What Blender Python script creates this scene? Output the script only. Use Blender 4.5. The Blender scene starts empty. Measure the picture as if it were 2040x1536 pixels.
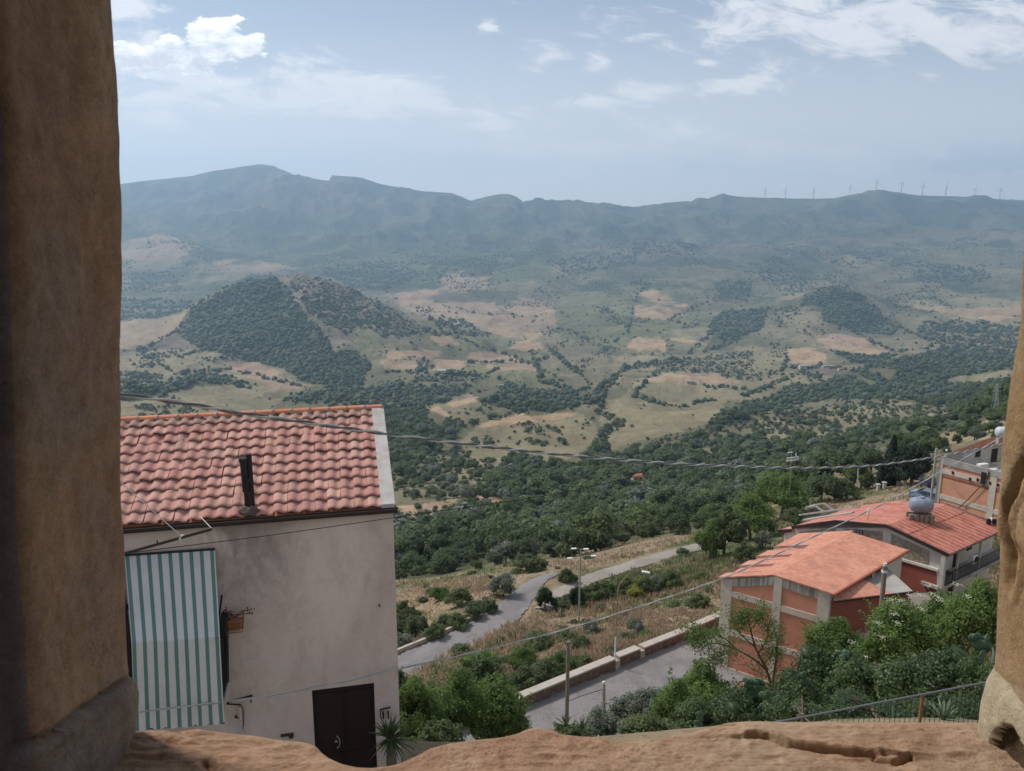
import bpy, bmesh, math, random
import numpy as np
from math import radians, sin, cos, pi, exp, sqrt, atan2
from mathutils import Vector, Matrix
random.seed(7); np.random.seed(7)
sc = bpy.context.scene
COL = sc.collection
# ---------------------------------------------------------------- camera
F, CX, CY, PITCH = 1570.0, 1020.0, 768.0, radians(11.5)
cam = bpy.data.cameras.new('camera'); camo = bpy.data.objects.new('camera', cam); COL.objects.link(camo)
cam.sensor_width = 36; cam.lens = 36 * F / 2040; cam.clip_start = 0.02; cam.clip_end = 60000
camo.location = (0, 0, 0); camo.rotation_euler = (pi / 2 - PITCH, 0, 0)
cam.dof.use_dof = True; cam.dof.focus_distance = 30; cam.dof.aperture_fstop = 20
sc.camera = camo
sc.view_settings.view_transform = 'Standard'; sc.view_settings.look = 'None'
sc.view_settings.gamma = 1; sc.view_settings.use_curve_mapping = False
sc.view_settings.exposure = 0.5
sc.render.engine = 'CYCLES'
sc.cycles.use_denoising = True
sc.cycles.volume_bounces = 1; sc.cycles.max_bounces = 6; sc.cycles.diffuse_bounces = 3
sc.cycles.transparent_max_bounces = 8; sc.cycles.sample_clamp_indirect = 4
# ---------------------------------------------------------------- sun and sky
SUN_EL, SUN_AZ = radians(50), radians(-62)      # azimuth measured from +Y towards +X
sd = Vector((sin(SUN_AZ) * cos(SUN_EL), cos(SUN_AZ) * cos(SUN_EL), sin(SUN_EL)))
sun = bpy.data.lights.new('sun', 'SUN'); suno = bpy.data.objects.new('sun', sun); COL.objects.link(suno)
sun.energy = 2.6; sun.angle = radians(9); sun.color = (1.0, 0.94, 0.86)
suno.rotation_euler = sd.to_track_quat('Z', 'Y').to_euler(); suno.location = (0, 0, 50)

class NT:
    def __init__(s, tree): s.t = tree; s.n = tree.nodes; s.l = tree.links
    def N(s, typ, **kw):
        n = s.n.new(typ)
        ins = kw.pop('ins', {})
        for k, v in kw.items(): setattr(n, k, v)
        for k, v in ins.items():
            if isinstance(v, (bpy.types.NodeSocket,)): s.l.new(v, n.inputs[k])
            else: n.inputs[k].default_value = v
        return n
    def M(s, op, a, b=None, c=None, clamp=False):
        n = s.n.new('ShaderNodeMath'); n.operation = op; n.use_clamp = clamp
        for i, v in enumerate((a, b, c)):
            if v is None: continue
            if isinstance(v, bpy.types.NodeSocket): s.l.new(v, n.inputs[i])
            else: n.inputs[i].default_value = v
        return n.outputs[0]
    def mix(s, f, a, b, mode='MIX'):
        n = s.n.new('ShaderNodeMix'); n.data_type = 'RGBA'; n.blend_type = mode; n.clamp_factor = True
        for k, v in ((0, f), (6, a), (7, b)):
            if isinstance(v, bpy.types.NodeSocket): s.l.new(v, n.inputs[k])
            elif k == 0: n.inputs[k].default_value = v
            else: n.inputs[k].default_value = (*v, 1) if len(v) == 3 else v
        return n.outputs[2]
    def ramp(s, f, stops, interp='LINEAR'):
        n = s.n.new('ShaderNodeValToRGB'); n.color_ramp.interpolation = interp
        e = n.color_ramp.elements
        while len(e) < len(stops): e.new(0.5)
        for i, (p, c) in enumerate(stops):
            e[i].position = p; e[i].color = (c, c, c, 1) if not hasattr(c, '__len__') else (*c, 1)
        s.l.new(f, n.inputs[0]); return n.outputs[0]
    def noise(s, vec, scale, detail=4, rough=0.55, dist=0.0):
        n = s.N('ShaderNodeTexNoise', ins={'Scale': scale, 'Detail': detail, 'Roughness': rough, 'Distortion': dist})
        if vec is not None: s.l.new(vec, n.inputs['Vector'])
        return n.outputs['Fac']
    def link(s, a, b): s.l.new(a, b)

def build_world():
    w = bpy.data.worlds.new('World'); sc.world = w; w.use_nodes = True
    w.node_tree.nodes.clear(); T = NT(w.node_tree)
    out = T.N('ShaderNodeOutputWorld'); bg = T.N('ShaderNodeBackground'); T.link(bg.outputs[0], out.inputs[0])
    sky = T.N('ShaderNodeTexSky', sky_type='NISHITA', sun_disc=False, sun_elevation=SUN_EL, sun_rotation=SUN_AZ,
              altitude=800, air_density=1.0, dust_density=1.6, ozone_density=1.6)
    geo = T.N('ShaderNodeTexCoord'); sep = T.N('ShaderNodeSeparateXYZ', ins={0: geo.outputs['Generated']})
    X, Y, Z = sep.outputs
    Yc = T.M('MAXIMUM', Y, 0.05)
    t = T.M('DIVIDE', X, Yc); s = T.M('DIVIDE', Z, Yc)
    comb = T.N('ShaderNodeCombineXYZ', ins={0: t, 1: T.M('MULTIPLY', s, 2.2), 2: 0.0}).outputs[0]
    n1 = T.noise(comb, 30.0, 12, 0.62, 0.2); n2 = T.noise(comb, 2.2, 5, 0.55)
    comb2 = T.N('ShaderNodeCombineXYZ', ins={0: T.M('MULTIPLY_ADD', s, 6.0, T.M('MULTIPLY', t, 7.0)), 1: T.M('MULTIPLY', s, 19.0), 2: 3.0}).outputs[0]
    n3 = T.noise(comb2, 1.5, 12, 0.66, 0.5)
    def blob(px, py, rx, ry, rot=0.0):
        u = (px - CX) / F; v = (CY - py) / F
        y = cos(PITCH) + v * sin(PITCH); z = -sin(PITCH) + v * cos(PITCH)
        t0, s0 = u / y, z / y; a, b = rx / F, ry / F
        dt = T.M('SUBTRACT', t, t0); ds = T.M('SUBTRACT', s, s0)
        cr, sr = cos(rot), sin(rot)
        p = T.M('MULTIPLY_ADD', dt, cr / a, T.M('MULTIPLY', ds, sr / a))
        q = T.M('MULTIPLY_ADD', dt, -sr / b, T.M('MULTIPLY', ds, cr / b))
        d = T.M('ADD', T.M('MULTIPLY', p, p), T.M('MULTIPLY', q, q))
        return T.M('SUBTRACT', 1.0, T.M('SQRT', d))
    def union(bl):
        r = bl[0]
        for b in bl[1:]: r = T.M('MAXIMUM', r, b)
        return r
    # thin wide sheets
    thin = union([blob(330, 150, 200, 62), blob(640, 185, 330, 55, -.1), blob(250, 230, 110, 60), blob(800, 200, 200, 22, -.12),
                  blob(1700, 40, 420, 85, .05), blob(1560, 130, 190, 45, .45), blob(1760, 85, 200, 40, .1), blob(1180, 330, 420, 62), blob(1350, 285, 130, 45),
                  blob(1600, 320, 330, 40), blob(1290, 190, 90, 26), blob(1200, 125, 45, 22), blob(1930, 70, 200, 60), blob(240, 300, 60, 12),
                  blob(1180, 205, 70, 22), blob(240, 10, 70, 22), blob(970, 48, 26, 16), blob(1480, 160, 110, 22, .35), blob(1405, 127, 40, 12), blob(980, 250, 70, 14), blob(730, 225, 30, 20)])
    m1 = T.M('ADD', T.M('MULTIPLY', thin, 1.15), T.M('MULTIPLY_ADD', n3, 6.0, -2.95))
    m1 = T.N('ShaderNodeMapRange', interpolation_type='SMOOTHSTEP', ins={0: m1, 1: 0.0, 2: 1.15, 3: 0.0, 4: 0.85}).outputs[0]
    puff = union([blob(350, 105, 46, 34), blob(410, 88, 55, 52), blob(450, 78, 50, 44), blob(490, 92, 42, 30), blob(300, 115, 90, 26), blob(250, 120, 60, 36),
                  blob(1930, 318, 70, 34), blob(2005, 312, 55, 34)])
    m2 = T.M('ADD', puff, T.M('MULTIPLY_ADD', n1, 3.0, -1.5))
    m2 = T.N('ShaderNodeMapRange', interpolation_type='SMOOTHSTEP', ins={0: m2, 1: 0.02, 2: 0.30, 3: 0.0, 4: 0.93}).outputs[0]
    # general scattered cloud away from the view
    far = T.N('ShaderNodeMapRange', ins={0: T.noise(geo.outputs['Generated'], 2.6, 7, 0.6), 1: 0.48, 2: 0.62, 3: 0.0, 4: 0.8}).outputs[0]
    back = T.N('ShaderNodeMapRange', ins={0: Y, 1: 0.55, 2: 0.35, 3: 0.0, 4: 1.0}).outputs[0]
    far = T.M('MULTIPLY', far, back)
    base_sky = T.mix(0.42, sky.outputs[0], (5.2, 5.6, 6.1))          # thin high veil over the blue
    lowv = T.N('ShaderNodeMapRange', interpolation_type='SMOOTHSTEP', ins={0: s, 1: 0.30, 2: 0.0, 3: 0.0, 4: 0.75}).outputs[0]
    base_sky = T.mix(lowv, base_sky, (10.8, 10.8, 10.8))
    k = T.mix(T.noise(comb, 16, 4, 0.6), (8.2, 8.3, 8.8), (10.6, 10.4, 10.2))
    c1 = T.mix(m1, base_sky, k)
    bright = T.N('ShaderNodeMapRange', ins={0: T.M('ADD', s, T.M('MULTIPLY_ADD', n1, 0.26, -.11)), 1: 0.20, 2: 0.275, 3: 0.0, 4: 1.0}).outputs[0]
    c2 = T.mix(m2, c1, T.mix(bright, (7.6, 7.9, 8.6), (14.5, 14.3, 14.0)))
    c3 = T.mix(far, c2, (8.2, 8.2, 8.3))
    T.link(c3, bg.inputs[0]); bg.inputs[1].default_value = 0.076
build_world()

# ---------------------------------------------------------------- helpers
CP, SP = cos(PITCH), sin(PITCH)
def ray(px, py):
    u = (px - CX) / F; v = (CY - py) / F
    return np.array([u, CP + v * SP, -SP + v * CP])
def atY(px, py, y): d = ray(px, py); return Vector(d * (y / d[1]))
def atZ(px, py, z): d = ray(px, py); return Vector(d * (z / d[2]))
def on_plane(px, py, p0, n):
    d = Vector(ray(px, py)); return d * (Vector(p0).dot(n) / d.dot(n))
def sval(py, px=CX): d = ray(px, py); return d[2] / d[1]
def proj(x, y, z):
    dep = y * CP - z * SP
    dep = np.where(np.abs(dep) < 1e-6, 1e-6, dep)
    up = y * SP + z * CP
    return CX + F * x / dep, CY - F * up / dep

def setp(o, label=None, cat=None, group=None, kind=None):
    if label: o['label'] = label
    if cat: o['category'] = cat
    if group: o['group'] = group
    if kind: o['kind'] = kind
    return o
def empty(name, loc, label, cat, group=None, rz=0.0):
    o = bpy.data.objects.new(name, None); COL.objects.link(o); o.location = loc; o.rotation_euler = (0, 0, rz)
    o.empty_display_size = 0.3
    return setp(o, label, cat, group)
def np_mesh(name, V, Fc, mats=None, mat_idx=None, smooth=False, attrs=None):
    """V (n,3) array; Fc (m,k) int array or list of such arrays"""
    me = bpy.data.meshes.new(name)
    V = np.asarray(V, dtype=np.float32)
    if not isinstance(Fc, list): Fc = [Fc]
    Fc = [np.asarray(f, dtype=np.int32) for f in Fc if len(f)]
    me.vertices.add(len(V)); me.vertices.foreach_set('co', V.ravel())
    nl = sum(f.size for f in Fc); npoly = sum(len(f) for f in Fc)
    me.loops.add(nl); me.loops.foreach_set('vertex_index', np.concatenate([f.ravel() for f in Fc]))
    starts = []; o = 0
    for f in Fc:
        starts.append(o + np.arange(len(f)) * f.shape[1]); o += f.size
    me.polygons.add(npoly); me.polygons.foreach_set('loop_start', np.concatenate(starts).astype(np.int32))
    if mat_idx is not None: me.polygons.foreach_set('material_index', np.asarray(mat_idx, dtype=np.int32))
    if smooth: me.polygons.foreach_set('use_smooth', np.ones(npoly, dtype=bool))
    for m in (mats or []): me.materials.append(m)
    if attrs:
        for k, a in attrs.items():
            a = np.asarray(a, dtype=np.float32)
            if a.ndim == 1:
                at = me.attributes.new(k, 'FLOAT', 'POINT'); at.data.foreach_set('value', a)
            else:
                if a.shape[1] == 3: a = np.concatenate([a, np.ones((len(a), 1), np.float32)], 1)
                at = me.attributes.new(k, 'FLOAT_COLOR', 'POINT'); at.data.foreach_set('color', a.ravel())
    me.update(calc_edges=True)
    return me
def link(name, me, parent=None, loc=None, label=None, cat=None, group=None, kind=None):
    o = bpy.data.objects.new(name, me); COL.objects.link(o)
    if parent is not None:
        o.parent = parent
        if loc is None: o.matrix_parent_inverse = Matrix.Identity(4)
    if loc is not None: o.location = loc
    return setp(o, label, cat, group, kind)

class MB:
    """collects shapes into one mesh; coordinates are world (or local when off is given)"""
    def __init__(s): s.v = []; s.f = []; s.m = []; s.tint = []
    def add(s, vs, fs, mi=0, tint=0.5):
        b = len(s.v); s.v += [tuple(v) for v in vs]; s.f += [tuple(i + b for i in f) for f in fs]; s.m += [mi] * len(fs); s.tint += [tint] * len(vs)
        return s
    def hexa(s, p, mi=0, tint=0.5):   # p: 8 points, bottom 4 ccw, top 4 ccw
        return s.add(p, [(3, 2, 1, 0), (4, 5, 6, 7), (0, 1, 5, 4), (1, 2, 6, 5), (2, 3, 7, 6), (3, 0, 4, 7)], mi, tint)
    def box(s, c, size, rz=0.0, mi=0, tint=0.5, M=None):
        hx, hy, hz = size[0] / 2, size[1] / 2, size[2] / 2
        pts = [(-hx, -hy, -hz), (hx, -hy, -hz), (hx, hy, -hz), (-hx, hy, -hz), (-hx, -hy, hz), (hx, -hy, hz), (hx, hy, hz), (-hx, hy, hz)]
        R = M if M is not None else Matrix.Rotation(rz, 3, 'Z')
        return s.hexa([Vector(c) + R @ Vector(p) for p in pts], mi, tint)
    def prism(s, poly, z0, z1, mi=0):   # vertical extrusion of a plan polygon (ccw); z may be lists
        n = len(poly); g = lambda z, i: z[i] if hasattr(z, '__len__') else z
        vs = [(p[0], p[1], g(z0, i)) for i, p in enumerate(poly)] + [(p[0], p[1], g(z1, i)) for i, p in enumerate(poly)]
        fs = [tuple(range(n - 1, -1, -1)), tuple(range(n, 2 * n))] + [(i, (i + 1) % n, n + (i + 1) % n, n + i) for i in range(n)]
        return s.add(vs, fs, mi)
    def slab(s, poly, th, mi=0):        # 3d polygon thickened downward by th
        n = len(poly); vs = [tuple(p) for p in poly] + [(p[0], p[1], p[2] - th) for p in poly]
        fs = [tuple(range(n)), tuple(range(2 * n - 1, n - 1, -1))] + [(i, n + i, n + (i + 1) % n, (i + 1) % n) for i in range(n)]
        return s.add(vs, fs, mi)
    def tube(s, path, r, seg=8, mi=0, cap=True, tint=0.5):
        P = [Vector(p) for p in path]; n = len(P); rs = r if hasattr(r, '__len__') else [r] * n
        vs = []; up = None
        for i, p in enumerate(P):
            d = (P[min(i + 1, n - 1)] - P[max(i - 1, 0)]).normalized()
            if up is None: up = Vector((0, 0, 1)) if abs(d.z) < .9 else Vector((1, 0, 0))
            a = d.cross(up)
            if a.length < 1e-4: a = d.cross(Vector((0, 1, 0.1)))
            a.normalize(); b = a.cross(d).normalized(); up = b
            for k in range(seg):
                an = 2 * pi * k / seg; vs.append(p + (a * cos(an) + b * sin(an)) * rs[i])
        fs = [(i * seg + k, i * seg + (k + 1) % seg, (i + 1) * seg + (k + 1) % seg, (i + 1) * seg + k) for i in range(n - 1) for k in range(seg)]
        if cap: fs += [tuple(range(seg - 1, -1, -1)), tuple((n - 1) * seg + k for k in range(seg))]
        return s.add(vs, fs, mi, tint)
    def bar(s, a, b, w, h, mi=0, up=(0, 0, 1)):
        a, b = Vector(a), Vector(b); d = (b - a); L = d.length; d.normalize(); u = Vector(up)
        sd_ = d.cross(u).normalized() if abs(d.dot(u)) < .999 else Vector((1, 0, 0)); u = sd_.cross(d).normalized()
        sw, uh = sd_ * w / 2, u * h / 2
        p = [a - sw - uh, a + sw - uh, b + sw - uh, b - sw - uh, a - sw + uh, a + sw + uh, b + sw + uh, b - sw + uh]
        return s.hexa(p, mi)
    def lathe(s, c, prof, seg=16, mi=0, tint=0.5, axis=None):
        vs = []; R = axis or Matrix.Identity(3)
        for (r, z) in prof:
            for k in range(seg): an = 2 * pi * k / seg; vs.append(Vector(c) + R @ Vector((r * cos(an), r * sin(an), z)))
        n = len(prof)
        fs = [(i * seg + k, i * seg + (k + 1) % seg, (i + 1) * seg + (k + 1) % seg, (i + 1) * seg + k) for i in range(n - 1) for k in range(seg)]
        fs += [tuple(range(seg - 1, -1, -1)), tuple((n - 1) * seg + k for k in range(seg))]
        return s.add(vs, fs, mi, tint)
    def build(s, name, mats, parent=None, smooth=False, bevel=0.0, **kw):
        me = bpy.data.meshes.new(name)
        off = Vector((0, 0, 0))
        if parent is not None: off = Vector(parent.location) if parent.parent is None else Vector(parent.parent.location)
        me.from_pydata([tuple(Vector(v) - off) for v in s.v], [], s.f)
        mats = mats if isinstance(mats, (list, tuple)) else [mats]
        for m in mats: me.materials.append(m)
        me.polygons.foreach_set('material_index', s.m)
        if smooth: me.polygons.foreach_set('use_smooth', [True] * len(s.f))
        at = me.attributes.new('tint', 'FLOAT', 'POINT'); at.data.foreach_set('value', s.tint)
        me.update()
        if bevel:
            bm = bmesh.new(); bm.from_mesh(me)
            bmesh.ops.bevel(bm, geom=[e for e in bm.edges if e.is_manifold and e.calc_face_angle(0) > .5], offset=bevel, segments=1, affect='EDGES')
            bm.to_mesh(me); bm.free()
        if parent is None and not kw.get('keep', False):
            # put the origin at the base centre of a top-level mesh
            co = np.array([v.co[:] for v in me.vertices]); c = Vector(((co[:, 0].min() + co[:, 0].max()) / 2, (co[:, 1].min() + co[:, 1].max()) / 2, co[:, 2].min()))
            me.transform(Matrix.Translation(-c)); kw.pop('keep', None)
            return link(name, me, None, c, **kw)
        kw.pop('keep', None)
        return link(name, me, parent, **kw)
def obj_copy(o, parent=None):
    c = o.copy(); COL.objects.link(c)
    if parent is not None: c.parent = parent
    for ch in list(o.children): obj_copy(ch, c)
    return c

# value noise
_G = np.random.RandomState(11).rand(256, 256)
def vnoise(x, y):
    xi = np.floor(x).astype(int); yi = np.floor(y).astype(int); fx = x - xi; fy = y - yi
    fx = fx * fx * fx * (fx * (fx * 6 - 15) + 10); fy = fy * fy * fy * (fy * (fy * 6 - 15) + 10)
    a = _G[xi & 255, yi & 255]; b = _G[(xi + 1) & 255, yi & 255]; c = _G[xi & 255, (yi + 1) & 255]; d = _G[(xi + 1) & 255, (yi + 1) & 255]
    return (a + (b - a) * fx) * (1 - fy) + (c + (d - c) * fx) * fy - 0.5
def fbm(x, y, o=5, g=0.5, l=2.03):
    r = 0; a = 1
    for i in range(o): r = r + a * vnoise(x + 17.3 * i, y - 9.1 * i); x = x * l; y = y * l; a *= g
    return r
def ridged(x, y, o=5):
    r = 0; a = 1
    for i in range(o): r = r + a * (0.5 - np.abs(vnoise(x + 31.7 * i, y + 5.3 * i)) * 2); x = x * 2.1; y = y * 2.1; a *= .5
    return r
def sstep(x): x = np.clip(x, 0, 1); return x * x * (3 - 2 * x)
# ---------------------------------------------------------------- materials
def new_mat(name):
    m = bpy.data.materials.new(name); m.use_nodes = True; m.node_tree.nodes.clear()
    T = NT(m.node_tree); out = T.N('ShaderNodeOutputMaterial'); b = T.N('ShaderNodeBsdfPrincipled')
    T.link(b.outputs[0], out.inputs[0]); b.inputs['Specular IOR Level'].default_value = 0.25
    return m, T, b, out
def bump(T, b, h, strength=0.4, dist=0.01):
    n = T.N('ShaderNodeBump', ins={'Height': h, 'Strength': strength, 'Distance': dist}); T.link(n.outputs[0], b.inputs['Normal'])
def simple(name, c, rough=0.7, var=0.25, scale=3.0, metal=0.0, bmp=0.0, bscale=40, dark=None, spec=0.25):
    """base colour with two-scale natural variation and optional worn patches"""
    m, T, b, out = new_mat(name)
    co = T.N('ShaderNodeTexCoord').outputs['Object']
    n = T.noise(co, scale, 6, 0.6); n2 = T.noise(co, scale * 7, 4, 0.6)
    f = T.M('ADD', T.M('MULTIPLY', n, 0.65), T.M('MULTIPLY', n2, 0.35))
    lo = tuple(x * (1 - var) for x in c); hi = tuple(min(1, x * (1 + var)) for x in c)
    col = T.mix(T.ramp(f, [(0.3, 0.0), (0.7, 1.0)]), lo, hi)
    if dark is not None:
        dn = T.noise(co, scale * 0.7, 7, 0.65, 0.4)
        col = T.mix(T.ramp(dn, [(0.52, 0.0), (0.68, 0.8)]), col, dark)
    T.link(col, b.inputs['Base Color']); b.inputs['Roughness'].default_value = rough; b.inputs['Metallic'].default_value = metal
    b.inputs['Specular IOR Level'].default_value = spec
    if bmp: bump(T, b, T.noise(co, bscale, 5, 0.6), bmp, 0.02)
    return m
def leafmat(name, dark, light, trans=0.35, rough=0.6):
    m, T, b, out = new_mat(name)
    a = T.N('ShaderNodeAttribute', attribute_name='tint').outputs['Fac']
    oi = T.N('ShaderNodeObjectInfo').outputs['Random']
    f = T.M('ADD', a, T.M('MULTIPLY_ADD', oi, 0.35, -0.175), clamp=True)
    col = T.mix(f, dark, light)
    T.link(col, b.inputs['Base Color']); b.inputs['Roughness'].default_value = rough
    tr = T.N('ShaderNodeBsdfTranslucent'); T.link(T.mix(0.5, col, tuple(min(1, x * 1.6) for x in light)), tr.inputs[0])
    mx = T.N('ShaderNodeMixShader', ins={0: trans, 1: b.outputs[0], 2: tr.outputs[0]}); T.link(mx.outputs[0], out.inputs[0])
    return m
M_ = {}
M_['wood_dark'] = leafmat('leaf_dark', (.045, .067, .031), (.125, .162, .072), .34)
M_['wood_mid'] = leafmat('leaf_mid', (.055, .082, .032), (.150, .190, .075), .37)
M_['wood_grey'] = leafmat('leaf_grey', (.085, .105, .075), (.18, .20, .15), .25)
M_['leaf_bright'] = leafmat('leaf_bright', (.050, .090, .022), (.170, .240, .065), .4)
M_['leaf_ivy'] = leafmat('leaf_ivy', (.024, .045, .015), (.105, .150, .052), .25, .45)
M_['leaf_pine'] = leafmat('leaf_pine', (.010, .026, .010), (.035, .065, .022), .15)
M_['leaf_cypress'] = leafmat('leaf_cypress', (.006, .014, .008), (.022, .036, .016), .08)
M_['leaf_yellow'] = leafmat('leaf_yellow', (.12, .14, .02), (.30, .30, .05), .35)
M_['grass_dry'] = leafmat('grass_dry', (.20, .145, .095), (.46, .35, .235), .35, .8)
M_['grass_green'] = leafmat('grass_green', (.07, .095, .035), (.20, .22, .09), .35, .8)
M_['cactus'] = simple('cactus_skin', (.075, .125, .075), .55, .3, 6, bmp=.2, bscale=30)
M_['flower'] = simple('blossom', (.72, .70, .58), .7, .1)
M_['bark'] = simple('bark', (.13, .10, .075), .9, .4, 8, bmp=.6, bscale=25)
M_['pole_wood'] = simple('weathered_pole', (.20, .17, .14), .85, .3, 6, bmp=.4, bscale=20)
M_['steel'] = simple('galvanised_steel', (.42, .44, .44), .45, .12, 6, metal=.6)
M_['white_metal'] = simple('white_metal', (.72, .73, .72), .4, .08, 6)
M_['dark_metal'] = simple('dark_metal', (.022, .019, .018), .5, .3, 5)
M_['rust'] = simple('rusty_metal', (.20, .10, .055), .85, .4, 9, bmp=.3)
M_['concrete'] = simple('concrete', (.34, .32, .29), .9, .22, 1.2, bmp=.3, bscale=18, dark=(.17, .16, .145))
def streaked():
    m, T, b, out = new_mat('streaked_concrete'); co = T.N('ShaderNodeTexCoord').outputs['Object']
    st = T.N('ShaderNodeVectorMath', operation='MULTIPLY', ins={0: co, 1: (4.5, 4.5, .35)}).outputs[0]
    n = T.noise(st, 1.0, 7, .65, .2); n2 = T.noise(co, 3, 6, .65)
    col = T.mix(T.ramp(n, [(.40, 0.), (.60, 1.)]), (.17, .16, .145), (.44, .41, .36)); col = T.mix(T.ramp(n2, [(.45, 0.), (.7, .5)]), col, (.30, .28, .25))
    T.link(col, b.inputs['Base Color']); b.inputs['Roughness'].default_value = .95; return m
M_['streaked'] = streaked()
M_['cement_pale'] = simple('pale_concrete', (.50, .47, .43), .9, .16, 1.0, bmp=.2, bscale=14, dark=(.28, .26, .24))
M_['cable'] = simple('cable_grey', (.30, .31, .31), .55, .2, 20)
M_['cable_dark'] = simple('cable_dark', (.035, .033, .03), .6, .2, 20)
M_['rope'] = simple('cord_white', (.62, .60, .57), .8, .1, 20)
M_['insulator'] = simple('porcelain', (.65, .64, .60), .3, .1)
M_['glass_dark'] = simple('window_glass', (.02, .024, .028), .12, .2, spec=.6)
M_['plaster_cream'] = simple('cream_plaster', (.62, .57, .50), .9, .08, .8, dark=(.45, .41, .36))
M_['plaster_white'] = simple('white_plaster', (.70, .66, .60), .9, .07, .8, dark=(.50, .46, .42))
M_['red_plaster'] = simple('terracotta_plaster', (.53, .235, .16), .9, .16, .8, bmp=.15, bscale=20, dark=(.40, .13, .08))
M_['red_dark'] = simple('dark_red_plaster', (.30, .095, .07), .9, .15, .7, dark=(.21, .07, .055))
M_['car_paint'] = simple('car_paint', (.16, .20, .27), .25, .05, spec=.6)
M_['rubber'] = simple('rubber', (.02, .02, .02), .8, .1)
M_['terracotta'] = simple('terracotta', (.42, .17, .085), .85, .2, 12)

# sheet of terrain: painted land cover + vegetation speckle and soil variation
def ground_mat():
    m, T, b, out = new_mat('land')
    cov = T.N('ShaderNodeAttribute', attribute_name='cover').outputs['Color']
    scr = T.N('ShaderNodeAttribute', attribute_name='scrub').outputs['Fac']
    geo = T.N('ShaderNodeTexCoord').outputs['Object']
    n_big = T.noise(geo, 0.0045, 6, 0.6); n_mid = T.noise(geo, 0.03, 6, 0.62); n_f = T.noise(geo, 0.35, 5, 0.65); n_ff = T.noise(geo, 3.0, 5, 0.65)
    v = T.M('ADD', T.M('MULTIPLY', n_mid, 0.5), T.M('MULTIPLY', n_f, 0.5))
    v = T.M('ADD', T.M('MULTIPLY', v, 0.7), T.M('MULTIPLY', n_ff, 0.3))
    c = T.mix(T.ramp(v, [(0.38, 0.0), (0.64, 1.0)]), T.mix(1.0, cov, (.72, .74, .70), 'MULTIPLY'), T.mix(1.0, cov, (1.22, 1.17, 1.12), 'MULTIPLY'))
    # low bushes as dark specks, about 8 m and 20 m apart, where the scrub attribute allows them
    vo = T.N('ShaderNodeTexVoronoi', ins={'Scale': 0.055, 'Randomness': 1.0}); T.link(geo, vo.inputs['Vector'])
    vo2 = T.N('ShaderNodeTexVoronoi', ins={'Scale': 0.13, 'Randomness': 1.0}); T.link(geo, vo2.inputs['Vector'])
    thr = T.M('MULTIPLY', scr, T.M('MULTIPLY_ADD', n_big, 1.5, -0.2))
    a = T.M('LESS_THAN', vo.outputs['Distance'], T.M('MULTIPLY', thr, 0.62))
    a2 = T.M('LESS_THAN', vo2.outputs['Distance'], T.M('MULTIPLY', thr, 0.62))
    c = T.mix(T.M('MAXIMUM', a, T.M('MULTIPLY', a2, .8)), c, T.mix(T.N('ShaderNodeSeparateColor', ins={0: vo.outputs['Color']}).outputs[0], (.035, .055, .022), (.075, .10, .045)))
    vo3 = T.N('ShaderNodeTexVoronoi', ins={'Scale': 0.30, 'Randomness': 1.0}); T.link(geo, vo3.inputs['Vector'])
    a3 = T.M('LESS_THAN', vo3.outputs['Distance'], T.M('MULTIPLY', T.M('MULTIPLY', thr, 1.2), T.M('ADD', n_mid, .1)))
    c = T.mix(T.M('MULTIPLY', a3, .65), c, (.07, .085, .045))
    T.link(c, b.inputs['Base Color']); b.inputs['Roughness'].default_value = 0.95; b.inputs['Specular IOR Level'].default_value = 0.05
    bump(T, b, T.M('ADD', T.M('MULTIPLY', n_mid, 8.0), T.M('ADD', T.M('MULTIPLY', n_f, 1.2), T.M('MULTIPLY', n_ff, .12))), 0.8, 1.0)
    return m
M_['land'] = ground_mat()
def asphalt_mat(name, c, c2):
    m, T, b, out = new_mat(name); co = T.N('ShaderNodeTexCoord').outputs['Object']
    n = T.noise(co, .35, 6, .6); n2 = T.noise(co, 6, 5, .6); n3 = T.noise(co, 90, 2, .5)
    f = T.M('ADD', T.M('MULTIPLY', n, .6), T.M('MULTIPLY', n2, .4))
    col = T.mix(T.ramp(f, [(.35, 0.), (.65, 1.)]), c, c2)
    col = T.mix(T.ramp(n3, [(.45, 0.), (.7, .25)]), col, tuple(x * .6 for x in c))
    pt = T.noise(co, .16, 6, .7, 1.5); col = T.mix(T.ramp(pt, [(.5, 0.), (.53, .4)]), col, tuple(x * .74 for x in c))
    ck = T.N('ShaderNodeTexNoise', ins={'Scale': .55, 'Detail': 9.0, 'Roughness': .62, 'Distortion': .8}); T.link(co, ck.inputs['Vector'])
    col = T.mix(T.M('MULTIPLY', T.M('LESS_THAN', T.M('ABSOLUTE', T.M('SUBTRACT', ck.outputs['Fac'], .5)), .0045), .55), col, tuple(x * .4 for x in c))
    T.link(col, b.inputs['Base Color']); b.inputs['Roughness'].default_value = .9
    bump(T, b, n3, .3, .01); return m
M_['asphalt'] = asphalt_mat('asphalt', (.20, .185, .18), (.27, .25, .245))
M_['track'] = asphalt_mat('dirt_track', (.27, .235, .20), (.37, .33, .29))
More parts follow.
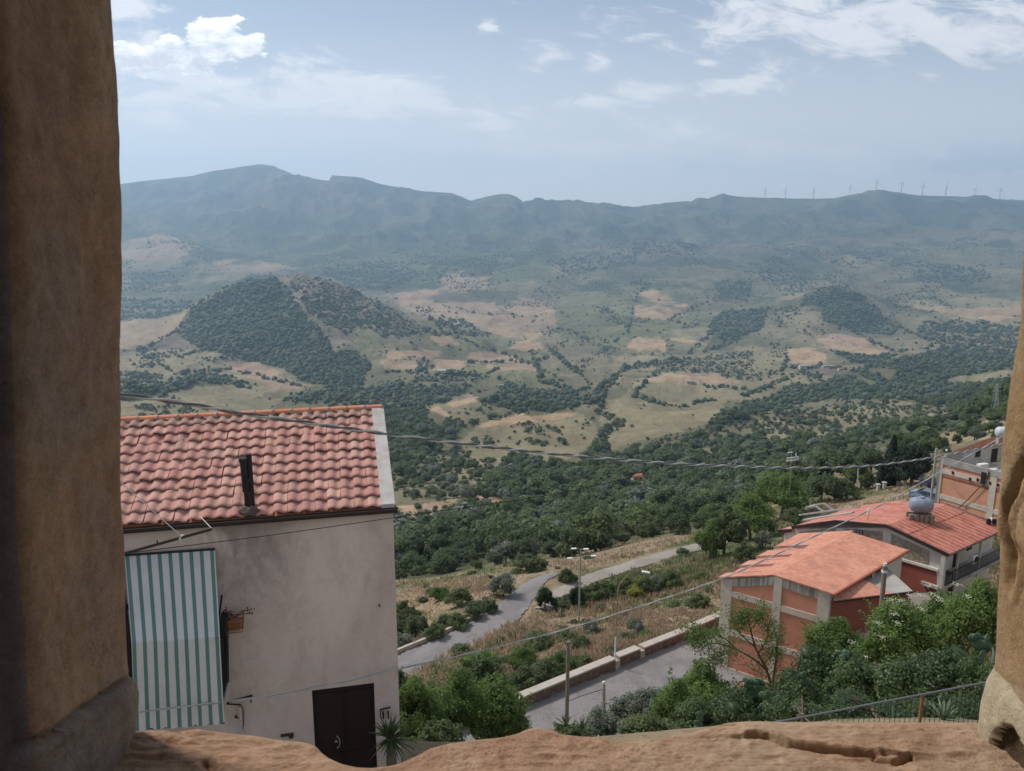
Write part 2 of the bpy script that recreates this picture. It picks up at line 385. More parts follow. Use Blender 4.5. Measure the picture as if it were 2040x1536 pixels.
# ---------------------------------------------------------------- terrain
def tps_fit(P, z, lam=0.0):
    P = np.asarray(P, float); z = np.asarray(z, float); n = len(P)
    r = np.sqrt(((P[:, None] - P[None]) ** 2).sum(-1)); K = np.where(r > 0, r * r * np.log(r + 1e-12), 0) + lam * np.eye(n)
    A = np.zeros((n + 3, n + 3)); A[:n, :n] = K; A[:n, n] = 1; A[:n, n + 1:] = P; A[n, :n] = 1; A[n + 1:, :n] = P.T
    w = np.linalg.solve(A, np.concatenate([z, [0, 0, 0]]))
    def ev(x, y):
        r = np.zeros_like(x)
        for i in range(n):
            d2 = (x - P[i, 0]) ** 2 + (y - P[i, 1]) ** 2; r += w[i] * .5 * d2 * np.log(d2 + 1e-12)
        return r + w[n] + w[n + 1] * x + w[n + 2] * y
    return ev
near_px = [(1435, 1242, 58.7), (1230, 1318, 51.8), (1035, 1405, 46.3), (1200, 1432, 43), (1440, 1330, 52), (1200, 1240, 64.5), (900, 1330, 55),
           (790, 1335, 60), (860, 1290, 62.5), (940, 1250, 66), (1000, 1210, 71), (1045, 1170, 77), (1085, 1145, 83), (1100, 1190, 75), (1150, 1160, 79.5), (1230, 1130, 86), (1320, 1107, 92), (1400, 1086, 97),
           (800, 1230, 78), (900, 1185, 82), (850, 1160, 92), (300, 1240, 78), (300, 1330, 55), (240, 1210, 92), (960, 1140, 94), (1100, 1120, 99), (1300, 1080, 106), (1500, 1060, 97), (1500, 1100, 78),
           (1700, 1000, 100), (1760, 972, 112), (2040, 950, 95), (2040, 925, 110), (1860, 1030, 84)]
NP = [atY(*a) for a in near_px]
NP += [Vector(a) for a in [(-10, 14, -11.1), (-3, 14, -11.1), (-6, 8, -10.9), (0, 9, -10.4), (8, 8, -9.4), (4.4, 12.3, -9.6), (8.7, 13.4, -9.5), (-12, -20, -8), (12, -20, -7), (20, 11, -9.8), (-14, 24, -16),
        (-1, 20, -14.5), (10, 22, -15.8), (16, 26, -18), (24, 32, -21), (0, 30, -23), (-4, 38, -28), (8, 36, -26.5), (24, 52, -31.5), (32, 48, -28), (20, 42, -28), (45, 60, -29), (42, 72, -31.5), (-20, 45, -29), (50, 30, -20), (-40, 30, -20), (-50, 70, -40), (80, 70, -24), (90, 100, -28)]]
near_ev = tps_fit([(p.x, p.y) for p in NP], [p.z for p in NP], 2.0)
cols = {
 -300: [(1240, 78), (1150, 180), (1000, 330), (900, 520), (850, 700), (800, 1000), (760, 1400), (720, 1800), (690, 2100), (650, 2600), (600, 3300), (550, 3900), (500, 4600), (480, 5000)],
 240: [(1240, 78), (1210, 92), (1150, 180), (1000, 330), (900, 520), (850, 700), (800, 1000), (760, 1400), (720, 1800), (690, 2100), (650, 2600), (600, 3300), (550, 3900), (500, 4600), (475, 5000)],
 560: [(1235, 78), (1180, 90), (1150, 170), (1000, 320), (900, 550), (850, 760), (800, 1080), (765, 1450), (735, 1800), (700, 2150), (650, 2750), (600, 3400), (560, 3900), (520, 4500), (498, 5000)],
 800: [(1230, 78), (1165, 92), (1150, 160), (1050, 260), (950, 420), (900, 600), (850, 850), (800, 1150), (750, 1600), (700, 2150), (650, 2800), (600, 3500), (550, 4200), (500, 5000)],
 1100: [(1160, 78), (1122, 98), (1090, 180), (1000, 330), (950, 430), (900, 610), (850, 860), (800, 1180), (750, 1650), (700, 2200), (650, 2800), (600, 3500), (550, 4200), (495, 5000)],
 1400: [(1150, 78), (1075, 104), (1050, 150), (1000, 260), (950, 400), (900, 600), (850, 840), (800, 1180), (750, 1650), (700, 2200), (650, 2800), (600, 3500), (550, 4200), (490, 5000)],
 1700: [(1075, 80), (1000, 102), (972, 120), (940, 190), (900, 520), (850, 800), (800, 1180), (750, 1620), (700, 2150), (650, 2700), (600, 3400), (550, 4150), (485, 5000)],
 1900: [(1020, 82), (960, 110), (900, 160), (870, 230), (850, 600), (810, 1000), (750, 1550), (700, 2100), (650, 2650), (600, 3300), (550, 4100), (480, 5000)],
 2040: [(1000, 82), (940, 105), (860, 170), (815, 260), (795, 700), (770, 1150), (740, 1500), (700, 1950), (650, 2550), (600, 3200), (550, 4050), (475, 5000)],
 2600: [(950, 82), (900, 105), (820, 170), (780, 260), (760, 700), (740, 1150), (720, 1500), (690, 1950), (650, 2550), (600, 3200), (540, 4050), (465, 5000)]}
sky_px = [(-400, 380), (0, 372), (240, 366), (330, 356), (385, 350), (420, 341), (470, 334), (515, 327), (545, 330), (560, 338), (600, 352), (656, 360), (660, 349), (690, 351), (722, 354), (760, 367), (800, 374), (850, 382), (905, 386), (938, 400),
          (960, 394), (990, 387), (1010, 386), (1030, 393), (1042, 402), (1065, 398), (1085, 405), (1110, 402), (1135, 398), (1165, 402), (1190, 405), (1205, 403), (1250, 412), (1270, 412), (1300, 407), (1345, 404), (1375, 405), (1390, 395),
          (1410, 396), (1440, 385), (1455, 389), (1470, 392), (1530, 394), (1600, 396), (1660, 395), (1700, 387), (1745, 380), (1790, 383), (1830, 389), (1900, 391), (1980, 396), (2040, 399), (2200, 402), (2600, 392)]
def uniq(a): return np.array(sorted(set(np.round(a, 5))))
pxs = uniq(np.concatenate([np.linspace(-2600, 150, 60), np.arange(170, 2072, 2.6), np.linspace(2080, 4600, 60)]))
TT = (pxs - CX) / F / CP                       # azimuth ratio x / w(y)
ys = np.concatenate([np.linspace(-60, 6, 18), np.arange(8, 40, .55), np.arange(40, 112, .33), np.geomspace(112, 400, 130)[0:], np.geomspace(403, 1500, 150), np.geomspace(1506, 3300, 190), np.geomspace(3312, 5000, 95), np.geomspace(5020, 9400, 125), np.linspace(9450, 9900, 5)])
WY = np.sqrt(ys ** 2 + 15.0 ** 2)
YY, TG = np.meshgrid(ys, TT, indexing='ij'); XX = TG * WY[:, None]
def far_s(t, y):
    ks = sorted(cols); tk = []; S = []
    ly = np.log(np.maximum(y, 60))
    for k in ks:
        yy = np.array([b for a, b in cols[k]]); ss = np.array([sval(a) for a, b in cols[k]])
        S.append(np.interp(ly, np.log(yy), ss)); tk.append((k - CX) / F)
    S = np.array(S); tk = np.array(tk)
    idx = np.clip(np.searchsorted(tk, t) - 1, 0, len(tk) - 2); f = np.clip((t - tk[idx]) / (tk[idx + 1] - tk[idx]), 0, 1); f = f * f * (3 - 2 * f)
    A = np.take_along_axis(S, idx[None], 0)[0]; B = np.take_along_axis(S, (idx + 1)[None], 0)[0]
    return A + (B - A) * f
def crest(t, pts):      # silhouette polyline in (t, s)
    tt = []; ss = []
    for a, b in pts:
        d = ray(a, b); tt.append(d[0] / d[1]); ss.append(d[2] / d[1])
    return np.interp(t, tt, ss)
def terrain_z(X, Y):
    Yp = np.maximum(Y, 20.0); t = X / Yp
    s = far_s(t, Yp)
    # smooth in depth between table rows
    for e in (0.94, 1.06): s = s + far_s(t, Yp * e)
    s = s / 3
    k = sstep((Y - 5000) / 2600.0)
    skyl = crest(t, sky_px) + .0006 * fbm(t * 160, t * 0 + 3, 3)
    s_far = s * (1 - k) + skyl * k
    s_far = np.where(Y > 7600, skyl - (Y - 7600) / 9000.0 * .16, s_far)
    zf = s_far * Y
    # relief of the valley and mountains
    a1 = np.clip((Y - 130) / 900, 0, 1) * np.where(Y < 5000, 1, 1)
    relief = a1 * (26 * ridged(X / 420, Y / 420, 5) - 8 + 18 * fbm(X / 130, Y / 130, 5))
    mt = sstep((Y - 4700) / 700) * (1 - sstep((Y - 7000) / 600))
    relief = relief * (1 - sstep((Y - 6500) / 1100)) + mt * 110 * (ridged(X / 900 + Y / 2600 + 3, Y / 900 - X / 3000, 5) - .30) + mt * 60 * fbm(X / 300, Y / 500, 4)
    zf = zf + relief + np.clip((Y - 110) / 200, 0, 1) * (1 - a1) * 2.0 * fbm(X / 30, Y / 30, 4)
    # separate hills, each given by its own skyline
    def hill(zf, pts, yc, wf, wb, tlo, thi, rough):
        c = crest(t, pts); h = c * yc
        # height of the hill over the base at the crest line, dying out sideways
        base = far_s(t, np.full_like(t, yc)) * yc
        dh = np.maximum(h - base, 0)
        g = np.where(Y < yc, np.clip(1 - (yc - Y) / wf, 0, 1), np.clip(1 - (Y - yc) / wb, 0, 1))
        g = g ** 1.15 * (1.0 + .0 * g)
        return zf + dh * (g * .6 + sstep(g) * .4) * (1 + rough * ridged(X / 160, Y / 260, 4) * (1 - g) * 1.4)
    zf = hill(zf, [(100, 700), (240, 668), (330, 640), (385, 612), (430, 586), (470, 563), (500, 551), (545, 552), (575, 546), (640, 545), (690, 566), (730, 583), (780, 600), (810, 622), (870, 640), (940, 662), (1000, 690), (1080, 720)], 2350, 800, 500, 0, 0, .35)
    zf = hill(zf, [(1400, 640), (1540, 612), (1590, 594), (1625, 576), (1665, 571), (1700, 580), (1750, 606), (1800, 622), (1900, 650), (2000, 660)], 3100, 600, 500, 0, 0, .3)
    zf = hill(zf, [(-200, 470), (240, 474), (320, 467), (390, 484), (450, 508), (520, 522), (700, 560)], 4750, 700, 600, 0, 0, .2)
    zf = hill(zf, [(850, 870), (925, 856), (960, 843), (1060, 821), (1145, 823), (1195, 850), (1260, 880)], 1020, 220, 160, 0, 0, .3)
    zf = hill(zf, [(1150, 850), (1200, 810), (1272, 760), (1325, 743), (1430, 745), (1500, 765), (1580, 800)], 1700, 480, 200, 0, 0, .25)
    # nearby ground
    zn = near_ev(np.clip(X, -60, 110), np.clip(Y, -40, 125))
    zn = zn + (.22 * fbm(X / 3.0, Y / 3.0, 4) * np.clip((Y - 16) / 10, 0, 1))
    kb = sstep((Y - 84) / 26.0)
    z = zn * (1 - kb) + zf * kb
    return z
ZZ = terrain_z(XX, YY)

def poly_interp(pts, m=24):
    P = [Vector(p) for p in pts]; out = []
    for i in range(len(P) - 1):
        p0 = P[max(i - 1, 0)]; p1 = P[i]; p2 = P[i + 1]; p3 = P[min(i + 2, len(P) - 1)]
        for k in range(m):
            u = k / m; out.append(.5 * ((2 * p1) + (p2 - p0) * u + (2 * p0 - 5 * p1 + 4 * p2 - p3) * u * u + (3 * p1 - p0 - 3 * p2 + p3) * u ** 3))
    out.append(P[-1]); return out
# roads: centre lines in world metres, bedded into the ground
def npx(px, py, y): return atY(px, py, y)
R1a = npx(1040, 1410, 46.0); R1b = npx(1440, 1243, 58.9)             # foot of the parapet
dR = Vector((R1b.x - R1a.x, R1b.y - R1a.y, 0)).normalized(); nR = Vector((dR.y, -dR.x, 0))
R1 = [R1a - dR * 16 + nR * 3.3 + Vector((0, 0, 1.2)), R1a + nR * 3.3, (R1a + R1b) / 2 + nR * 3.3, R1b + nR * 3.1, R1b + dR * 8 + nR * 3.0 + Vector((0, 0, -.4)), R1b + dR * 20 + nR * 3.0 + Vector((0, 0, -1.2))]
R2 = [npx(700, 1372, 57), npx(790, 1332, 60), npx(830, 1314, 61.5), npx(900, 1284, 64), npx(950, 1259, 66.5), npx(1004, 1226, 70), npx(1035, 1193, 74.5), npx(1058, 1169, 78.5), npx(1080, 1153, 82), npx(1108, 1142, 85)]
R3 = [npx(1085, 1215, 71.5), npx(1106, 1192, 75), npx(1150, 1163, 79.8), npx(1230, 1135, 85), npx(1320, 1108, 91.5), npx(1402, 1087, 97.5), npx(1480, 1072, 104)]
ROADS = [(poly_interp(R1), 3.35, 1.0), (poly_interp(R2), [1.6, 1.6, 1.6, 1.6, 1.6, 1.6, 1.4, 1.1, .7, .4], 1.2), (poly_interp(R3), 1.05, 1.2)]
def bed(ZZ, XX, YY):
    msk = (YY > 30) & (YY < 112) & (np.abs(XX) < 70)
    ii = np.where(msk); x = XX[ii]; y = YY[ii]; z = ZZ[ii].copy()
    for path, hw, mg in ROADS:
        P = np.array([p[:] for p in path]); best = np.full(len(x), 1e9); zb = np.zeros(len(x)); hwb = np.zeros(len(x))
        hwa = np.interp(np.linspace(0, 1, len(P)), np.linspace(0, 1, len(hw)), hw) if hasattr(hw, '__len__') else np.full(len(P), hw)
        for i in range(len(P) - 1):
            a = P[i]; b = P[i + 1]; d = b[:2] - a[:2]; L2 = (d ** 2).sum()
            u = np.clip(((x - a[0]) * d[0] + (y - a[1]) * d[1]) / L2, 0, 1)
            dd = np.hypot(x - a[0] - u * d[0], y - a[1] - u * d[1]); k = dd < best
            best = np.where(k, dd, best); zb = np.where(k, a[2] + u * (b[2] - a[2]), zb); hwb = np.where(k, hwa[i], hwb)
        w = 1 - sstep((best - hwb - .15) / (mg * 1.6)); z = z * (1 - w) + (zb - .05) * w
    ZZ[ii] = z
bed(ZZ, XX, YY)
# visible-surface look-up: pixel -> point on the ground
PXG, PYG = proj(XX, YY, ZZ)
_r0 = int(np.searchsorted(ys, 30))
def ground(x, y):
    """height of the sheet at (x, y)"""
    fi = np.interp(y, ys, np.arange(len(ys))); i = np.clip(fi.astype(int) if hasattr(fi, 'astype') else int(fi), 0, len(ys) - 2); u = fi - i
    t = x / np.sqrt(np.asarray(y) ** 2 + 225.0)
    fj = np.interp(t, TT, np.arange(len(TT))); j = np.clip(np.asarray(fj).astype(int), 0, len(TT) - 2); v = fj - j
    return (ZZ[i, j] * (1 - u) + ZZ[i + 1, j] * u) * (1 - v) + (ZZ[i, j + 1] * (1 - u) + ZZ[i + 1, j + 1] * u) * v
_runmin = np.minimum.accumulate(PYG[_r0:], axis=0)
def see(px, py):
    """first point of the ground met by the line of sight through (px, py); y only, None above the skyline"""
    j = int(np.clip(np.interp((px - CX) / F / CP, TT, np.arange(len(TT))), 0, len(TT) - 2))
    for _ in range(3):
        col = _runmin[:, j]; k = int(np.searchsorted(-col, -py))
        if k >= len(col) - 14: return None
        if k == 0: return None
        y = ys[_r0 + k]; d = ray(px, py); x = d[0] / d[1] * y
        j = int(np.clip(np.interp(x / sqrt(y * y + 225), TT, np.arange(len(TT))), 0, len(TT) - 2))
    y0 = ys[_r0 + k - 1]; c0 = col[k - 1]; c1 = col[k]; y = y0 + (y - y0) * (np.clip((c0 - py) / max(c0 - c1, 1e-6), 0, 1))
    return Vector((d[0] / d[1] * y, y, float(ground(d[0] / d[1] * y, y))))

WOODS = [  # density, pixel outline on the ground
 (1.0, [(372, 625), (385, 612), (430, 588), (470, 560), (500, 546), (545, 548), (575, 585), (600, 620), (640, 660), (665, 700), (700, 730), (730, 760), (690, 775), (620, 765), (560, 735), (470, 712), (400, 695), (350, 668)]),
 (.55, [(590, 600), (640, 575), (700, 590), (740, 640), (690, 665), (640, 640)]), (.4, [(560, 550), (690, 560), (800, 625), (860, 655), (800, 672), (700, 650), (620, 610)]), (.5, [(720, 610), (780, 610), (800, 660), (760, 672), (730, 650)]),
 (1.0, [(676, 700), (700, 696), (740, 725), (720, 770), (640, 775), (640, 730)]), (.5, [(840, 628), (930, 640), (980, 665), (960, 675), (880, 660)]),
 (1.0, [(785, 1215), (785, 1065), (860, 1050), (960, 1022), (1100, 975), (1250, 930), (1400, 905), (1600, 885), (1680, 905), (1640, 990), (1500, 1010), (1400, 1078), (1200, 1100), (1060, 1140), (900, 1150)]),
 (.9, [(785, 1060), (900, 1035), (960, 1060), (1100, 1050), (1100, 1110), (900, 1150), (785, 1150)]),
 (.9, [(950, 960), (1030, 910), (1130, 935), (1250, 900), (1400, 890), (1300, 940), (1100, 985), (1000, 1000)]),
 (.8, [(560, 800), (660, 775), (780, 770), (930, 775), (890, 800), (840, 810), (930, 850), (900, 880), (850, 870), (800, 900), (770, 960), (760, 810)]),
 (.8, [(244, 785), (330, 760), (420, 742), (520, 770), (470, 762), (340, 780), (260, 800)]), (.6, [(244, 730), (330, 745), (300, 775), (244, 760)]),
 (.75, [(1390, 870), (1430, 825), (1520, 795), (1580, 765), (1700, 775), (1660, 795), (1540, 815), (1430, 860), (1380, 900)]),
 (.8, [(1590, 785), (1700, 735), (1800, 712), (1900, 690), (2040, 700), (2040, 735), (1900, 752), (1880, 770), (1980, 760), (2030, 755), (2030, 790), (1900, 815), (1800, 800), (1700, 795)]),
 (.9, [(1650, 700), (1690, 705), (1790, 705), (1750, 725), (1700, 722)]), (.55, [(1840, 640), (1960, 640), (2030, 650), (2030, 700), (1900, 690), (1820, 670)]),
 (.8, [(1410, 650), (1440, 620), (1530, 612), (1520, 650), (1450, 690), (1400, 705), (1420, 670)]), (.7, [(1420, 560), (1500, 560), (1490, 600), (1430, 590)]),
 (.9, [(1590, 600), (1625, 578), (1668, 573), (1710, 590), (1750, 615), (1770, 640), (1700, 650), (1640, 640), (1640, 612)]), (.5, [(1640, 640), (1800, 640), (1780, 670), (1680, 660)]),
 (.6, [(244, 590), (370, 600), (380, 612), (330, 640), (244, 650)]), (.45, [(244, 540), (340, 540), (370, 580), (244, 590)]),
 (.6, [(650, 530), (760, 520), (860, 545), (760, 580), (700, 575), (640, 545)]), (.35, [(760, 500), (1000, 480), (1040, 530), (900, 560)]),
 (.6, [(1080, 520), (1280, 500), (1260, 530), (1130, 545)]), (.6, [(1180, 470), (1380, 480), (1400, 500), (1250, 510)]), (.5, [(1500, 535), (1620, 540), (1600, 565), (1520, 560)]),
 (.5, [(1260, 560), (1300, 560), (1290, 585), (1250, 575)]), (.5, [(1800, 520), (1960, 530), (1980, 560), (1850, 560)]), (.45, [(1560, 480), (1720, 490), (1740, 530), (1600, 520)]),
 (.8, [(940, 785), (1010, 765), (1100, 780), (1200, 800), (1060, 830), (960, 800)]), (.5, [(800, 720), (830, 690), (870, 740), (920, 760), (830, 760)]),
 (.85, [(780, 880), (860, 860), (880, 890), (800, 950), (780, 930)]), (.5, [(860, 990), (930, 960), (1000, 990), (900, 1010)]), (.75, [(1400, 885), (1480, 870), (1640, 878), (1740, 850), (1900, 830), (1880, 860), (1700, 900), (1500, 920)]),
 (.42, [(1700, 930), (1880, 850), (1960, 800), (2040, 780), (2040, 880), (1930, 890), (1880, 905)]),
 (.8, [(1860, 860), (1890, 830), (1960, 800), (2040, 770), (2040, 800), (1940, 850)]),
 (.4, [(1290, 720), (1500, 700), (1500, 760), (1300, 750)]), (.35, [(790, 890), (940, 905), (990, 960), (860, 1000), (790, 990)]), (.3, [(1440, 840), (1700, 800), (1860, 820), (1600, 880)]),
]
WOODS = [(q_, [(x_ - 160 if x_ <= 246 else x_, y_) for x_, y_ in P_]) for q_, P_ in WOODS]
# ---- land cover, painted on the ground where each field lies
TAN = (.40, .285, .18); TAN2 = (.33, .245, .165); PINK = (.36, .255, .18); GRN = (.185, .175, .10); GT = (.255, .22, .14); BRN = (.17, .14, .115); OLV = (.135, .145, .08); SCR = (.17, .155, .105)
FIELDS = [
 (OLV, .3, [(200, 430), (1100, 430), (1100, 560), (200, 600)]),
 (GT, .35, [(244, 476), (319, 466), (386, 485), (452, 512), (602, 532), (560, 548), (420, 560), (244, 600)]),
 (TAN2, .25, [(244, 476), (319, 466), (386, 485), (452, 512), (602, 532), (505, 545), (400, 520), (244, 512)]),
 (TAN2, .15, [(760, 595), (850, 575), (905, 540), (990, 545), (960, 580), (1100, 605), (1120, 640), (1060, 680), (960, 660), (880, 640), (800, 612)]),
 (TAN, 0, [(756, 587), (857, 580), (946, 586), (955, 600), (902, 609), (866, 604), (791, 592)]),
 (PINK, .05, [(791, 591), (857, 587), (955, 602), (1007, 621), (928, 626), (866, 615), (796, 605)]),
 (TAN, 0, [(1007, 615), (1043, 609), (1113, 615), (1104, 623), (1003, 627)]),
 (TAN, 0, [(990, 591), (1007, 584), (1034, 587), (1025, 598), (994, 598)]),
 (TAN2, .05, [(906, 626), (946, 622), (1003, 631), (1043, 648), (1016, 660), (968, 663), (928, 641)]),
 (GRN, .1, [(870, 655), (960, 665), (1100, 690), (1060, 720), (1110, 760), (1050, 790), (930, 760), (850, 700)]),
 (TAN, 0, [(1021, 680), (1050, 678), (1087, 688), (1082, 698), (1016, 697)]),
 (PINK, 0, [(857, 673), (902, 672), (915, 684), (880, 690)]),
 (PINK, 0, [(937, 699), (990, 698), (1052, 719), (990, 723), (935, 721)]),
 (TAN2, 0, [(968, 726), (1052, 723), (1074, 741), (972, 738)]),
 (GRN, .15, [(686, 666), (769, 662), (778, 684), (761, 715), (686, 700)]),
 (PINK, 0, [(769, 695), (880, 699), (875, 709), (769, 717)]),
 (TAN2, .05, [(761, 719), (827, 717), (840, 737), (765, 736)]),
 (PINK, 0, [(858, 719), (928, 717), (924, 738), (866, 738)]),
 (GRN, .05, [(906, 669), (1021, 673), (1007, 697), (933, 693)]),
 (GT, .1, [(244, 700), (480, 705), (620, 770), (500, 830), (244, 820)]),
 (TAN2, .05, [(244, 660), (381, 624), (372, 653), (275, 693), (244, 690)]),
 (BRN, 0, [(280, 693), (341, 669), (394, 693), (337, 698)]),
 (GT, .1, [(288, 697), (416, 697), (478, 719), (408, 742), (328, 738)]),
 (PINK, .05, [(452, 722), (513, 722), (619, 772), (549, 777), (460, 738)]),
 (GT, .05, [(333, 787), (394, 758), (496, 776), (487, 804), (416, 808)]),
 ((.215, .175, .13), .5, [(545, 552), (640, 543), (730, 590), (790, 640), (800, 680), (760, 665), (700, 620), (640, 640), (600, 590)]),
 ((.20, .17, .12), .5, [(620, 640), (650, 690), (700, 720), (690, 690), (720, 690), (690, 650)]),
 (GRN, .3, [(1100, 590), (1260, 560), (1400, 600), (1420, 700), (1240, 700), (1120, 680)]),
 (TAN, 0, [(1259, 587), (1299, 577), (1330, 587), (1343, 604), (1316, 609), (1299, 600)]),
 (TAN, 0, [(1261, 609), (1369, 608), (1367, 629), (1330, 636), (1268, 635)]),
 (GT, .05, [(1340, 655), (1420, 655), (1440, 688), (1370, 690)]),
 (TAN, 0, [(1250, 693), (1272, 670), (1308, 674), (1330, 682), (1327, 700), (1272, 698)]),
 (TAN, 0, [(1334, 673), (1427, 684), (1422, 690), (1338, 680)]),
 (GT, .1, [(1215, 726), (1246, 697), (1316, 700), (1361, 715), (1294, 736)]),
 (TAN, 0, [(1563, 695), (1616, 692), (1647, 706), (1647, 724), (1581, 727)]),
 (PINK, 0, [(1625, 675), (1669, 663), (1744, 677), (1727, 688), (1780, 689), (1775, 700), (1749, 709), (1683, 702), (1647, 693)]),
 (GT, .15, [(1470, 690), (1560, 690), (1590, 740), (1640, 800), (1500, 790), (1460, 720)]),
 (GT, .08, [(1190, 830), (1272, 760), (1405, 745), (1519, 768), (1563, 787), (1449, 800), (1400, 850), (1316, 870), (1220, 895)]),
 (PINK, 0, [(1277, 759), (1325, 742), (1427, 745), (1484, 766), (1405, 767)]),
 (TAN, 0, [(1700, 745), (1749, 761), (1744, 769), (1705, 757)]), (BRN, 0, [(1600, 728), (1680, 728), (1720, 748), (1660, 752)]),
 (PINK, 0, [(1735, 734), (1780, 736), (1791, 748), (1757, 755), (1735, 744)]),
 (GT, .15, [(1780, 598), (2040, 590), (2040, 650), (1916, 640)]),
 (TAN, .05, [(1802, 608), (1925, 616), (2040, 607), (2040, 624), (1989, 642), (1916, 632)]),
 (TAN2, 0, [(1528, 598), (1603, 582), (1599, 591), (1550, 601)]),
 (GT, .2, [(1559, 618), (1638, 624), (1643, 642), (1563, 646)]),
 (GT, .05, [(1881, 754), (2013, 735), (2013, 748), (1890, 765)]),
 (GT, .10, [(915, 880), (960, 845), (1150, 822), (1205, 858), (1170, 895), (1100, 925), (980, 960), (940, 930)]),
 (TAN, 0, [(945, 845), (1060, 820), (1148, 823), (1110, 838), (950, 852)]),
 (PINK, .05, [(890, 800), (1000, 768), (980, 790), (900, 812)]), (PINK, .05, [(845, 835), (870, 800), (900, 835), (870, 845)]), (TAN2, .1, [(885, 797), (930, 789), (920, 802), (890, 804)]),
 (SCR, .35, [(1390, 860), (1500, 825), (1700, 795), (1880, 815), (1850, 850), (1600, 880), (1440, 900)]),
 (GT, .3, [(1500, 840), (1700, 808), (1860, 825), (1700, 862), (1540, 880)]),
 (SCR, .45, [(780, 960), (860, 880), (930, 900), (1000, 960), (900, 1010), (790, 1010)]),
 (GT, .1, [(900, 950), (960, 900), (1010, 945), (960, 965)]),
 (PINK, .12, [(780, 1010), (960, 990), (1060, 985), (960, 1020), (820, 1050), (780, 1050)]), (GT, .1, [(1040, 1075), (1110, 1050), (1160, 1060), (1060, 1090)]), (TAN2, .1, [(1020, 1090), (1035, 1060), (1055, 1065), (1045, 1090)]),
 (TAN, .0, [(1245, 957), (1290, 946), (1285, 962), (1250, 963)]),
 (GT, .3, [(1830, 890), (1900, 850), (2040, 800), (2040, 870), (1930, 880)]),
]
FIELDS = [(c_, s_, [(x_ - 160 if x_ <= 246 else x_, y_) for x_, y_ in P_]) for c_, s_, P_ in FIELDS]
def inpoly(px, py, P):
    r = np.zeros(px.shape, bool); n = len(P)
    for i in range(n):
        x1, y1 = P[i]; x2, y2 = P[(i + 1) % n]
        c = ((y1 > py) != (y2 > py)) & (px < (x2 - x1) * (py - y1) / ((y2 - y1) or 1e-9) + x1); r ^= c
    return r
def paint():
    n1 = fbm(XX / 900, YY / 900, 5); n2 = fbm(XX / 130, YY / 130, 5); n3 = fbm(XX / 6, YY / 6, 4); n4 = fbm(XX / 14 + 9, YY / 14, 4)
    def lerp(a, b, k): return np.asarray(a) * (1 - k[..., None]) + np.asarray(b) * k[..., None]
    C = lerp((.145, .135, .085), (.235, .205, .135), sstep(n1 * 1.3 + n2 * .7 + .5))
    C = lerp(C, (.28, .22, .145), .55 * sstep((n2 * 1.1 - n1 * .4) * 1.6 - .15))
    scr = .25 + .5 * sstep(n1 + .5 - n2 * .4)
    jx = PXG + 9.0 * fbm(XX / 45, YY / 45, 4); jy = PYG + 6.0 * fbm(XX / 45 + 50, YY / 45, 4)
    far = (YY > 140)
    for c, sb, P in FIELDS:
        P = np.array(P, float); b = P.min(0) - 12, P.max(0) + 12
        m = far & (jx > b[0][0]) & (jx < b[1][0]) & (jy > b[0][1]) & (jy < b[1][1])
        ii = np.where(m)
        k = inpoly(jx[ii], jy[ii], [tuple(p) for p in P]); a = ii[0][k]; d = ii[1][k]
        v = 1 + .35 * n2[a, d] + .18 * n3[a, d]
        C[a, d] = np.asarray(c) * v[:, None]; scr[a, d] = sb
    fr2 = sstep((YY - 2300) / 1500); C = lerp(C, (.06, .078, .045), fr2 * .8 * sstep(fbm(XX / 190 + 3, YY / 330, 5) * 3.2 - .05)); scr = scr + .25 * fr2
    pl = .5 + .5 * np.sin((XX * .8 + YY * .55) / 7.0 + 3 * n2); C = C * (1 - .07 * pl * (scr < .12) * (YY > 900) * (YY < 2600))[..., None]
    mt = sstep((YY - 4900) / 900)[...]
    C = lerp(C, (.07, .085, .055), mt * .85 * sstep(n2 * 2.2 + n1 + .6)); C = lerp(C, (.24, .21, .15), mt * .6 * sstep(fbm(XX / 260 + 7, YY / 420, 5) * 2.4 - .35))
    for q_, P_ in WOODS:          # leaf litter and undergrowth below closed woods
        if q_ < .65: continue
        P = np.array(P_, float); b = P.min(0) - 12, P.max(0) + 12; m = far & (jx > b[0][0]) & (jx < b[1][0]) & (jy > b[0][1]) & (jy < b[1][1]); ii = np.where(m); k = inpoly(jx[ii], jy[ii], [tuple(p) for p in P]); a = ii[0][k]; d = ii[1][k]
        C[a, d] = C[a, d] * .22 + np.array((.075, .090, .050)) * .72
    # nearby slopes: dry grass broken by green patches
    near = YY < 140
    g = sstep((n4 * 1.5 + n3 * .6) * 1.1 + .28)
    Cn = lerp((.29, .225, .155), (.125, .14, .07), g)
    k = (1 - sstep((YY - 120) / 40))
    C = C * (1 - k[..., None]) + Cn * k[..., None]; scr = scr * (1 - k)
    return C, scr
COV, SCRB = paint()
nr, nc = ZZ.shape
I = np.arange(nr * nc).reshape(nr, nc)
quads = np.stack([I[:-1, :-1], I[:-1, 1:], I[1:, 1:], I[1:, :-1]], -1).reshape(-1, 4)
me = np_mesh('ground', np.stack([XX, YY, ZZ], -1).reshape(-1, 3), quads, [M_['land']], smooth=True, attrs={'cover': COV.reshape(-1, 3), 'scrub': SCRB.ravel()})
link('ground', me, kind='structure')

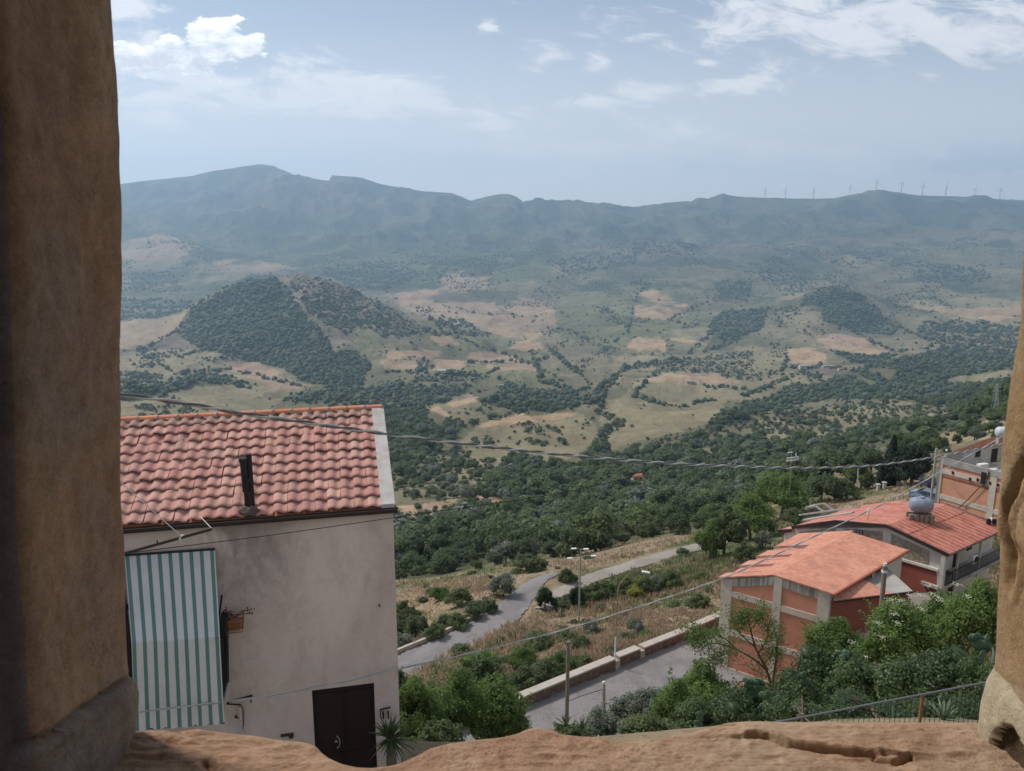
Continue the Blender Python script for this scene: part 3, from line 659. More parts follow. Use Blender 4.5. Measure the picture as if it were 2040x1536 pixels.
def ribbon(name, path, hw, mat, lift=.03, th=.0):
    P = [Vector(p) for p in path]; n = len(P); V = []; Fq = []
    hwa = np.interp(np.linspace(0, 1, n), np.linspace(0, 1, len(hw)), hw) if hasattr(hw, '__len__') else [hw] * n
    K = 7
    for i, p in enumerate(P):
        d = P[min(i + 1, n - 1)] - P[max(i - 1, 0)]; d.z = 0; d.normalize(); s = Vector((d.y, -d.x, 0))
        for k in range(K):
            u = (k / (K - 1) * 2 - 1); e = 1 + (.05 * sin(i * 1.3) + .06 * sin(i * .37 + 2)) * (abs(u) > .9)
            V.append(p + s * u * hwa[i] * e + Vector((0, 0, lift + .05 * (1 - u * u))))
    for i in range(n - 1):
        for k in range(K - 1): Fq.append((i * K + k, i * K + k + 1, (i + 1) * K + k + 1, (i + 1) * K + k))
    me = np_mesh(name, np.array([v[:] for v in V]), np.array(Fq), [mat], smooth=True)
    return link(name, me, kind='structure')
ribbon('road', ROADS[0][0], 3.3, M_['asphalt'])
ribbon('road', ROADS[1][0], ROADS[1][1], M_['asphalt'])
ribbon('path', ROADS[2][0], 1.0, M_['track'])
# ---------------------------------------------------------------- vegetation generators
RS = np.random.RandomState
def unit(r, n):
    v = r.normal(size=(n, 3)); return v / np.linalg.norm(v, axis=1)[:, None]
def ico(sub):
    bm = bmesh.new(); bmesh.ops.create_icosphere(bm, subdivisions=sub, radius=1)
    V = np.array([v.co[:] for v in bm.verts]); Fc = np.array([[v.index for v in f.verts] for f in bm.faces]); bm.free(); return V, Fc
ICO1, ICO2, ICO3 = ico(1), ico(2), ico(3)
def leaf_quads(P, Nn, size, r, aspect=.6):
    """diamond leaves at points P facing Nn"""
    n = len(P); a = np.cross(Nn, unit(r, n)); a /= np.linalg.norm(a, axis=1)[:, None] + 1e-9; b = np.cross(Nn, a)
    sz = (size * r.uniform(.65, 1.35, n))[:, None]
    V = np.stack([P - a * sz, P - b * sz * aspect + Nn * sz * .15, P + a * sz, P + b * sz * aspect + Nn * sz * .15], 1).reshape(-1, 3)
    return V, np.arange(n * 4).reshape(n, 4)
def crown(seed, n, rx, rz, zc, leaf, K=14, fill=.35, flat=0.0, conical=0.0, ry=None):
    """lumpy crown: leaves on the shells of K clumps spread through an ellipsoid; returns V, F, tint, clump centres"""
    r = RS(seed); ry = ry or rx
    C = unit(r, K) * (r.uniform(.25, 1.0, K) ** .6)[:, None] * .80
    C[:, 2] = np.abs(C[:, 2]) * (1 - flat) * 1.1 - .35 + .1 * r.normal(size=K)
    if conical: C[:, :2] *= (1 - conical * (C[:, 2:3] + .5) / 1.3)
    rad = r.uniform(.22, .46, K)
    if conical: rad *= (1 - .45 * conical * (C[:, 2] + .5) / 1.3)
    k = r.randint(0, K, n); d = unit(r, n); d[:, 2] = np.where(d[:, 2] < -.3, -d[:, 2], d[:, 2])
    q = np.where(r.rand(n) < fill, r.uniform(.3, .85, n), r.uniform(.85, 1.08, n))
    P = C[k] + d * (rad[k] * q)[:, None]
    # leafy sprays that break the outline
    S = 60; so = r.randint(0, K, S); sdv = unit(r, S); sdv[:, 2] = np.abs(sdv[:, 2]) * .9; m = r.rand(n) < .16; ks = r.randint(0, S, n); ln = r.uniform(.7, 1.75, n)
    Ps = C[so[ks]] + sdv[ks] * (rad[so[ks]] * ln)[:, None] + r.normal(size=(n, 3)) * .035; P = np.where(m[:, None], Ps, P)
    P = P * np.array([rx, ry, rz]); Nn = d * .8 + unit(r, n) * .7 + np.array([0, 0, .35]); Nn /= np.linalg.norm(Nn, axis=1)[:, None]
    P[:, 2] += zc
    V, Fq = leaf_quads(P, Nn, leaf, r)
    clt = r.uniform(.15, .85, K)
    t = np.clip(clt[k] * .5 + r.uniform(0, 1, n) * .5, 0, 1)
    return V, Fq, np.repeat(t, 4), C * np.array([rx, ry, rz]) + np.array([0, 0, zc]), rad * min(rx, rz)
def merge(parts):
    V = []; Fl = {}; t = []; o = 0
    for (v, f, tt) in parts:
        V.append(v); t.append(tt); f = np.asarray(f); Fl.setdefault(f.shape[1], []).append(f + o); o += len(v)
    return np.concatenate(V), [np.concatenate(x) for x in Fl.values()], np.concatenate(t)
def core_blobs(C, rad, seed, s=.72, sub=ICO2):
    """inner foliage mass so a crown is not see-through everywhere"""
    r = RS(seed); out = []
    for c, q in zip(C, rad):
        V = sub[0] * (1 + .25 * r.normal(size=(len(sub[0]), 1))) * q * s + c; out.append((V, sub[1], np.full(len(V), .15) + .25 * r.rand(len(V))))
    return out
def trunk_mb(h, r0, C, seed, n=7, base=(0, 0, 0), lean=(0, 0)):
    r = RS(seed); mb = MB(); top = Vector((base[0] + lean[0], base[1] + lean[1], h))
    mid = Vector(base).lerp(top, .5) + Vector((r.normal() * .06 * h, r.normal() * .06 * h, 0))
    mb.tube([base, mid, top], [r0, r0 * .8, r0 * .6], 7)
    for c in list(C)[:n]:
        c = Vector([float(x) for x in c]); m = top.lerp(c, .5) + Vector((r.normal() * .1, r.normal() * .1, .12 * h)) * .4
        mb.tube([top, m, c], [r0 * .5, r0 * .32, r0 * .10], 5)
    return mb
def me_tree(name, seed, n, rx, rz, zc, leaf, mat, K=14, core=.7, **kw):
    V, Fq, t, C, rad = crown(seed, n, rx, rz, zc, leaf, K, **kw)
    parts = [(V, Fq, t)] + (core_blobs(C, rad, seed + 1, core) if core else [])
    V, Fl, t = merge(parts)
    return np_mesh(name, V, Fl, [mat], attrs={'tint': t}), C
def me_trunk(name, h, r0, C, seed, n=6, lean=(0, 0), mat=None):
    mb = trunk_mb(h, r0, C, seed, n, lean=lean); me = bpy.data.meshes.new(name); me.from_pydata([tuple(v) for v in mb.v], [], mb.f); me.materials.append(mat or M_['bark']); me.update(); return me
def tree_thing(name, loc, crown_me, trunk_me, label, cat='tree', group=None, s=1.0, rz=0.0, parts=('crown', 'trunk')):
    e = empty(name, loc, label, cat, group, rz); e.scale = (s, s, s)
    link(parts[0], crown_me, e)
    if trunk_me: link(parts[1], trunk_me, e)
    return e
# ---------------------------------------------------------------- trees of the valley
HEDGES = [(7, [(1060, 960), (1180, 930), (1190, 880), (1240, 850), (1195, 825), (1200, 790), (1235, 740), (1280, 722)]), (14, [(1210, 925), (1200, 870), (1240, 845)]), (10, [(1000, 830), (1100, 810), (1180, 790), (1240, 735), (1360, 715), (1410, 670), (1440, 640)]),
 (6, [(1090, 690), (1180, 770), (1120, 790)]), (9, [(1060, 700), (1080, 760), (1150, 780), (1050, 800)]), (4, [(1205, 700), (1250, 660), (1270, 580)]), (4, [(760, 668), (850, 662), (900, 668), (1060, 725), (1110, 700)]), (3, [(866, 603), (958, 627), (1003, 626), (1070, 632), (1050, 650)]),
 (4, [(244, 700), (290, 700), (380, 640)]), (5, [(280, 700), (350, 745), (460, 735), (620, 775)]), (5, [(320, 790), (400, 755), (500, 775)]), (5, [(770, 740), (850, 740), (960, 750), (990, 735)]), (4, [(930, 722), (1060, 722), (1120, 760)]), (6, [(1290, 760), (1260, 790), (1340, 810), (1420, 800)]),
 (5, [(1400, 770), (1490, 775)]), (5, [(1570, 700), (1560, 735), (1650, 730), (1700, 740)]), (4, [(930, 850), (1060, 815), (1150, 818)]), (9, [(1480, 790), (1600, 740), (1640, 760)]), (6, [(1770, 640), (1900, 700), (2030, 690)]), (5, [(1650, 640), (1780, 700), (1860, 690)]), (6, [(1410, 600), (1330, 640), (1420, 650)]), (7, [(240, 628), (380, 600)]), (5, [(640, 545), (730, 565), (850, 560), (960, 545)]), (7, [(1090, 560), (1250, 520), (1400, 500)])]
NOTREE = [P for c, s, P in FIELDS if s <= .08]
HEDGES = [(q_, [(x_ - 160 if x_ <= 246 else x_, y_) for x_, y_ in P_]) for q_, P_ in HEDGES]
def dens_map(px, py):
    d = np.full(px.shape, .030); base = fbm(px / 60, py / 22, 4); d = np.where(base > .12, .16, d); d = np.where(base > .3, .35, d)
    ins = np.zeros(px.shape, bool)
    for q, P in WOODS:
        k = inpoly(px, py, P); d = np.where(k, np.maximum(q, np.where(ins, d, 0)), d); ins |= k
    for P in NOTREE:
        d = np.where(inpoly(px, py, P), .004, d)
    for w, L in HEDGES:
        for (a, b) in zip(L[:-1], L[1:]):
            dx, dy = b[0] - a[0], b[1] - a[1]; u = np.clip(((px - a[0]) * dx + (py - a[1]) * dy) / (dx * dx + dy * dy), 0, 1)
            q = np.hypot(px - a[0] - u * dx, (py - a[1] - u * dy) * 1.6); d = np.where(q < w * .55, np.maximum(d, .9), d)
    return d
def scatter():
    r = RS(5); N = 150000
    px = r.uniform(205, 2062, N); py = r.uniform(425, 1215, N)
    jx = px + 5 * fbm(px / 14, py / 14, 3); jy = py + 4 * fbm(px / 14 + 40, py / 14, 3)
    D = dens_map(jx, jy); lam = N / ((2062 - 205) * (1215 - 425.0))
    out = []
    j = np.clip(np.interp((px - CX) / F / CP, TT, np.arange(len(TT))), 0, len(TT) - 1).astype(int)
    for i in range(N):
        col = _runmin[:, j[i]]; k = int(np.searchsorted(-col, -py[i]))
        if k == 0 or k >= len(col) - 14: continue
        c0, c1 = col[k - 1], col[k]
        y = ys[_r0 + k - 1] + (ys[_r0 + k] - ys[_r0 + k - 1]) * (c0 - py[i]) / max(c0 - c1, 1e-6)
        if y < 118 or y > 6900: continue
        R = 3.3 * np.exp(.42 * r.normal()); R = min(max(R, 1.3), 7.0)
        if D[i] < .5: R *= .72
        if y > 2500: R *= 1.15
        cp = 2 * R * F / y                            # crown width in pixels
        want = D[i] ** 1.15 * 1.9 / (cp * cp * (.10 + .16 * min(1, y / 1500)) + 4.0)
        if D[i] < .2 : want *= .7
        if y > 3000: want *= 1.5
        if r.rand() > want / lam: continue
        d = ray(px[i], py[i]); x = d[0] / d[1] * y
        out.append((x, y, R, D[i], px[i], py[i]))
    return np.array(out)
TRS = scatter(); TRS = TRS[np.argsort(TRS[:, 1])]
TZ = ground(TRS[:, 0], TRS[:, 1])
print('TREES', len(TRS), 'y<300', (TRS[:, 1] < 300).sum(), 'y<900', (TRS[:, 1] < 900).sum(), 'y<2500', (TRS[:, 1] < 2500).sum())
def far_mass(sel, name, label, sub, seed, mats):
    r = RS(seed); n = len(sel); bv, bf = sub; m = len(bv)
    R = TRS[sel, 2]; P = np.stack([TRS[sel, 0], TRS[sel, 1], TZ[sel]], 1)
    an = r.uniform(0, 2 * pi, n); V = bv[None] * (1 + .24 * r.normal(size=(n, m, 1)))
    c, s = np.cos(an)[:, None], np.sin(an)[:, None]
    V = np.stack([V[..., 0] * c - V[..., 1] * s, V[..., 0] * s + V[..., 1] * c, V[..., 2]], -1)
    V = V * np.stack([R, R, R * r.uniform(.75, 1.05, n)], 1)[:, None]; V[..., 2] += (R * .62)[:, None]; V += P[:, None]
    Fq = (bf[None] + (np.arange(n) * m)[:, None, None]).reshape(-1, 3)
    t = np.clip(np.repeat(r.uniform(.0, .9, n), m).reshape(n, m) + .15 * r.normal(size=(n, m)), 0, 1).ravel()
    mi = np.repeat(r.choice(3, n, p=[.5, .38, .12]), len(bf))
    me = np_mesh(name, V.reshape(-1, 3), Fq, mats, mat_idx=mi, attrs={'tint': t})
    return link(name, me, kind='stuff', label=label, cat=None)
MATS3 = [M_['wood_dark'], M_['wood_mid'], M_['wood_grey']]
idx = np.arange(len(TRS)); yy = TRS[:, 1]
near_i = idx[:260] if len(idx) > 260 else idx
mid_i = idx[(idx >= 260) & (yy < 1000)]; f1 = idx[(yy >= 1000) & (yy < 2600)]; f2 = idx[yy >= 2600]
far_mass(f1, 'valley_woods', 'scattered trees and woods on the valley fields', ICO1, 21, MATS3)
ICO0 = (ICO1[0][:12], None)
bm = bmesh.new(); bmesh.ops.create_icosphere(bm, subdivisions=1, radius=1); bm.free()
def icosa():
    p = (1 + 5 ** .5) / 2; v = np.array([(-1, p, 0), (1, p, 0), (-1, -p, 0), (1, -p, 0), (0, -1, p), (0, 1, p), (0, -1, -p), (0, 1, -p), (p, 0, -1), (p, 0, 1), (-p, 0, -1), (-p, 0, 1)], float)
    f = np.array([(0, 11, 5), (0, 5, 1), (0, 1, 7), (0, 7, 10), (0, 10, 11), (1, 5, 9), (5, 11, 4), (11, 10, 2), (10, 7, 6), (7, 1, 8), (3, 9, 4), (3, 4, 2), (3, 2, 6), (3, 6, 8), (3, 8, 9), (4, 9, 5), (2, 4, 11), (6, 2, 10), (8, 6, 7), (9, 8, 1)])
    return v / np.linalg.norm(v[0]), f
far_mass(f2, 'mountain_woods', 'tiny trees dotting the far slopes', icosa(), 22, MATS3)
def mid_mass(sel):
    r = RS(33); n = len(sel); L = 210
    K = 6; R = TRS[sel, 2]; P = np.stack([TRS[sel, 0], TRS[sel, 1], TZ[sel]], 1)
    C = unit(r, n * K).reshape(n, K, 3) * .5; C[..., 2] = np.abs(C[..., 2]) * .9
    k = r.randint(0, K, (n, L)); d = unit(r, n * L).reshape(n, L, 3); d[..., 2] = np.where(d[..., 2] < -.2, -d[..., 2], d[..., 2])
    Q = np.take_along_axis(C, k[..., None], 1) + d * r.uniform(.42, .62, (n, L, 1))
    Q = Q * R[:, None, None]; Q[..., 2] = Q[..., 2] * .95 + (R * .55)[:, None]; Q += P[:, None]
    Nn = d * .8 + unit(r, n * L).reshape(n, L, 3) * .6 + np.array([0, 0, .3]); Nn /= np.linalg.norm(Nn, axis=-1)[..., None]
    V, Fq = leaf_quads(Q.reshape(-1, 3), Nn.reshape(-1, 3), np.repeat(R * .15, L), r)
    ct = r.uniform(0, .9, (n, 1)) * .6 + r.uniform(0, 1, (n, L)) * .4; t = np.repeat(ct.ravel(), 4)
    mi = np.repeat(r.choice(3, n, p=[.5, .36, .14]), L)
    # inner masses
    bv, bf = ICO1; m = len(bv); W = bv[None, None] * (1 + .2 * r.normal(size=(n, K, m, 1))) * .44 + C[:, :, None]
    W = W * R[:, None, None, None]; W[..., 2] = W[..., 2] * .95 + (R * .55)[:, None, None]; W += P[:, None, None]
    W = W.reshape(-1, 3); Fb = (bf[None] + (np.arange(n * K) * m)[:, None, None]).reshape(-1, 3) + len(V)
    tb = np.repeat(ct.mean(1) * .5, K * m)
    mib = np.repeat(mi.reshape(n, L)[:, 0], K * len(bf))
    me = np_mesh('hillside_woods', np.concatenate([V, W]), [Fq, Fb], MATS3, mat_idx=np.concatenate([mi, mib]), attrs={'tint': np.concatenate([t, tb])})
    link('hillside_woods', me, kind='stuff', label='dense mixed woods covering the slopes below the town')
mid_mass(mid_i)
# the nearest trees of the wood, one by one
KINDS = []
rr = RS(77)
for q in range(7):
    mat = [M_['wood_dark'], M_['wood_mid'], M_['wood_dark'], M_['wood_grey'], M_['wood_mid'], M_['wood_dark'], M_['wood_grey']][q]
    me, C = me_tree('crown', 100 + q, 2600 if q != 3 else 2000, 1.0, .95, .78, .062, mat, K=11 + q % 4, core=.62)
    tk = me_trunk('trunk', .45, .06, C, 100 + q, 5)
    KINDS.append((me, tk))
LBL = {0: 'dark green round oak in the dense wood below the town', 1: 'mid green bushy tree in the dense wood below the town', 2: 'silvery grey olive tree at the edge of the dense wood'}
proto = {}
for n_, i in enumerate(near_i):
    q = int(rr.choice(7, p=[.2, .2, .17, .09, .14, .13, .07]))
    knd = 2 if q in (3, 6) else (1 if q in (1, 4) else 0)
    R = TRS[i, 2] * (.8 if knd == 2 else 1.0)
    loc = (TRS[i, 0], TRS[i, 1], TZ[i] - .1)
    if q not in proto:
        e = tree_thing(['oak_tree', 'leafy_tree', 'olive_tree'][knd], loc, KINDS[q][0], KINDS[q][1], LBL[knd], 'tree', 'trees of the wood below the town'); proto[q] = e
    else:
        e = obj_copy(proto[q]); e.location = loc
    pxx = TRS[i, 4]; big = R > 3.6
    where = ('just right of the plastered house', 'behind the dry knoll by the bend', 'above the twin street lamp', 'above the dirt track', 'behind the large bright green trees', 'on the shoulder near the dark cypress')[int(np.searchsorted([900, 1090, 1230, 1400, 1640], pxx))]
    e['label'] = ('large ' if big else 'smaller ') + ['dark green oak', 'mid green leafy tree', 'silvery grey olive'][knd] + ' in the wood ' + where
    e.rotation_euler = (0, 0, rr.uniform(0, 6.28)); e.scale = (R, R, R * rr.uniform(.85, 1.15))
# ---------------------------------------------------------------- the stone window we look out of
def stone_mat(name, c1, c2, c3, warm=.5, streak=1.0, bs=.8):
    m, T, b, out = new_mat(name); co = T.N('ShaderNodeTexCoord').outputs['Object']
    st = T.N('ShaderNodeVectorMath', operation='MULTIPLY', ins={0: co, 1: (9, 9, 2.2 if streak else 9)}).outputs[0]
    n = T.noise(st, .9, 7, .62, .4); n2 = T.noise(co, 26, 10, .75); n3 = T.noise(co, 210, 8, .8); n4 = T.noise(co, 4.5, 4, .55, .5)
    col = T.mix(T.ramp(n, [(.36, 0.), (.62, 1.)]), c1, c2)
    col = T.mix(T.ramp(n4, [(.48, 0.), (.66, .75)]), col, c3)
    f = T.M('ADD', T.M('MULTIPLY', n2, .55), T.M('MULTIPLY', n3, .45))
    col = T.mix(T.ramp(f, [(.38, 0.), (.62, 1.)]), T.mix(1.0, col, (.66, .63, .60), 'MULTIPLY'), T.mix(1.0, col, (1.22, 1.21, 1.20), 'MULTIPLY'))
    pits = T.N('ShaderNodeTexVoronoi', ins={'Scale': 75.0}); T.link(co, pits.inputs['Vector'])
    T.link(col, b.inputs['Base Color']); b.inputs['Roughness'].default_value = .95; b.inputs['Specular IOR Level'].default_value = .1
    bump(T, b, T.M('ADD', T.M('MULTIPLY', n2, .014), T.M('ADD', T.M('MULTIPLY', n3, .009), T.M('MULTIPLY', pits.outputs['Distance'], .002))), bs, 1.0)
    return m
M_['jamb_brown'] = stone_mat('brown_sandstone', (.56, .36, .235), (.72, .49, .305), (.54, .43, .35))
M_['jamb_grey'] = stone_mat('grey_sandstone', (.56, .45, .35), (.46, .37, .29), (.38, .30, .24))
M_['jamb_tan'] = stone_mat('tan_sandstone', (.50, .335, .185), (.44, .30, .18), (.54, .41, .26))
M_['sill_stone'] = stone_mat('orange_sandstone', (.50, .31, .205), (.58, .375, .25), (.60, .44, .31), streak=0)
M_['inner_plaster'] = stone_mat('grey_inner_plaster', (.42, .36, .37), (.50, .43, .42), (.36, .30, .29))
YO = 1.0                    # distance of the outer wall face from the eye
surround = empty('window_surround', (0, YO, -.75), 'rough sandstone window opening framing the whole valley view, chipped sill below', 'window')
LJ = [(206, -60), (220, 0), (225, 80), (231, 180), (238, 300), (242, 450), (242, 600), (241, 780), (241, 1000), (248, 1080), (249, 1150), (250, 1230), (253, 1310), (257, 1338), (266, 1346), (273, 1370), (272, 1410), (267, 1460), (264, 1536), (262, 1600)]
RJ = [(2085, -60), (2075, 100), (2060, 300), (2040, 535), (2036, 640), (2022, 720), (2012, 800), (2004, 860), (1999, 905), (1992, 1000), (1988, 1045), (1990, 1060), (1996, 1075), (1995, 1110), (1989, 1200), (1986, 1290), (1983, 1320), (1967, 1350), (1957, 1400), (1953, 1460), (1953, 1536), (1955, 1600)]
def jamb(side, pts, y_in, mats, name, label, lower_z=0):
    V3 = [atY(px, py, YO) for px, py in pts]; zs = np.array([v.z for v in V3][::-1]); xs = np.array([v.x for v in V3][::-1])
    zz = np.concatenate([np.linspace(-.95, zs[0], 8)[:-1], np.arange(zs[0], .47, .0045), np.linspace(.48, .62, 8)])
    xe = np.interp(zz, zs, xs) * (1 - .013)
    sg = -1 if side == 'L' else 1
    # plan profile: parameter along outer face, round arris, reveal, arris, inner wall face
    prof = []
    for u in np.linspace(1.3, .05, 12): prof.append((u, 0, 0, 1, 0))
    for a in np.linspace(0, pi / 2, 8)[1:-1]: prof.append((.015 * (1 - sin(a)), -.015 * (1 - cos(a)), 0, cos(a), sin(a)))
    D = YO - y_in
    for v in np.arange(.015, D - .02, .0045): prof.append((0, -v, 0, 0, 1))
    for a in np.linspace(0, pi / 2, 6)[1:-1]: prof.append((.02 * (1 - cos(a)), -D + .02 * (1 - sin(a)), 0, -sin(a), cos(a)))
    for u in np.concatenate([np.arange(.02, .30, .006), np.linspace(.31, 1.3, 10)]): prof.append((u, -D, 0, -1, 0))
    P = np.array(prof); n = len(P)
    X = xe[:, None] + sg * P[None, :, 0]; Y = YO + np.repeat(P[None, :, 1], len(zz), 0); Z = np.repeat(zz[:, None], n, 1)
    # surface roughness (stone hand-dressed and weathered)
    U = np.cumsum(np.hypot(np.diff(P[:, 0], prepend=P[0, 0]), np.diff(P[:, 1], prepend=P[0, 1])))[None, :] + 0 * X
    onrev = np.clip((-P[:, 1]) / .05, 0, 1)[None, :]            # keep the silhouette where measured
    rough = .010 * fbm(U * 9 + (5 if sg > 0 else 0), Z * 4, 5) + .003 * fbm(U * 60, Z * 40, 4)
    disp = rough * (.25 + .75 * onrev)
    gro = 0 * X; low = np.zeros(X.shape, bool)
    V_ = (-P[:, 1])[None, :] + 0 * X                              # depth into the room
    if sg < 0:
        # joint between the tall upper block and the lower one, rising outward
        zj = -.616 + V_ * .22 + .010 * fbm(V_ * 22, V_ * 0, 3)
        w = np.abs(Z - zj); gro = -.016 * np.exp(-(w / .0045) ** 2) * (P[:, 0][None, :] < .03) * np.clip(V_ * 25, .15, 1)
        low = (Z < zj) & (P[:, 0][None, :] < .03); disp = disp + .010 * low * onrev
        gro = gro + .004 * fbm(V_ * 70, Z * 30, 4) * (V_ > .17) * (Z < -.45)
    else:
        zj = -.602 - .14 * (V_ - .0) + .012 * fbm(V_ * 25, V_ * 0 + 4, 3)
        low = (Z < zj) & (P[:, 0][None, :] < .03)
        gro = -.006 * np.exp(-((Z - zj) / .004) ** 2) * np.clip(V_ * 20, .0, 1)
        # deep vertical fissure seen at the right edge
        vf = .022 + .05 * np.clip((Z + .36) / .14, 0, 1) + .012 * np.clip((-.36 - Z) / .12, 0, 1) + .012 * fbm(Z * 16, Z * 0 + 2, 3)
        gro = gro - .022 * np.exp(-((V_ - vf) / .006) ** 2) * sstep((Z + .50) / .08) * sstep((-.10 - Z) / .1)
        gro = gro - .007 * np.exp(-((V_ - vf - .02 - .01 * fbm(Z * 20, Z * 0 + 9, 3)) / .004) ** 2) * sstep((Z + .52) / .05) * sstep((-.2 - Z) / .1)
        # spalled patch low down
        sp = ((V_ - .078) / .040) ** 2 + ((Z + .70) / .05) ** 2 + .6 * fbm(V_ * 40, Z * 40, 4)
        gro = gro - .016 * sstep((1.1 - sp) / .25)
    d = disp + gro
    nx = P[:, 4][None, :] * (-sg); ny = P[:, 3][None, :]
    X = X + nx * d; Y = Y + ny * d
    mi_v = np.zeros(X.shape, int); mi_v[low] = 1
    inner = (P[:, 1] < -D + .006)[None, :] & np.ones(X.shape, bool) if sg < 0 else np.zeros(X.shape, bool)
    mi_v[inner] = 2
    if sg > 0: mi_v[(sp < 1.0) & (P[:, 0][None, :] < .03)] = 2
    I = np.arange(X.size).reshape(X.shape); Q = np.stack([I[:-1, :-1], I[:-1, 1:], I[1:, 1:], I[1:, :-1]], -1)
    if sg > 0: Q = Q[..., ::-1]
    me = np_mesh(name, np.stack([X, Y - YO, Z + .75], -1).reshape(-1, 3), Q.reshape(-1, 4), mats, mat_idx=mi_v[:-1, :-1].ravel(), smooth=True)
    link(name, me, surround, label=label)
jamb('L', LJ, .775, [M_['jamb_brown'], M_['jamb_grey'], M_['inner_plaster']], 'jamb', 'dark brown weathered jamb stone', -.6)
jamb('R', RJ, .72, [M_['jamb_tan'], stone_mat('pale_limestone', (.62, .53, .36), (.56, .48, .32), (.66, .58, .42)), stone_mat('fissure_brown', (.14, .10, .06), (.18, .125, .075), (.12, .085, .055))], 'jamb', 'tan jamb stone with a deep fissure')
def sill():
    SP_ = [(150, 1452), (262, 1455), (300, 1450), (340, 1449), (400, 1447), (430, 1450), (455, 1456), (500, 1458), (530, 1463), (560, 1468), (600, 1471), (622, 1476), (632, 1482), (640, 1492), (655, 1503), (680, 1514), (710, 1521), (740, 1522), (775, 1519), (800, 1512), (830, 1498), (860, 1483),
           (900, 1473), (950, 1467), (1000, 1462), (1030, 1455), (1050, 1446), (1075, 1443), (1100, 1447), (1120, 1456), (1160, 1460), (1200, 1462), (1225, 1469), (1250, 1471), (1300, 1466), (1350, 1460), (1400, 1451), (1440, 1440), (1480, 1439), (1540, 1438), (1600, 1437), (1700, 1437), (1800, 1435), (1900, 1434), (1960, 1434), (2080, 1430)]
    z0 = -.70
    E = [atZ(px, py, z0) for px, py in SP_]
    xs = np.arange(-.80, 1.0, .0028); ye = np.interp(xs, [e.x for e in E], [e.y for e in E])
    us = np.concatenate([np.linspace(.25, 0, 10)[:-1] * -1, np.linspace(0, .012, 5), np.arange(.015, .20, .0014), np.arange(.202, .30, .003), np.linspace(.31, .6, 12)])
    X = np.repeat(xs[None], len(us), 0); Y = np.where(us[:, None] >= 0, ye[None] - us[:, None], ye[None] + 0 * us[:, None]); Z = np.where(us[:, None] >= 0, z0, z0 + us[:, None])
    Z = Z - .006 * np.exp(-np.clip(us[:, None], 0, 1) / .006) * (us[:, None] >= 0) + .0
    r = .0035 * fbm(X * 14, Y * 22, 5) + .003 * fbm(X * 60, Y * 90, 4) + .003 * ridged(X * 20 + 4, Y * 60, 4)
    r = r * np.clip(us[:, None] / .02, .12, 1)
    def crack(pts, w, dep, lip=0):
        q = np.full(X.shape, 9.0); sgn = np.zeros(X.shape)
        P3 = [atZ(a, b, z0) for a, b in pts]
        for a, b in zip(P3[:-1], P3[1:]):
            dx, dy = b.x - a.x, b.y - a.y; u = np.clip(((X - a.x) * dx + (Y - a.y) * dy) / (dx * dx + dy * dy), 0, 1)
            px_, py_ = X - a.x - u * dx, Y - a.y - u * dy
            dd = np.hypot(px_, py_ + .004 * fbm(X * 26, X * 0, 3)); k = dd < q; q = np.where(k, dd, q); sgn = np.where(k, py_, sgn)
        g = -dep * np.exp(-(q / w) ** 2)
        if lip: g = g + lip * np.exp(-q / .05) * sstep(sgn / .003 + .3)
        return g
    r = r + crack([(1490, 1471), (1530, 1474), (1570, 1488), (1640, 1500), (1700, 1508), (1742, 1512)], .0026, .016, .012)
    r = r + crack([(1742, 1518), (1775, 1524), (1790, 1520), (1812, 1508)], .0024, .012, .006)
    r = r + crack([(345, 1450), (380, 1460), (425, 1458)], .006, .010) + crack([(310, 1472), (370, 1480), (400, 1478)], .007, .006, .003) + crack([(412, 1520), (425, 1528)], .006, .012)
    r = r + crack([(1440, 1446), (1470, 1449)], .004, .006)
    Z = Z + r * (us[:, None] > 0)
    I = np.arange(X.size).reshape(X.shape); Q = np.stack([I[:-1, :-1], I[1:, :-1], I[1:, 1:], I[:-1, 1:]], -1)
    me = np_mesh('sill', np.stack([X, Y - YO, Z + .75], -1).reshape(-1, 3), Q.reshape(-1, 4)[:, ::-1], [M_['sill_stone']], smooth=True)
    link('sill', me, surround, label='orange chipped sandstone sill')
sill()
# lintel above the picture and the room behind us (both out of view; they shade the inner faces of the stones)
mb = MB(); mb.box((.05, .90, .74), (2.4, .26, .30)); mb.box((0, .8875, 1.6), (5.0, .225, 1.45)); mb.box((-2.05, .8875, -.25), (1.0, .225, 2.3)); mb.box((2.3, .8875, -.25), (1.0, .225, 2.3)); mb.box((.05, .80, -1.10), (5.2, .24, .42))
mb.build('lintel', M_['jamb_brown'], surround)
room = MB(); pw = .12
room.box((0, -2.0, 2.30), (5.2, 5.8, pw)); room.box((0, -2.0, -1.40), (5.2, 5.8, pw)); room.box((-2.6, -2.0, .45), (pw, 5.8, 3.9)); room.box((2.6, -2.0, .45), (pw, 5.8, 3.9)); room.box((0, -4.9, 1.95), (5.4, pw, .9)); room.box((0, -4.9, -1.1), (5.4, pw, .8)); room.box((-2.2, -4.9, .4), (1.0, pw, 2.2)); room.box((2.2, -4.9, .4), (1.0, pw, 2.2))  # unseen rear wall has an added opening that lets light onto the jambs
room.build('room_wall', simple('room_plaster', (.62, .58, .53), .9, .08), None, keep=True, kind='structure')
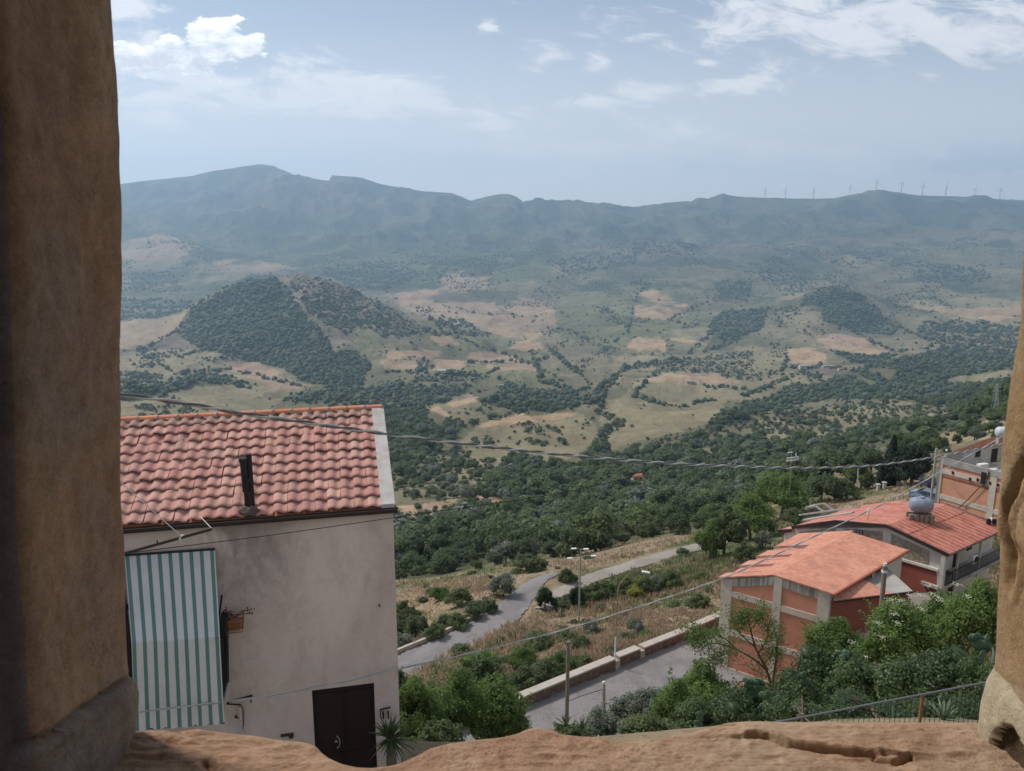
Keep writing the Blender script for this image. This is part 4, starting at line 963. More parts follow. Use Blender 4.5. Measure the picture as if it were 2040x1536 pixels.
# ---------------------------------------------------------------- the house on the left
yR = 14.0
eR = atY(785, 1010, yR); eL = atZ(245, 1051, eR.z)              # eave line under the gutter
dE = Vector((eR.x - eL.x, eR.y - eL.y, 0)).normalized(); nE = Vector((-dE.y, dE.x, 0))   # nE points away from us
if nE.y < 0: nE = -nE
Zg = -11.15
def wallpt(px, py, off=0.0):    # point of the picture on the front wall plane, pushed out towards us by off
    return on_plane(px, py, eR - nE * off, nE)
WW = Vector((eR.x, eR.y, 0)); LEN = 9.5; DEP = 6.4
house = empty('plastered_house', (WW.x, WW.y, Zg), 'pinkish grey plastered house with a red tiled roof, striped awning and dark door', 'house')
H0 = Vector((WW.x, WW.y, 0))
ridgeR = Vector((0, 0, 0))
# solve the ridge: perpendicular run Lr and height so that the right ridge end falls on its pixel
best = None
for Lr in np.arange(2.2, 4.4, .02):
    p = Vector((eR.x, eR.y, 0)) + nE * Lr
    d = ray(763, 815); z = d[2] / d[1] * p.y; ex = abs(p.x / p.y - d[0] / d[1]); 
    if best is None or ex < best[0]: best = (ex, Lr, z)
Lr = min(max(best[1], 2.9), 3.4); zr = sval(815, 763) * ((Vector((eR.x, eR.y, 0)) + nE * Lr).y)
rise = zr - eR.z; slope = Vector((nE.x * Lr, nE.y * Lr, rise)); SL = slope.length; sdir = slope.normalized(); snorm = dE.cross(sdir)
if snorm.z < 0: snorm = -snorm
print('ROOF', best, Lr, rise, SL, dE, nE)
def hp(a, b, z): return H0 + dE * a + nE * b + Vector((0, 0, z))       # house coordinates: a along the eave (0 right end), b inwards
def plaster_mat():
    m, T, b, out = new_mat('stained_plaster'); co = T.N('ShaderNodeTexCoord').outputs['Object']
    st = T.N('ShaderNodeVectorMath', operation='MULTIPLY', ins={0: co, 1: (1, 1, .45)}).outputs[0]
    n = T.noise(st, .7, 7, .6, .3); n2 = T.noise(st, 3.0, 7, .65, .5); n3 = T.noise(co, 30, 5, .6)
    col = T.mix(T.ramp(n, [(.36, 0.), (.64, 1.)]), (.50, .41, .375), (.64, .55, .51))
    col = T.mix(T.ramp(n2, [(.52, 0.), (.70, .5)]), col, (.39, .32, .29))
    # damp stain that runs down under the flue
    sep = T.N('ShaderNodeSeparateXYZ', ins={0: co}).outputs
    F0 = hp(-2.65, 0, 0) - Vector((house.location.x, house.location.y, 0))
    along = T.M('ADD', T.M('MULTIPLY', sep[0], dE.x), T.M('MULTIPLY', sep[1], dE.y))
    a0 = F0.x * dE.x + F0.y * dE.y
    dz = T.M('SUBTRACT', float(eR.z - Zg), sep[2])
    wv = T.M('ADD', T.M('MULTIPLY', T.M('SUBTRACT', n2, .5), 2.2), T.M('MULTIPLY', dz, -.10))
    r1 = T.M('ABSOLUTE', T.M('SUBTRACT', T.M('ADD', along, wv), a0))
    stn = T.M('MULTIPLY', T.M('SUBTRACT', 1.0, T.M('DIVIDE', r1, 1.0), clamp=True), T.M('SUBTRACT', 1.0, T.M('DIVIDE', dz, 2.4), clamp=True))
    stn = T.M('MULTIPLY', T.M('ADD', stn, T.M('MULTIPLY_ADD', T.noise(co, 7, 7, .7, .6), .8, -.4)), 1.3, clamp=True)
    stn = T.M('MULTIPLY', stn, T.M('GREATER_THAN', dz, -.2))
    col = T.mix(T.M('MULTIPLY', stn, .75), col, (.19, .155, .145))
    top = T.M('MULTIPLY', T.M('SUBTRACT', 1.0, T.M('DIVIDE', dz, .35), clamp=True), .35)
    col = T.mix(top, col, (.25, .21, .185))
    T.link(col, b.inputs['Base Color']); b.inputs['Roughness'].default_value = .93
    bump(T, b, T.M('ADD', T.M('MULTIPLY', n2, 1.0), T.M('MULTIPLY', n3, .25)), .5, .02); return m
M_['stained'] = plaster_mat()
# walls with the door opening cut out (front wall in pieces), side and back walls, gable
dTL, dTR = wallpt(621, 1376), wallpt(745, 1360)
def acoord(p): return (Vector((p.x, p.y, 0)) - H0).dot(dE)
aD0, aD1 = acoord(dTL), acoord(dTR); zD = (dTL.z + dTR.z) / 2; TH = .30
mb = MB()
def wallseg(a0, a1, z0, z1): mb.hexa([hp(a0, 0, z0), hp(a1, 0, z0), hp(a1, TH, z0), hp(a0, TH, z0), hp(a0, 0, z1), hp(a1, 0, z1), hp(a1, TH, z1), hp(a0, TH, z1)])
zT = eR.z - .02; a1w = -.02
bal0, bal1 = acoord(wallpt(262, 1250)) , acoord(wallpt(436, 1250)); zBt = wallpt(350, 1120).z; zBb = wallpt(350, 1365).z
wallseg(aD1, a1w, Zg - 3, zD); wallseg(-LEN, aD0, Zg - 3, zBb); wallseg(aD0, a1w, zD, zBb) if zD < zBb else None
wallseg(bal1, a1w, zBb, zBt); wallseg(-LEN, bal0, zBb, zBt); wallseg(-LEN, a1w, zBt, zT)
wallseg(aD0 , aD1, Zg - 3, Zg)
# side and back walls
mb.hexa([hp(a1w - TH, TH, Zg - 4), hp(a1w, TH, Zg - 4), hp(a1w, DEP, Zg - 4), hp(a1w - TH, DEP, Zg - 4), hp(a1w - TH, TH, zT), hp(a1w, TH, zT), hp(a1w, DEP, zT), hp(a1w - TH, DEP, zT)])
mb.hexa([hp(-LEN, TH, Zg - 4), hp(-LEN + TH, TH, Zg - 4), hp(-LEN + TH, DEP, Zg - 4), hp(-LEN, DEP, Zg - 4), hp(-LEN, TH, zT), hp(-LEN + TH, TH, zT), hp(-LEN + TH, DEP, zT), hp(-LEN, DEP, zT)])
mb.hexa([hp(-LEN + TH, DEP - TH, Zg - 4), hp(a1w - TH, DEP - TH, Zg - 4), hp(a1w - TH, DEP, Zg - 4), hp(-LEN + TH, DEP, Zg - 4), hp(-LEN + TH, DEP - TH, zT), hp(a1w - TH, DEP - TH, zT), hp(a1w - TH, DEP, zT), hp(-LEN + TH, DEP, zT)])
for a in (a1w - .25, -LEN + .25):   # gables
    vs = [hp(a, .02, zT), hp(a, 2 * Lr - .02, zT), hp(a, Lr, zT + rise - .16)]; vs2 = [v + dE * .245 for v in vs]
    mb.add(vs + vs2, [(0, 1, 2), (5, 4, 3), (0, 3, 4, 1), (1, 4, 5, 2), (2, 5, 3, 0)])
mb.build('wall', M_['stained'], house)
# inner dark of the openings: the door itself
M_['door_paint'] = simple('dark_brown_door', (.022, .013, .012), .55, .3, 3, spec=.3)
db = MB(); db.hexa([hp(aD0, .10, Zg), hp(aD1, .10, Zg), hp(aD1, .16, Zg), hp(aD0, .16, Zg), hp(aD0, .10, zD), hp(aD1, .10, zD), hp(aD1, .16, zD), hp(aD0, .16, zD)])
am = (aD0 + aD1) / 2
for a, b in ((aD0 + .05, am - .03), (am + .03, aD1 - .05)):
    for z0, z1 in ((Zg + .15, Zg + .95), (Zg + 1.1, zD - .15)):
        for (q0, q1, w0, w1) in ((a, b, z0, z0 + .05), (a, b, z1 - .05, z1), (a, a + .05, z0, z1), (b - .05, b, z0, z1)):
            db.hexa([hp(q0, .085, w0), hp(q1, .085, w0), hp(q1, .099, w0), hp(q0, .099, w0), hp(q0, .085, w1), hp(q1, .085, w1), hp(q1, .099, w1), hp(q0, .099, w1)])
db.hexa([hp(am - .012, .08, Zg), hp(am + .012, .08, Zg), hp(am + .012, .099, Zg), hp(am - .012, .099, Zg), hp(am - .012, .08, zD), hp(am + .012, .08, zD), hp(am + .012, .099, zD), hp(am - .012, .099, zD)])
door = db.build('door', M_['door_paint'], house)
hh = wallpt(672, 1482); hz = hh.z; ha = acoord(hh)
hb = MB(); arc = [hp(ha + .07 * sin(t) - .02, .05 - .0 * t, hz + .13 * cos(t)) for t in np.linspace(.2, pi - .2, 9)]
hb.tube([hp(ha, .085, hz + .13)] + arc + [hp(ha, .085, hz - .13)], .010, 6); hb.lathe(hp(ha - .02, .085, hz), [(.028, -.008), (.028, .008)], 12, axis=Matrix.Rotation(pi / 2, 3, 'X'))
h_ = hb.build('handle', M_['steel'], door)
# ---- tiled roof slope
def roof_tiles():
    r = RS(3); pitch = .243; rows = 11; ex = SL / rows; nseg = 12
    aL, aR_ = -LEN + .1, -.235; ncol = int((aR_ - aL) / pitch); V = []; Fq = []; tint = []
    def prof(u):    # tile cross-section: high round barrel then shallow pan
        return .036 * (sin(pi * u / .62) ** .75) if u < .62 else -.010 * sin(pi * (u - .62) / .38)
    for row in range(rows):
        for c in range(ncol + 1):
            a0 = aR_ - (c + 1) * pitch; tn = np.clip(.5 + .30 * r.normal(), 0, 1); jz = .006 * r.normal(); ja = .007 * r.normal(); jt = .009 * r.normal()
            if a0 < aL - pitch: continue
            b = len(V)
            for k in range(nseg + 1):
                u = k / nseg; pr = prof(u)
                for (v, lift) in ((-.05, .037), (-.05, .018), (0.25, .028), (1.0 + .10, .002)):
                    dist = (row + v) * ex; lf = lift + pr + jz + (jt if v < .5 else 0); lift_top = lf if lift == .037 else (lift_top if lift == .018 else 0)
                    if lift == .018: lf = lift_top - .011
                    p = hp(a0 + u * pitch * 1.02 + ja, 0, eR.z + .03) + sdir * dist + snorm * lf
                    V.append(p[:]); tint.append(tn)
            for k in range(nseg):
                o = b + k * 4; q = o + 4
                Fq += [(o + 1, q + 1, q, o), (o, q, q + 2, o + 2), (o + 2, q + 2, q + 3, o + 3)]
    V = np.array(V) - np.array(house.location)
    m, T, b_, out = new_mat('roof_tile'); a = T.N('ShaderNodeAttribute', attribute_name='tint').outputs['Fac']; co = T.N('ShaderNodeTexCoord').outputs['Object']
    col = T.mix(a, (.42, .20, .165), (.55, .315, .255)); n = T.noise(co, 2.0, 7, .65, .3); n2 = T.noise(co, 35, 5, .65)
    col = T.mix(T.ramp(n, [(.48, 0.), (.66, .7)]), col, (.34, .205, .17)); col = T.mix(T.ramp(n2, [(.5, 0.), (.75, .45)]), col, (.25, .115, .085))
    sep = T.N('ShaderNodeSeparateXYZ', ins={0: co}).outputs
    hr = T.N('ShaderNodeMapRange', ins={0: T.M('ADD', sep[2], T.M('MULTIPLY_ADD', T.noise(co, 9, 6, .7), .5, -.25)), 1: float(eR.z - Zg + rise * .90), 2: float(eR.z - Zg + rise * 1.0), 3: 0., 4: .6}).outputs[0]
    col = T.mix(hr, col, (.27, .19, .155))                      # grey mortar and lichen below the ridge
    T.link(col, b_.inputs['Base Color']); b_.inputs['Roughness'].default_value = .85; bump(T, b_, n2, .35, .01)
    M_['roof_tile'] = m
    me = np_mesh('tiles', V, np.array(Fq), [m], smooth=True, attrs={'tint': np.array(tint)})
    link('tiles', me, roof, label='salmon red interlocking roof tiles')
deck = MB()
deck.hexa([hp(-LEN, 0.0, eR.z - .06), hp(-.22, 0.0, eR.z - .06), hp(-.22, Lr, eR.z + rise - .06), hp(-LEN, Lr, eR.z + rise - .06), hp(-LEN, 0.0, eR.z - .01), hp(-.22, 0.0, eR.z - .01), hp(-.22, Lr, eR.z + rise - .01), hp(-LEN, Lr, eR.z + rise - .01)])
deck.hexa([hp(-LEN, Lr, eR.z + rise - .065), hp(-.22, Lr, eR.z + rise - .065), hp(-.22, 2 * Lr + .2, eR.z - .14), hp(-LEN, 2 * Lr + .2, eR.z - .14), hp(-LEN, Lr, eR.z + rise + .01), hp(-.22, Lr, eR.z + rise + .01), hp(-.22, 2 * Lr + .2, eR.z - .06), hp(-LEN, 2 * Lr + .2, eR.z - .06)])
roof = deck.build('roof', M_['terracotta'], house)
roof_tiles()
# pale cement verge along the right gable
vb = MB(); w0, w1 = -.235, .02
vb.hexa([hp(w0, -.02, eR.z + .0), hp(w1, -.02, eR.z + .0), hp(w1, Lr, eR.z + rise + .0), hp(w0, Lr, eR.z + rise + .0), hp(w0, -.02, eR.z + .075), hp(w1, -.02, eR.z + .075), hp(w1, Lr, eR.z + rise + .085), hp(w0, Lr, eR.z + rise + .085)])
vb.hexa([hp(w0, Lr, eR.z + rise + .0), hp(w1, Lr, eR.z + rise + .0), hp(w1, 2 * Lr, eR.z), hp(w0, 2 * Lr, eR.z), hp(w0, Lr, eR.z + rise + .085), hp(w1, Lr, eR.z + rise + .085), hp(w1, 2 * Lr, eR.z + .08), hp(w0, 2 * Lr, eR.z + .08)])
vb.build('verge', simple('verge_cement', (.46, .43, .405), .95, .2, 3, bmp=.4, bscale=25, dark=(.34, .31, .28)), house, label='pale cement verge')
# ridge caps with mortar
rb = MB(); r = RS(9); a = -.02; k = 0
while a > -LEN:
    L = .40; tn = r.uniform(.2, .9); c0 = hp(a, Lr, eR.z + rise + .045); c1 = hp(a - L, Lr, eR.z + rise + .045)
    vs = []; 
    for (c, rr_) in ((c0, .070), (c0.lerp(c1, .12), .066), (c0.lerp(c1, .9), .058), (c1, .058)):
        for q in range(9): an = -.1 + (pi + .2) * q / 8; vs.append(c + nE * (-cos(an) * rr_ * 1.25) + Vector((0, 0, sin(an) * rr_)))
    rb.add(vs, [(i * 9 + q, i * 9 + q + 1, (i + 1) * 9 + q + 1, (i + 1) * 9 + q) for i in range(3) for q in range(8)], 0, tn)
    a -= L * .95; k += 1
m, T, b_, out = new_mat('ridge_tile'); at_ = T.N('ShaderNodeAttribute', attribute_name='tint').outputs['Fac']; co = T.N('ShaderNodeTexCoord').outputs['Object']
c_ = T.mix(at_, (.52, .17, .085), (.64, .25, .13)); c_ = T.mix(T.ramp(T.noise(co, 9, 6, .65), [(.5, 0.), (.68, .7)]), c_, (.40, .30, .25)); T.link(c_, b_.inputs['Base Color']); b_.inputs['Roughness'].default_value = .85
rdg = rb.build('ridge_cap', m, roof, smooth=True)
mo = MB(); a = -.02
while a > -LEN:
    c = hp(a, Lr - .055, eR.z + rise + .02); V, Fc = ICO2; V = V * (1 + .25 * r.normal(size=(len(V), 1)))
    mo.add([c + Vector((v[0] * .045, v[1] * .05, v[2] * .065)) + Vector((0, 0, .03)) for v in V], [tuple(f) for f in Fc]); 
    mo.add([c + dE * r.uniform(-.25, -.1) + Vector((v[0] * .10, v[1] * .045, v[2] * .028)) for v in V], [tuple(f) for f in Fc]); a -= .38
mo.build('mortar', simple('mortar', (.36, .29, .25), .95, .3, 12, bmp=.5), roof, smooth=True)
# gutter
gb = MB(); g0, g1 = hp(-LEN, -.075, eR.z - .03), hp(.06, -.075, eR.z - .03); R_ = .07
vs = []
for c in (g0, g1):
    for q in range(9): an = pi * q / 8; vs.append(c + nE * (-cos(an) * R_) + Vector((0, 0, -sin(an) * R_ * 1.25 + .03)))
    for q in range(8, -1, -1): an = pi * q / 8; vs.append(c + nE * (-cos(an) * (R_ - .008)) + Vector((0, 0, -sin(an) * (R_ - .008) * 1.25 + .03)))
gb.add(vs, [(q, (q + 1) % 18, 18 + (q + 1) % 18, 18 + q) for q in range(18)]); gb.add([vs[i] for i in range(9)], [tuple(range(9))]); gb.add([vs[18 + i] for i in range(9)], [tuple(range(8, -1, -1))])
gb.bar(g0 - nE * .075 + Vector((0, 0, .035)), g1 - nE * .075 + Vector((0, 0, .035)), .016, .018)
M_['gutter'] = simple('dark_gutter', (.035, .024, .022), .5, .3, 4, spec=.4)
gb.build('gutter', M_['gutter'], house)
# flue: a twin dark pipe standing on the lower roof with mortar at its foot
fb = on_plane(497, 1018, hp(0, 0, eR.z + .03), snorm); ft = fb.z
pb = MB(); top1 = 1.02
pb.tube([fb + Vector((-.01, 0, -.1)), fb + Vector((-.012, 0, .35)), fb + Vector((-.035, 0, .38)), fb + Vector((-.05, 0, top1 - .05))], [.068, .066, .062, .062], 14)
pb.tube([fb + Vector((.035, .06, -.05)), fb + Vector((.035, .06, top1 + .04))], .052, 12)
pb.tube([fb + Vector((-.05, 0, top1 - .10)), fb + Vector((-.05, 0, top1 - .02))], .075, 14); pb.tube([fb + Vector((-.02, 0, .55)), fb + Vector((-.03, 0, .62))], .075, 14)
flue = pb.build('flue_pipe', simple('sooty_pipe', (.020, .017, .016), .55, .4, 6, bmp=.3), roof, smooth=False)
cb = MB(); V, Fc = ICO3; rr2 = RS(4)
nz_ = fbm(V[:, 0] * 2.5 + 4, V[:, 1] * 2.5 + V[:, 2] * 2, 4)
cb.add([fb + Vector((v[0] * .17, v[1] * .14 - .02, v[2] * .13)) * 1.0 + Vector((v[0], v[1], v[2])) * .07 * float(nz_[i]) for i, v in enumerate(V)], [tuple(f) for f in Fc])
cb.build('flue_mortar', simple('dark_mortar', (.12, .095, .085), .95, .5, 14, bmp=.8), roof, smooth=True)
# small dark rod tip at the left end of the roof and clothes bar on a rope
cb = MB(); p0 = wallpt(250, 1102, .35); p1 = wallpt(421, 1054, 1.0)
cb.bar(p0, p1, .05, .045); cb.tube([p0.lerp(p1, .38) , p0.lerp(p1, .38) + Vector((0, 0, .07))], .012, 6)
cb.bar(wallpt(236, 1106, 0.0), p0, .05, .045)
bar = cb.build('clothesline_bar', M_['gutter'], house, label='dark bar jutting from the wall')
rb2 = MB(); pr = p0.lerp(p1, .66); rp0 = atY(226, 948, 11.8)
rb2.tube([pr + Vector((0, 0, .02)), rp0], .008, 5); rb2.tube([pr + Vector((-.03, 0, -.03)), pr + Vector((.03, 0, .04))], .03, 6); rb2.tube([pr, pr + Vector((-.01, 0, -.16))], .006, 5)
rb2.tube([p1 + Vector((0, 0, .02)), wallpt(400, 1030, .04)], .006, 5)
rb2.build('cord', M_['rope'], bar)
# ---- balcony door recess behind the awning, railing, awning
rc = MB(); rc.hexa([hp(bal0, .28, zBb), hp(bal1, .28, zBb), hp(bal1, .32, zBb), hp(bal0, .32, zBb), hp(bal0, .28, zBt), hp(bal1, .28, zBt), hp(bal1, .32, zBt), hp(bal0, .32, zBt)])
rc.build('balcony_door', M_['door_paint'], house)
OUT = .85
bs = MB(); bs.hexa([hp(bal0 - .1, -OUT + .1, zBb - .14), hp(bal1 + .12, -OUT + .1, zBb - .14), hp(bal1 + .12, -.003, zBb - .14), hp(bal0 - .1, -.003, zBb - .14), hp(bal0 - .1, -OUT + .1, zBb), hp(bal1 + .12, -OUT + .1, zBb), hp(bal1 + .12, -.003, zBb), hp(bal0 - .1, -.003, zBb)])
balc = bs.build('balcony', M_['cement_pale'], house)
rl = MB(); zr0, zr1 = zBb, zBb + 1.0; aE = bal1 + .09
for b in np.linspace(-OUT + .14, -.03, 7): rl.bar(hp(aE, b, zr0), hp(aE, b, zr1), .016, .016)
for a in np.arange(bal0, aE, .11): rl.bar(hp(a, -OUT + .14, zr0), hp(a, -OUT + .14, zr1), .016, .016)
for z in (zr0 + .08, zr1): rl.bar(hp(aE, -OUT + .14, z), hp(aE, -.03, z), .03, .03); rl.bar(hp(bal0, -OUT + .14, z), hp(aE + .015, -OUT + .14, z), .03, .03)
rl.build('railing', M_['dark_metal'], balc)
def awning():
    m, T, b_, out = new_mat('striped_canvas')
    uvn = T.N('ShaderNodeAttribute', attribute_name='stripe').outputs['Fac']; co = T.N('ShaderNodeTexCoord').outputs['Object']
    s = T.M('FRACT', uvn); w = T.noise(co, 60, 4, .6)
    st = T.M('LESS_THAN', T.M('ABSOLUTE', T.M('SUBTRACT', s, .5)), .185)
    col = T.mix(st, (.72, .68, .69), (.125, .275, .26)); dn = T.noise(co, 3, 6, .65)
    col = T.mix(T.ramp(dn, [(.45, 0.), (.75, .35)]), col, T.mix(1.0, col, (.72, .72, .70), 'MULTIPLY'))
    wv = T.N('ShaderNodeTexWave', ins={'Scale': 40.0, 'Distortion': 3.0, 'Detail': 3.0}, bands_direction='X'); T.link(co, wv.inputs['Vector'])
    T.link(col, b_.inputs['Base Color']); b_.inputs['Roughness'].default_value = .9
    bump(T, b_, T.M('ADD', w, T.M('MULTIPLY', wv.outputs['Fac'], .5)), .35, .006)
    tr = T.N('ShaderNodeBsdfTranslucent'); T.link(col, tr.inputs[0]); mx = T.N('ShaderNodeMixShader', ins={0: .22, 1: b_.outputs[0], 2: tr.outputs[0]}); T.link(mx.outputs[0], out.inputs[0])
    # corners of the cloth from the picture: top edge at the wall, fold, bottom hem
    TL, TR = wallpt(248, 1106, .06), wallpt(428, 1094, .06)
    o1 = .95; FL, FR = wallpt(262, 1280, o1), wallpt(438, 1269, o1)
    BLp, BRp = wallpt(268, 1456, o1 + .05), wallpt(447, 1442, o1 + .05)
    nu, nv = 90, 90; V = []; st_ = []
    for j in range(nv + 1):
        v = j / nv
        for i in range(nu + 1):
            u = i / nu
            if v < .5: q = v / .5; L = TL.lerp(FL, q); R = TR.lerp(FR, q); sag = -.035 * sin(pi * q)
            else: q = (v - .5) / .5; L = FL.lerp(BLp, q); R = FR.lerp(BRp, q); sag = 0
            p = L.lerp(R, u) + Vector((0, 0, sag))
            amp = .5 + (.8 * abs(v - .5) * 2)
            w_ = .012 * sin(u * 38 + 2 * sin(v * 5)) * (.25 if v < .5 else .9) * amp + .016 * fbm(np.array(u * 6.), np.array(v * 5.), 3)
            if v > .5: p += -nE * w_ * (v - .45) * 2.6
            else: p += Vector((0, 0, w_ * (1 - v * 1.2)))
            if v < .06: p += Vector((0, 0, -.02 * abs(sin(u * 17)) ))
            V.append(p - Vector(house.location)); st_.append(u * 8.55 + .25)
    Fq = [(j * (nu + 1) + i, (j + 1) * (nu + 1) + i, (j + 1) * (nu + 1) + i + 1, j * (nu + 1) + i + 1) for j in range(nv) for i in range(nu)]
    me = np_mesh('awning', np.array([v[:] for v in V]), np.array(Fq), [m], smooth=True, attrs={'stripe': np.array(st_)})
    aw = link('awning', me, house, label='green and white striped canvas awning')
    fr = MB(); fr.tube([TL, TR], .022, 8); fr.build('awning_frame', M_['dark_metal'], aw); fr = MB(); fr.tube([FL + nE * .06 + Vector((0, 0, -.05)), FR + nE * .06 + Vector((0, 0, -.05)) + dE * .02], .02, 8); fr.build('awning_frame', M_['dark_metal'], aw); fr = MB()
    for a_, z_ in ((acoord(TL) - .03, FL), (acoord(TR) + .05, FR)):
        fr.bar(hp(a_, -.02, TL.z - .95), hp(a_, -o1, z_.z - .02), .03, .03); fr.build('awning_arm', M_['dark_metal'], aw); fr = MB()
    fr.bar(BLp + nE * .03, BRp + nE * .03, .02, .02)
    fr.build('awning_frame', M_['dark_metal'], aw)
    gap = MB(); aa = acoord(TL) - .06
    gap.hexa([hp(aa - .9, -.06, zBb - .1), hp(aa, -.06, zBb - .1), hp(aa, -.005, zBb - .1), hp(aa - .9, -.005, zBb - .1), hp(aa - .9, -.06, zBt), hp(aa, -.06, zBt), hp(aa, -.005, zBt), hp(aa - .9, -.005, zBt)])
    gap.build('shutter', M_['door_paint'], house)
awning()
# side curtain post beside the awning and dark blind strip
sb = MB(); pA, pB = wallpt(449, 1232, .12), wallpt(451, 1360, .12); sb.bar(pA, pB, .07, .10, up=(0, 1, 0)); sb.box(wallpt(446, 1243, .35), (.12, .5, .22), rz=atan2(dE.y, dE.x))
sb.build('balcony_post', M_['dark_metal'], house)
# flower basket hung on the end of the railing, almost dead plant
pc = wallpt(468, 1243, .18)
pot = empty('flower_basket', pc + Vector((0, 0, -.16)), 'small rusty wire flower basket with a withered plant beside the awning', 'plant pot')
pbk = MB(); c = pc
for z, w in ((.13, .155), (.05, .145), (-.03, .135), (-.12, .125)):
    ring = [c + dE * (w * sx) + nE * (.10 * sy) + Vector((0, 0, z)) for sx, sy in ((-1, -1), (1, -1), (1, 1), (-1, 1), (-1, -1))]
    for p, q in zip(ring[:-1], ring[1:]): pbk.bar(p, q, .012, .014)
for sx in np.linspace(-1, 1, 7):
    for sy in (-1, 1): pbk.bar(c + dE * (.155 * sx) + nE * (.1 * sy) + Vector((0, 0, .13)), c + dE * (.125 * sx) + nE * (.1 * sy) + Vector((0, 0, -.12)), .008, .008)
pbk.build('basket', M_['rust'], pot)
pk = MB(); pk.box(c + Vector((0, 0, -.015)), (.22, .15, .17), rz=atan2(dE.y, dE.x)); pk.build('planter', M_['terracotta'], pot, bevel=.01)
pl_ = MB(); r = RS(12)
for i in range(11):
    an = r.uniform(-1.2, 1.5); L = r.uniform(.12, .34); e = c + dE * (sin(an) * L + .05) + Vector((0, r.normal() * .03, .14 + abs(cos(an)) * L * .7)); s0 = c + dE * r.uniform(-.08, .08) + Vector((0, 0, .12))
    pl_.tube([s0, s0.lerp(e, .5) + Vector((0, 0, .03)), e], .005, 4)
    for k in range(3): q = e + Vector(r.normal(size=3) * .018); V, Fc = ICO1; pl_.add([q + Vector(v) * .016 for v in V], [tuple(f) for f in Fc])
pl_.build('plant', simple('withered_stems', (.16, .07, .045), .9, .4, 20), pot)
# wires brackets, pipe and small fittings on the wall
fb_ = MB(); b0 = wallpt(447, 1400, .45); b1 = wallpt(502, 1386, .02)
fb_.bar(b0, b1, .03, .03); fb_.tube([wallpt(500, 1388, .1), wallpt(500, 1400, .1)], .012, 6); fb_.bar(wallpt(450, 1402, .4), wallpt(478, 1404, .08), .025, .03)
fb_.build('wire_bracket', M_['dark_metal'], house)
pp = MB(); q0 = wallpt(478, 1408, .09); pp.tube([q0, q0 + Vector((0, 0, -.26))], .034, 12); pp.tube([q0 + Vector((0, 0, -.28)), q0 + Vector((0, 0, -2.2))], .024, 12)
pp.build('drain_pipe', simple('white_pipe', (.50, .45, .42), .5, .1, 4), house, smooth=False)
pc_ = MB(); pc_.tube([wallpt(479, 1403, .08), wallpt(484, 1412, .12), wallpt(485, 1440, .1), wallpt(482, 1470, .08)], .010, 6); pc_.lathe(wallpt(470, 1428, .09), [(.02, -.02), (.03, 0), (.02, .02)], 10); pc_.bar(wallpt(468, 1428, .06), wallpt(480, 1432, .10), .015, .015)
pc_.build('wire', M_['cable_dark'], house)
vt = MB(); vt.box(wallpt(572, 1464, .03), (.24, .06, .03), rz=atan2(dE.y, dE.x)); vt.box(wallpt(580, 1467, .02), (.08, .05, .06), rz=atan2(dE.y, dE.x)); vt.build('vent_hood', M_['gutter'], house)
bk = MB(); bk.bar(wallpt(757, 1414, .05), wallpt(778, 1409, .05), .02, .02); bk.bar(wallpt(758, 1414, .05), wallpt(759, 1432, .05), .018, .018)
for px in (763, 773): bk.tube([wallpt(px, 1417, .07), wallpt(px + 1, 1432, .07)], .016, 8)
bk.build('meter_bracket', M_['dark_metal'], house)
hk = MB(); hk.tube([wallpt(756, 1204, .03), wallpt(756, 1209, .03)], .012, 6); hk.build('hook', M_['dark_metal'], house)
pst = MB(); a_ = aD0 - 0.0
for z0_ in (Zg,): pst.hexa([hp(aD0 - .12, -.10, Zg - .3), hp(aD1 + .12, -.10, Zg - .3), hp(aD1 + .12, -.002, Zg - .3), hp(aD0 - .12, -.002, Zg - .3), hp(aD0 - .12, -.10, Zg + .04), hp(aD1 + .12, -.10, Zg + .04), hp(aD1 + .12, -.002, Zg + .04), hp(aD0 - .12, -.002, Zg + .04)])
pst.build('door_step', M_['concrete'], house)
# ---------------------------------------------------------------- town buildings on the right
def hz(v): return Vector((v[0], v[1], 0))
def flat_tile_mat(name, c1, c2, dirv, pitch=.25, row=.35, dark=(.30, .10, .07)):
    """low clay tiles: fine ribs down the slope plus courses, as colour variation and bump"""
    m, T, b, out = new_mat(name); co = T.N('ShaderNodeTexCoord').outputs['Object']; sep = T.N('ShaderNodeSeparateXYZ', ins={0: co}).outputs
    dx, dy = dirv
    u = T.M('ADD', T.M('MULTIPLY', sep[0], dx / pitch), T.M('MULTIPLY', sep[1], dy / pitch)); v = T.M('ADD', T.M('MULTIPLY', sep[0], -dy / row), T.M('MULTIPLY', sep[1], dx / row))
    ur = T.M('PINGPONG', u, .5); vr = T.M('FRACT', v)
    cell = T.N('ShaderNodeTexWhiteNoise', noise_dimensions='2D', ins={'Vector': T.N('ShaderNodeCombineXYZ', ins={0: T.M('FLOOR', u), 1: T.M('FLOOR', v), 2: 0.0}).outputs[0]}).outputs['Value']
    col = T.mix(cell, c1, c2); n = T.noise(co, .7, 7, .65, .4); n2 = T.noise(co, 5, 6, .65)
    col = T.mix(T.ramp(n, [(.46, 0.), (.64, .7)]), col, dark); col = T.mix(T.ramp(n2, [(.52, 0.), (.70, .5)]), col, (.27, .17, .125)); col = T.mix(T.ramp(T.noise(co, 1.6, 8, .7, 1.2), [(.58, 0.), (.64, .45)]), col, (.22, .15, .12))
    col = T.mix(T.M('MULTIPLY', T.M('LESS_THAN', ur, .10), .5), col, dark)
    T.link(col, b.inputs['Base Color']); b.inputs['Roughness'].default_value = .9
    bump(T, b, T.M('ADD', T.M('MULTIPLY', T.M('SINE', T.M('MULTIPLY', u, 2 * pi)), .035), T.M('MULTIPLY', vr, .03)), .8, 1.0); return m
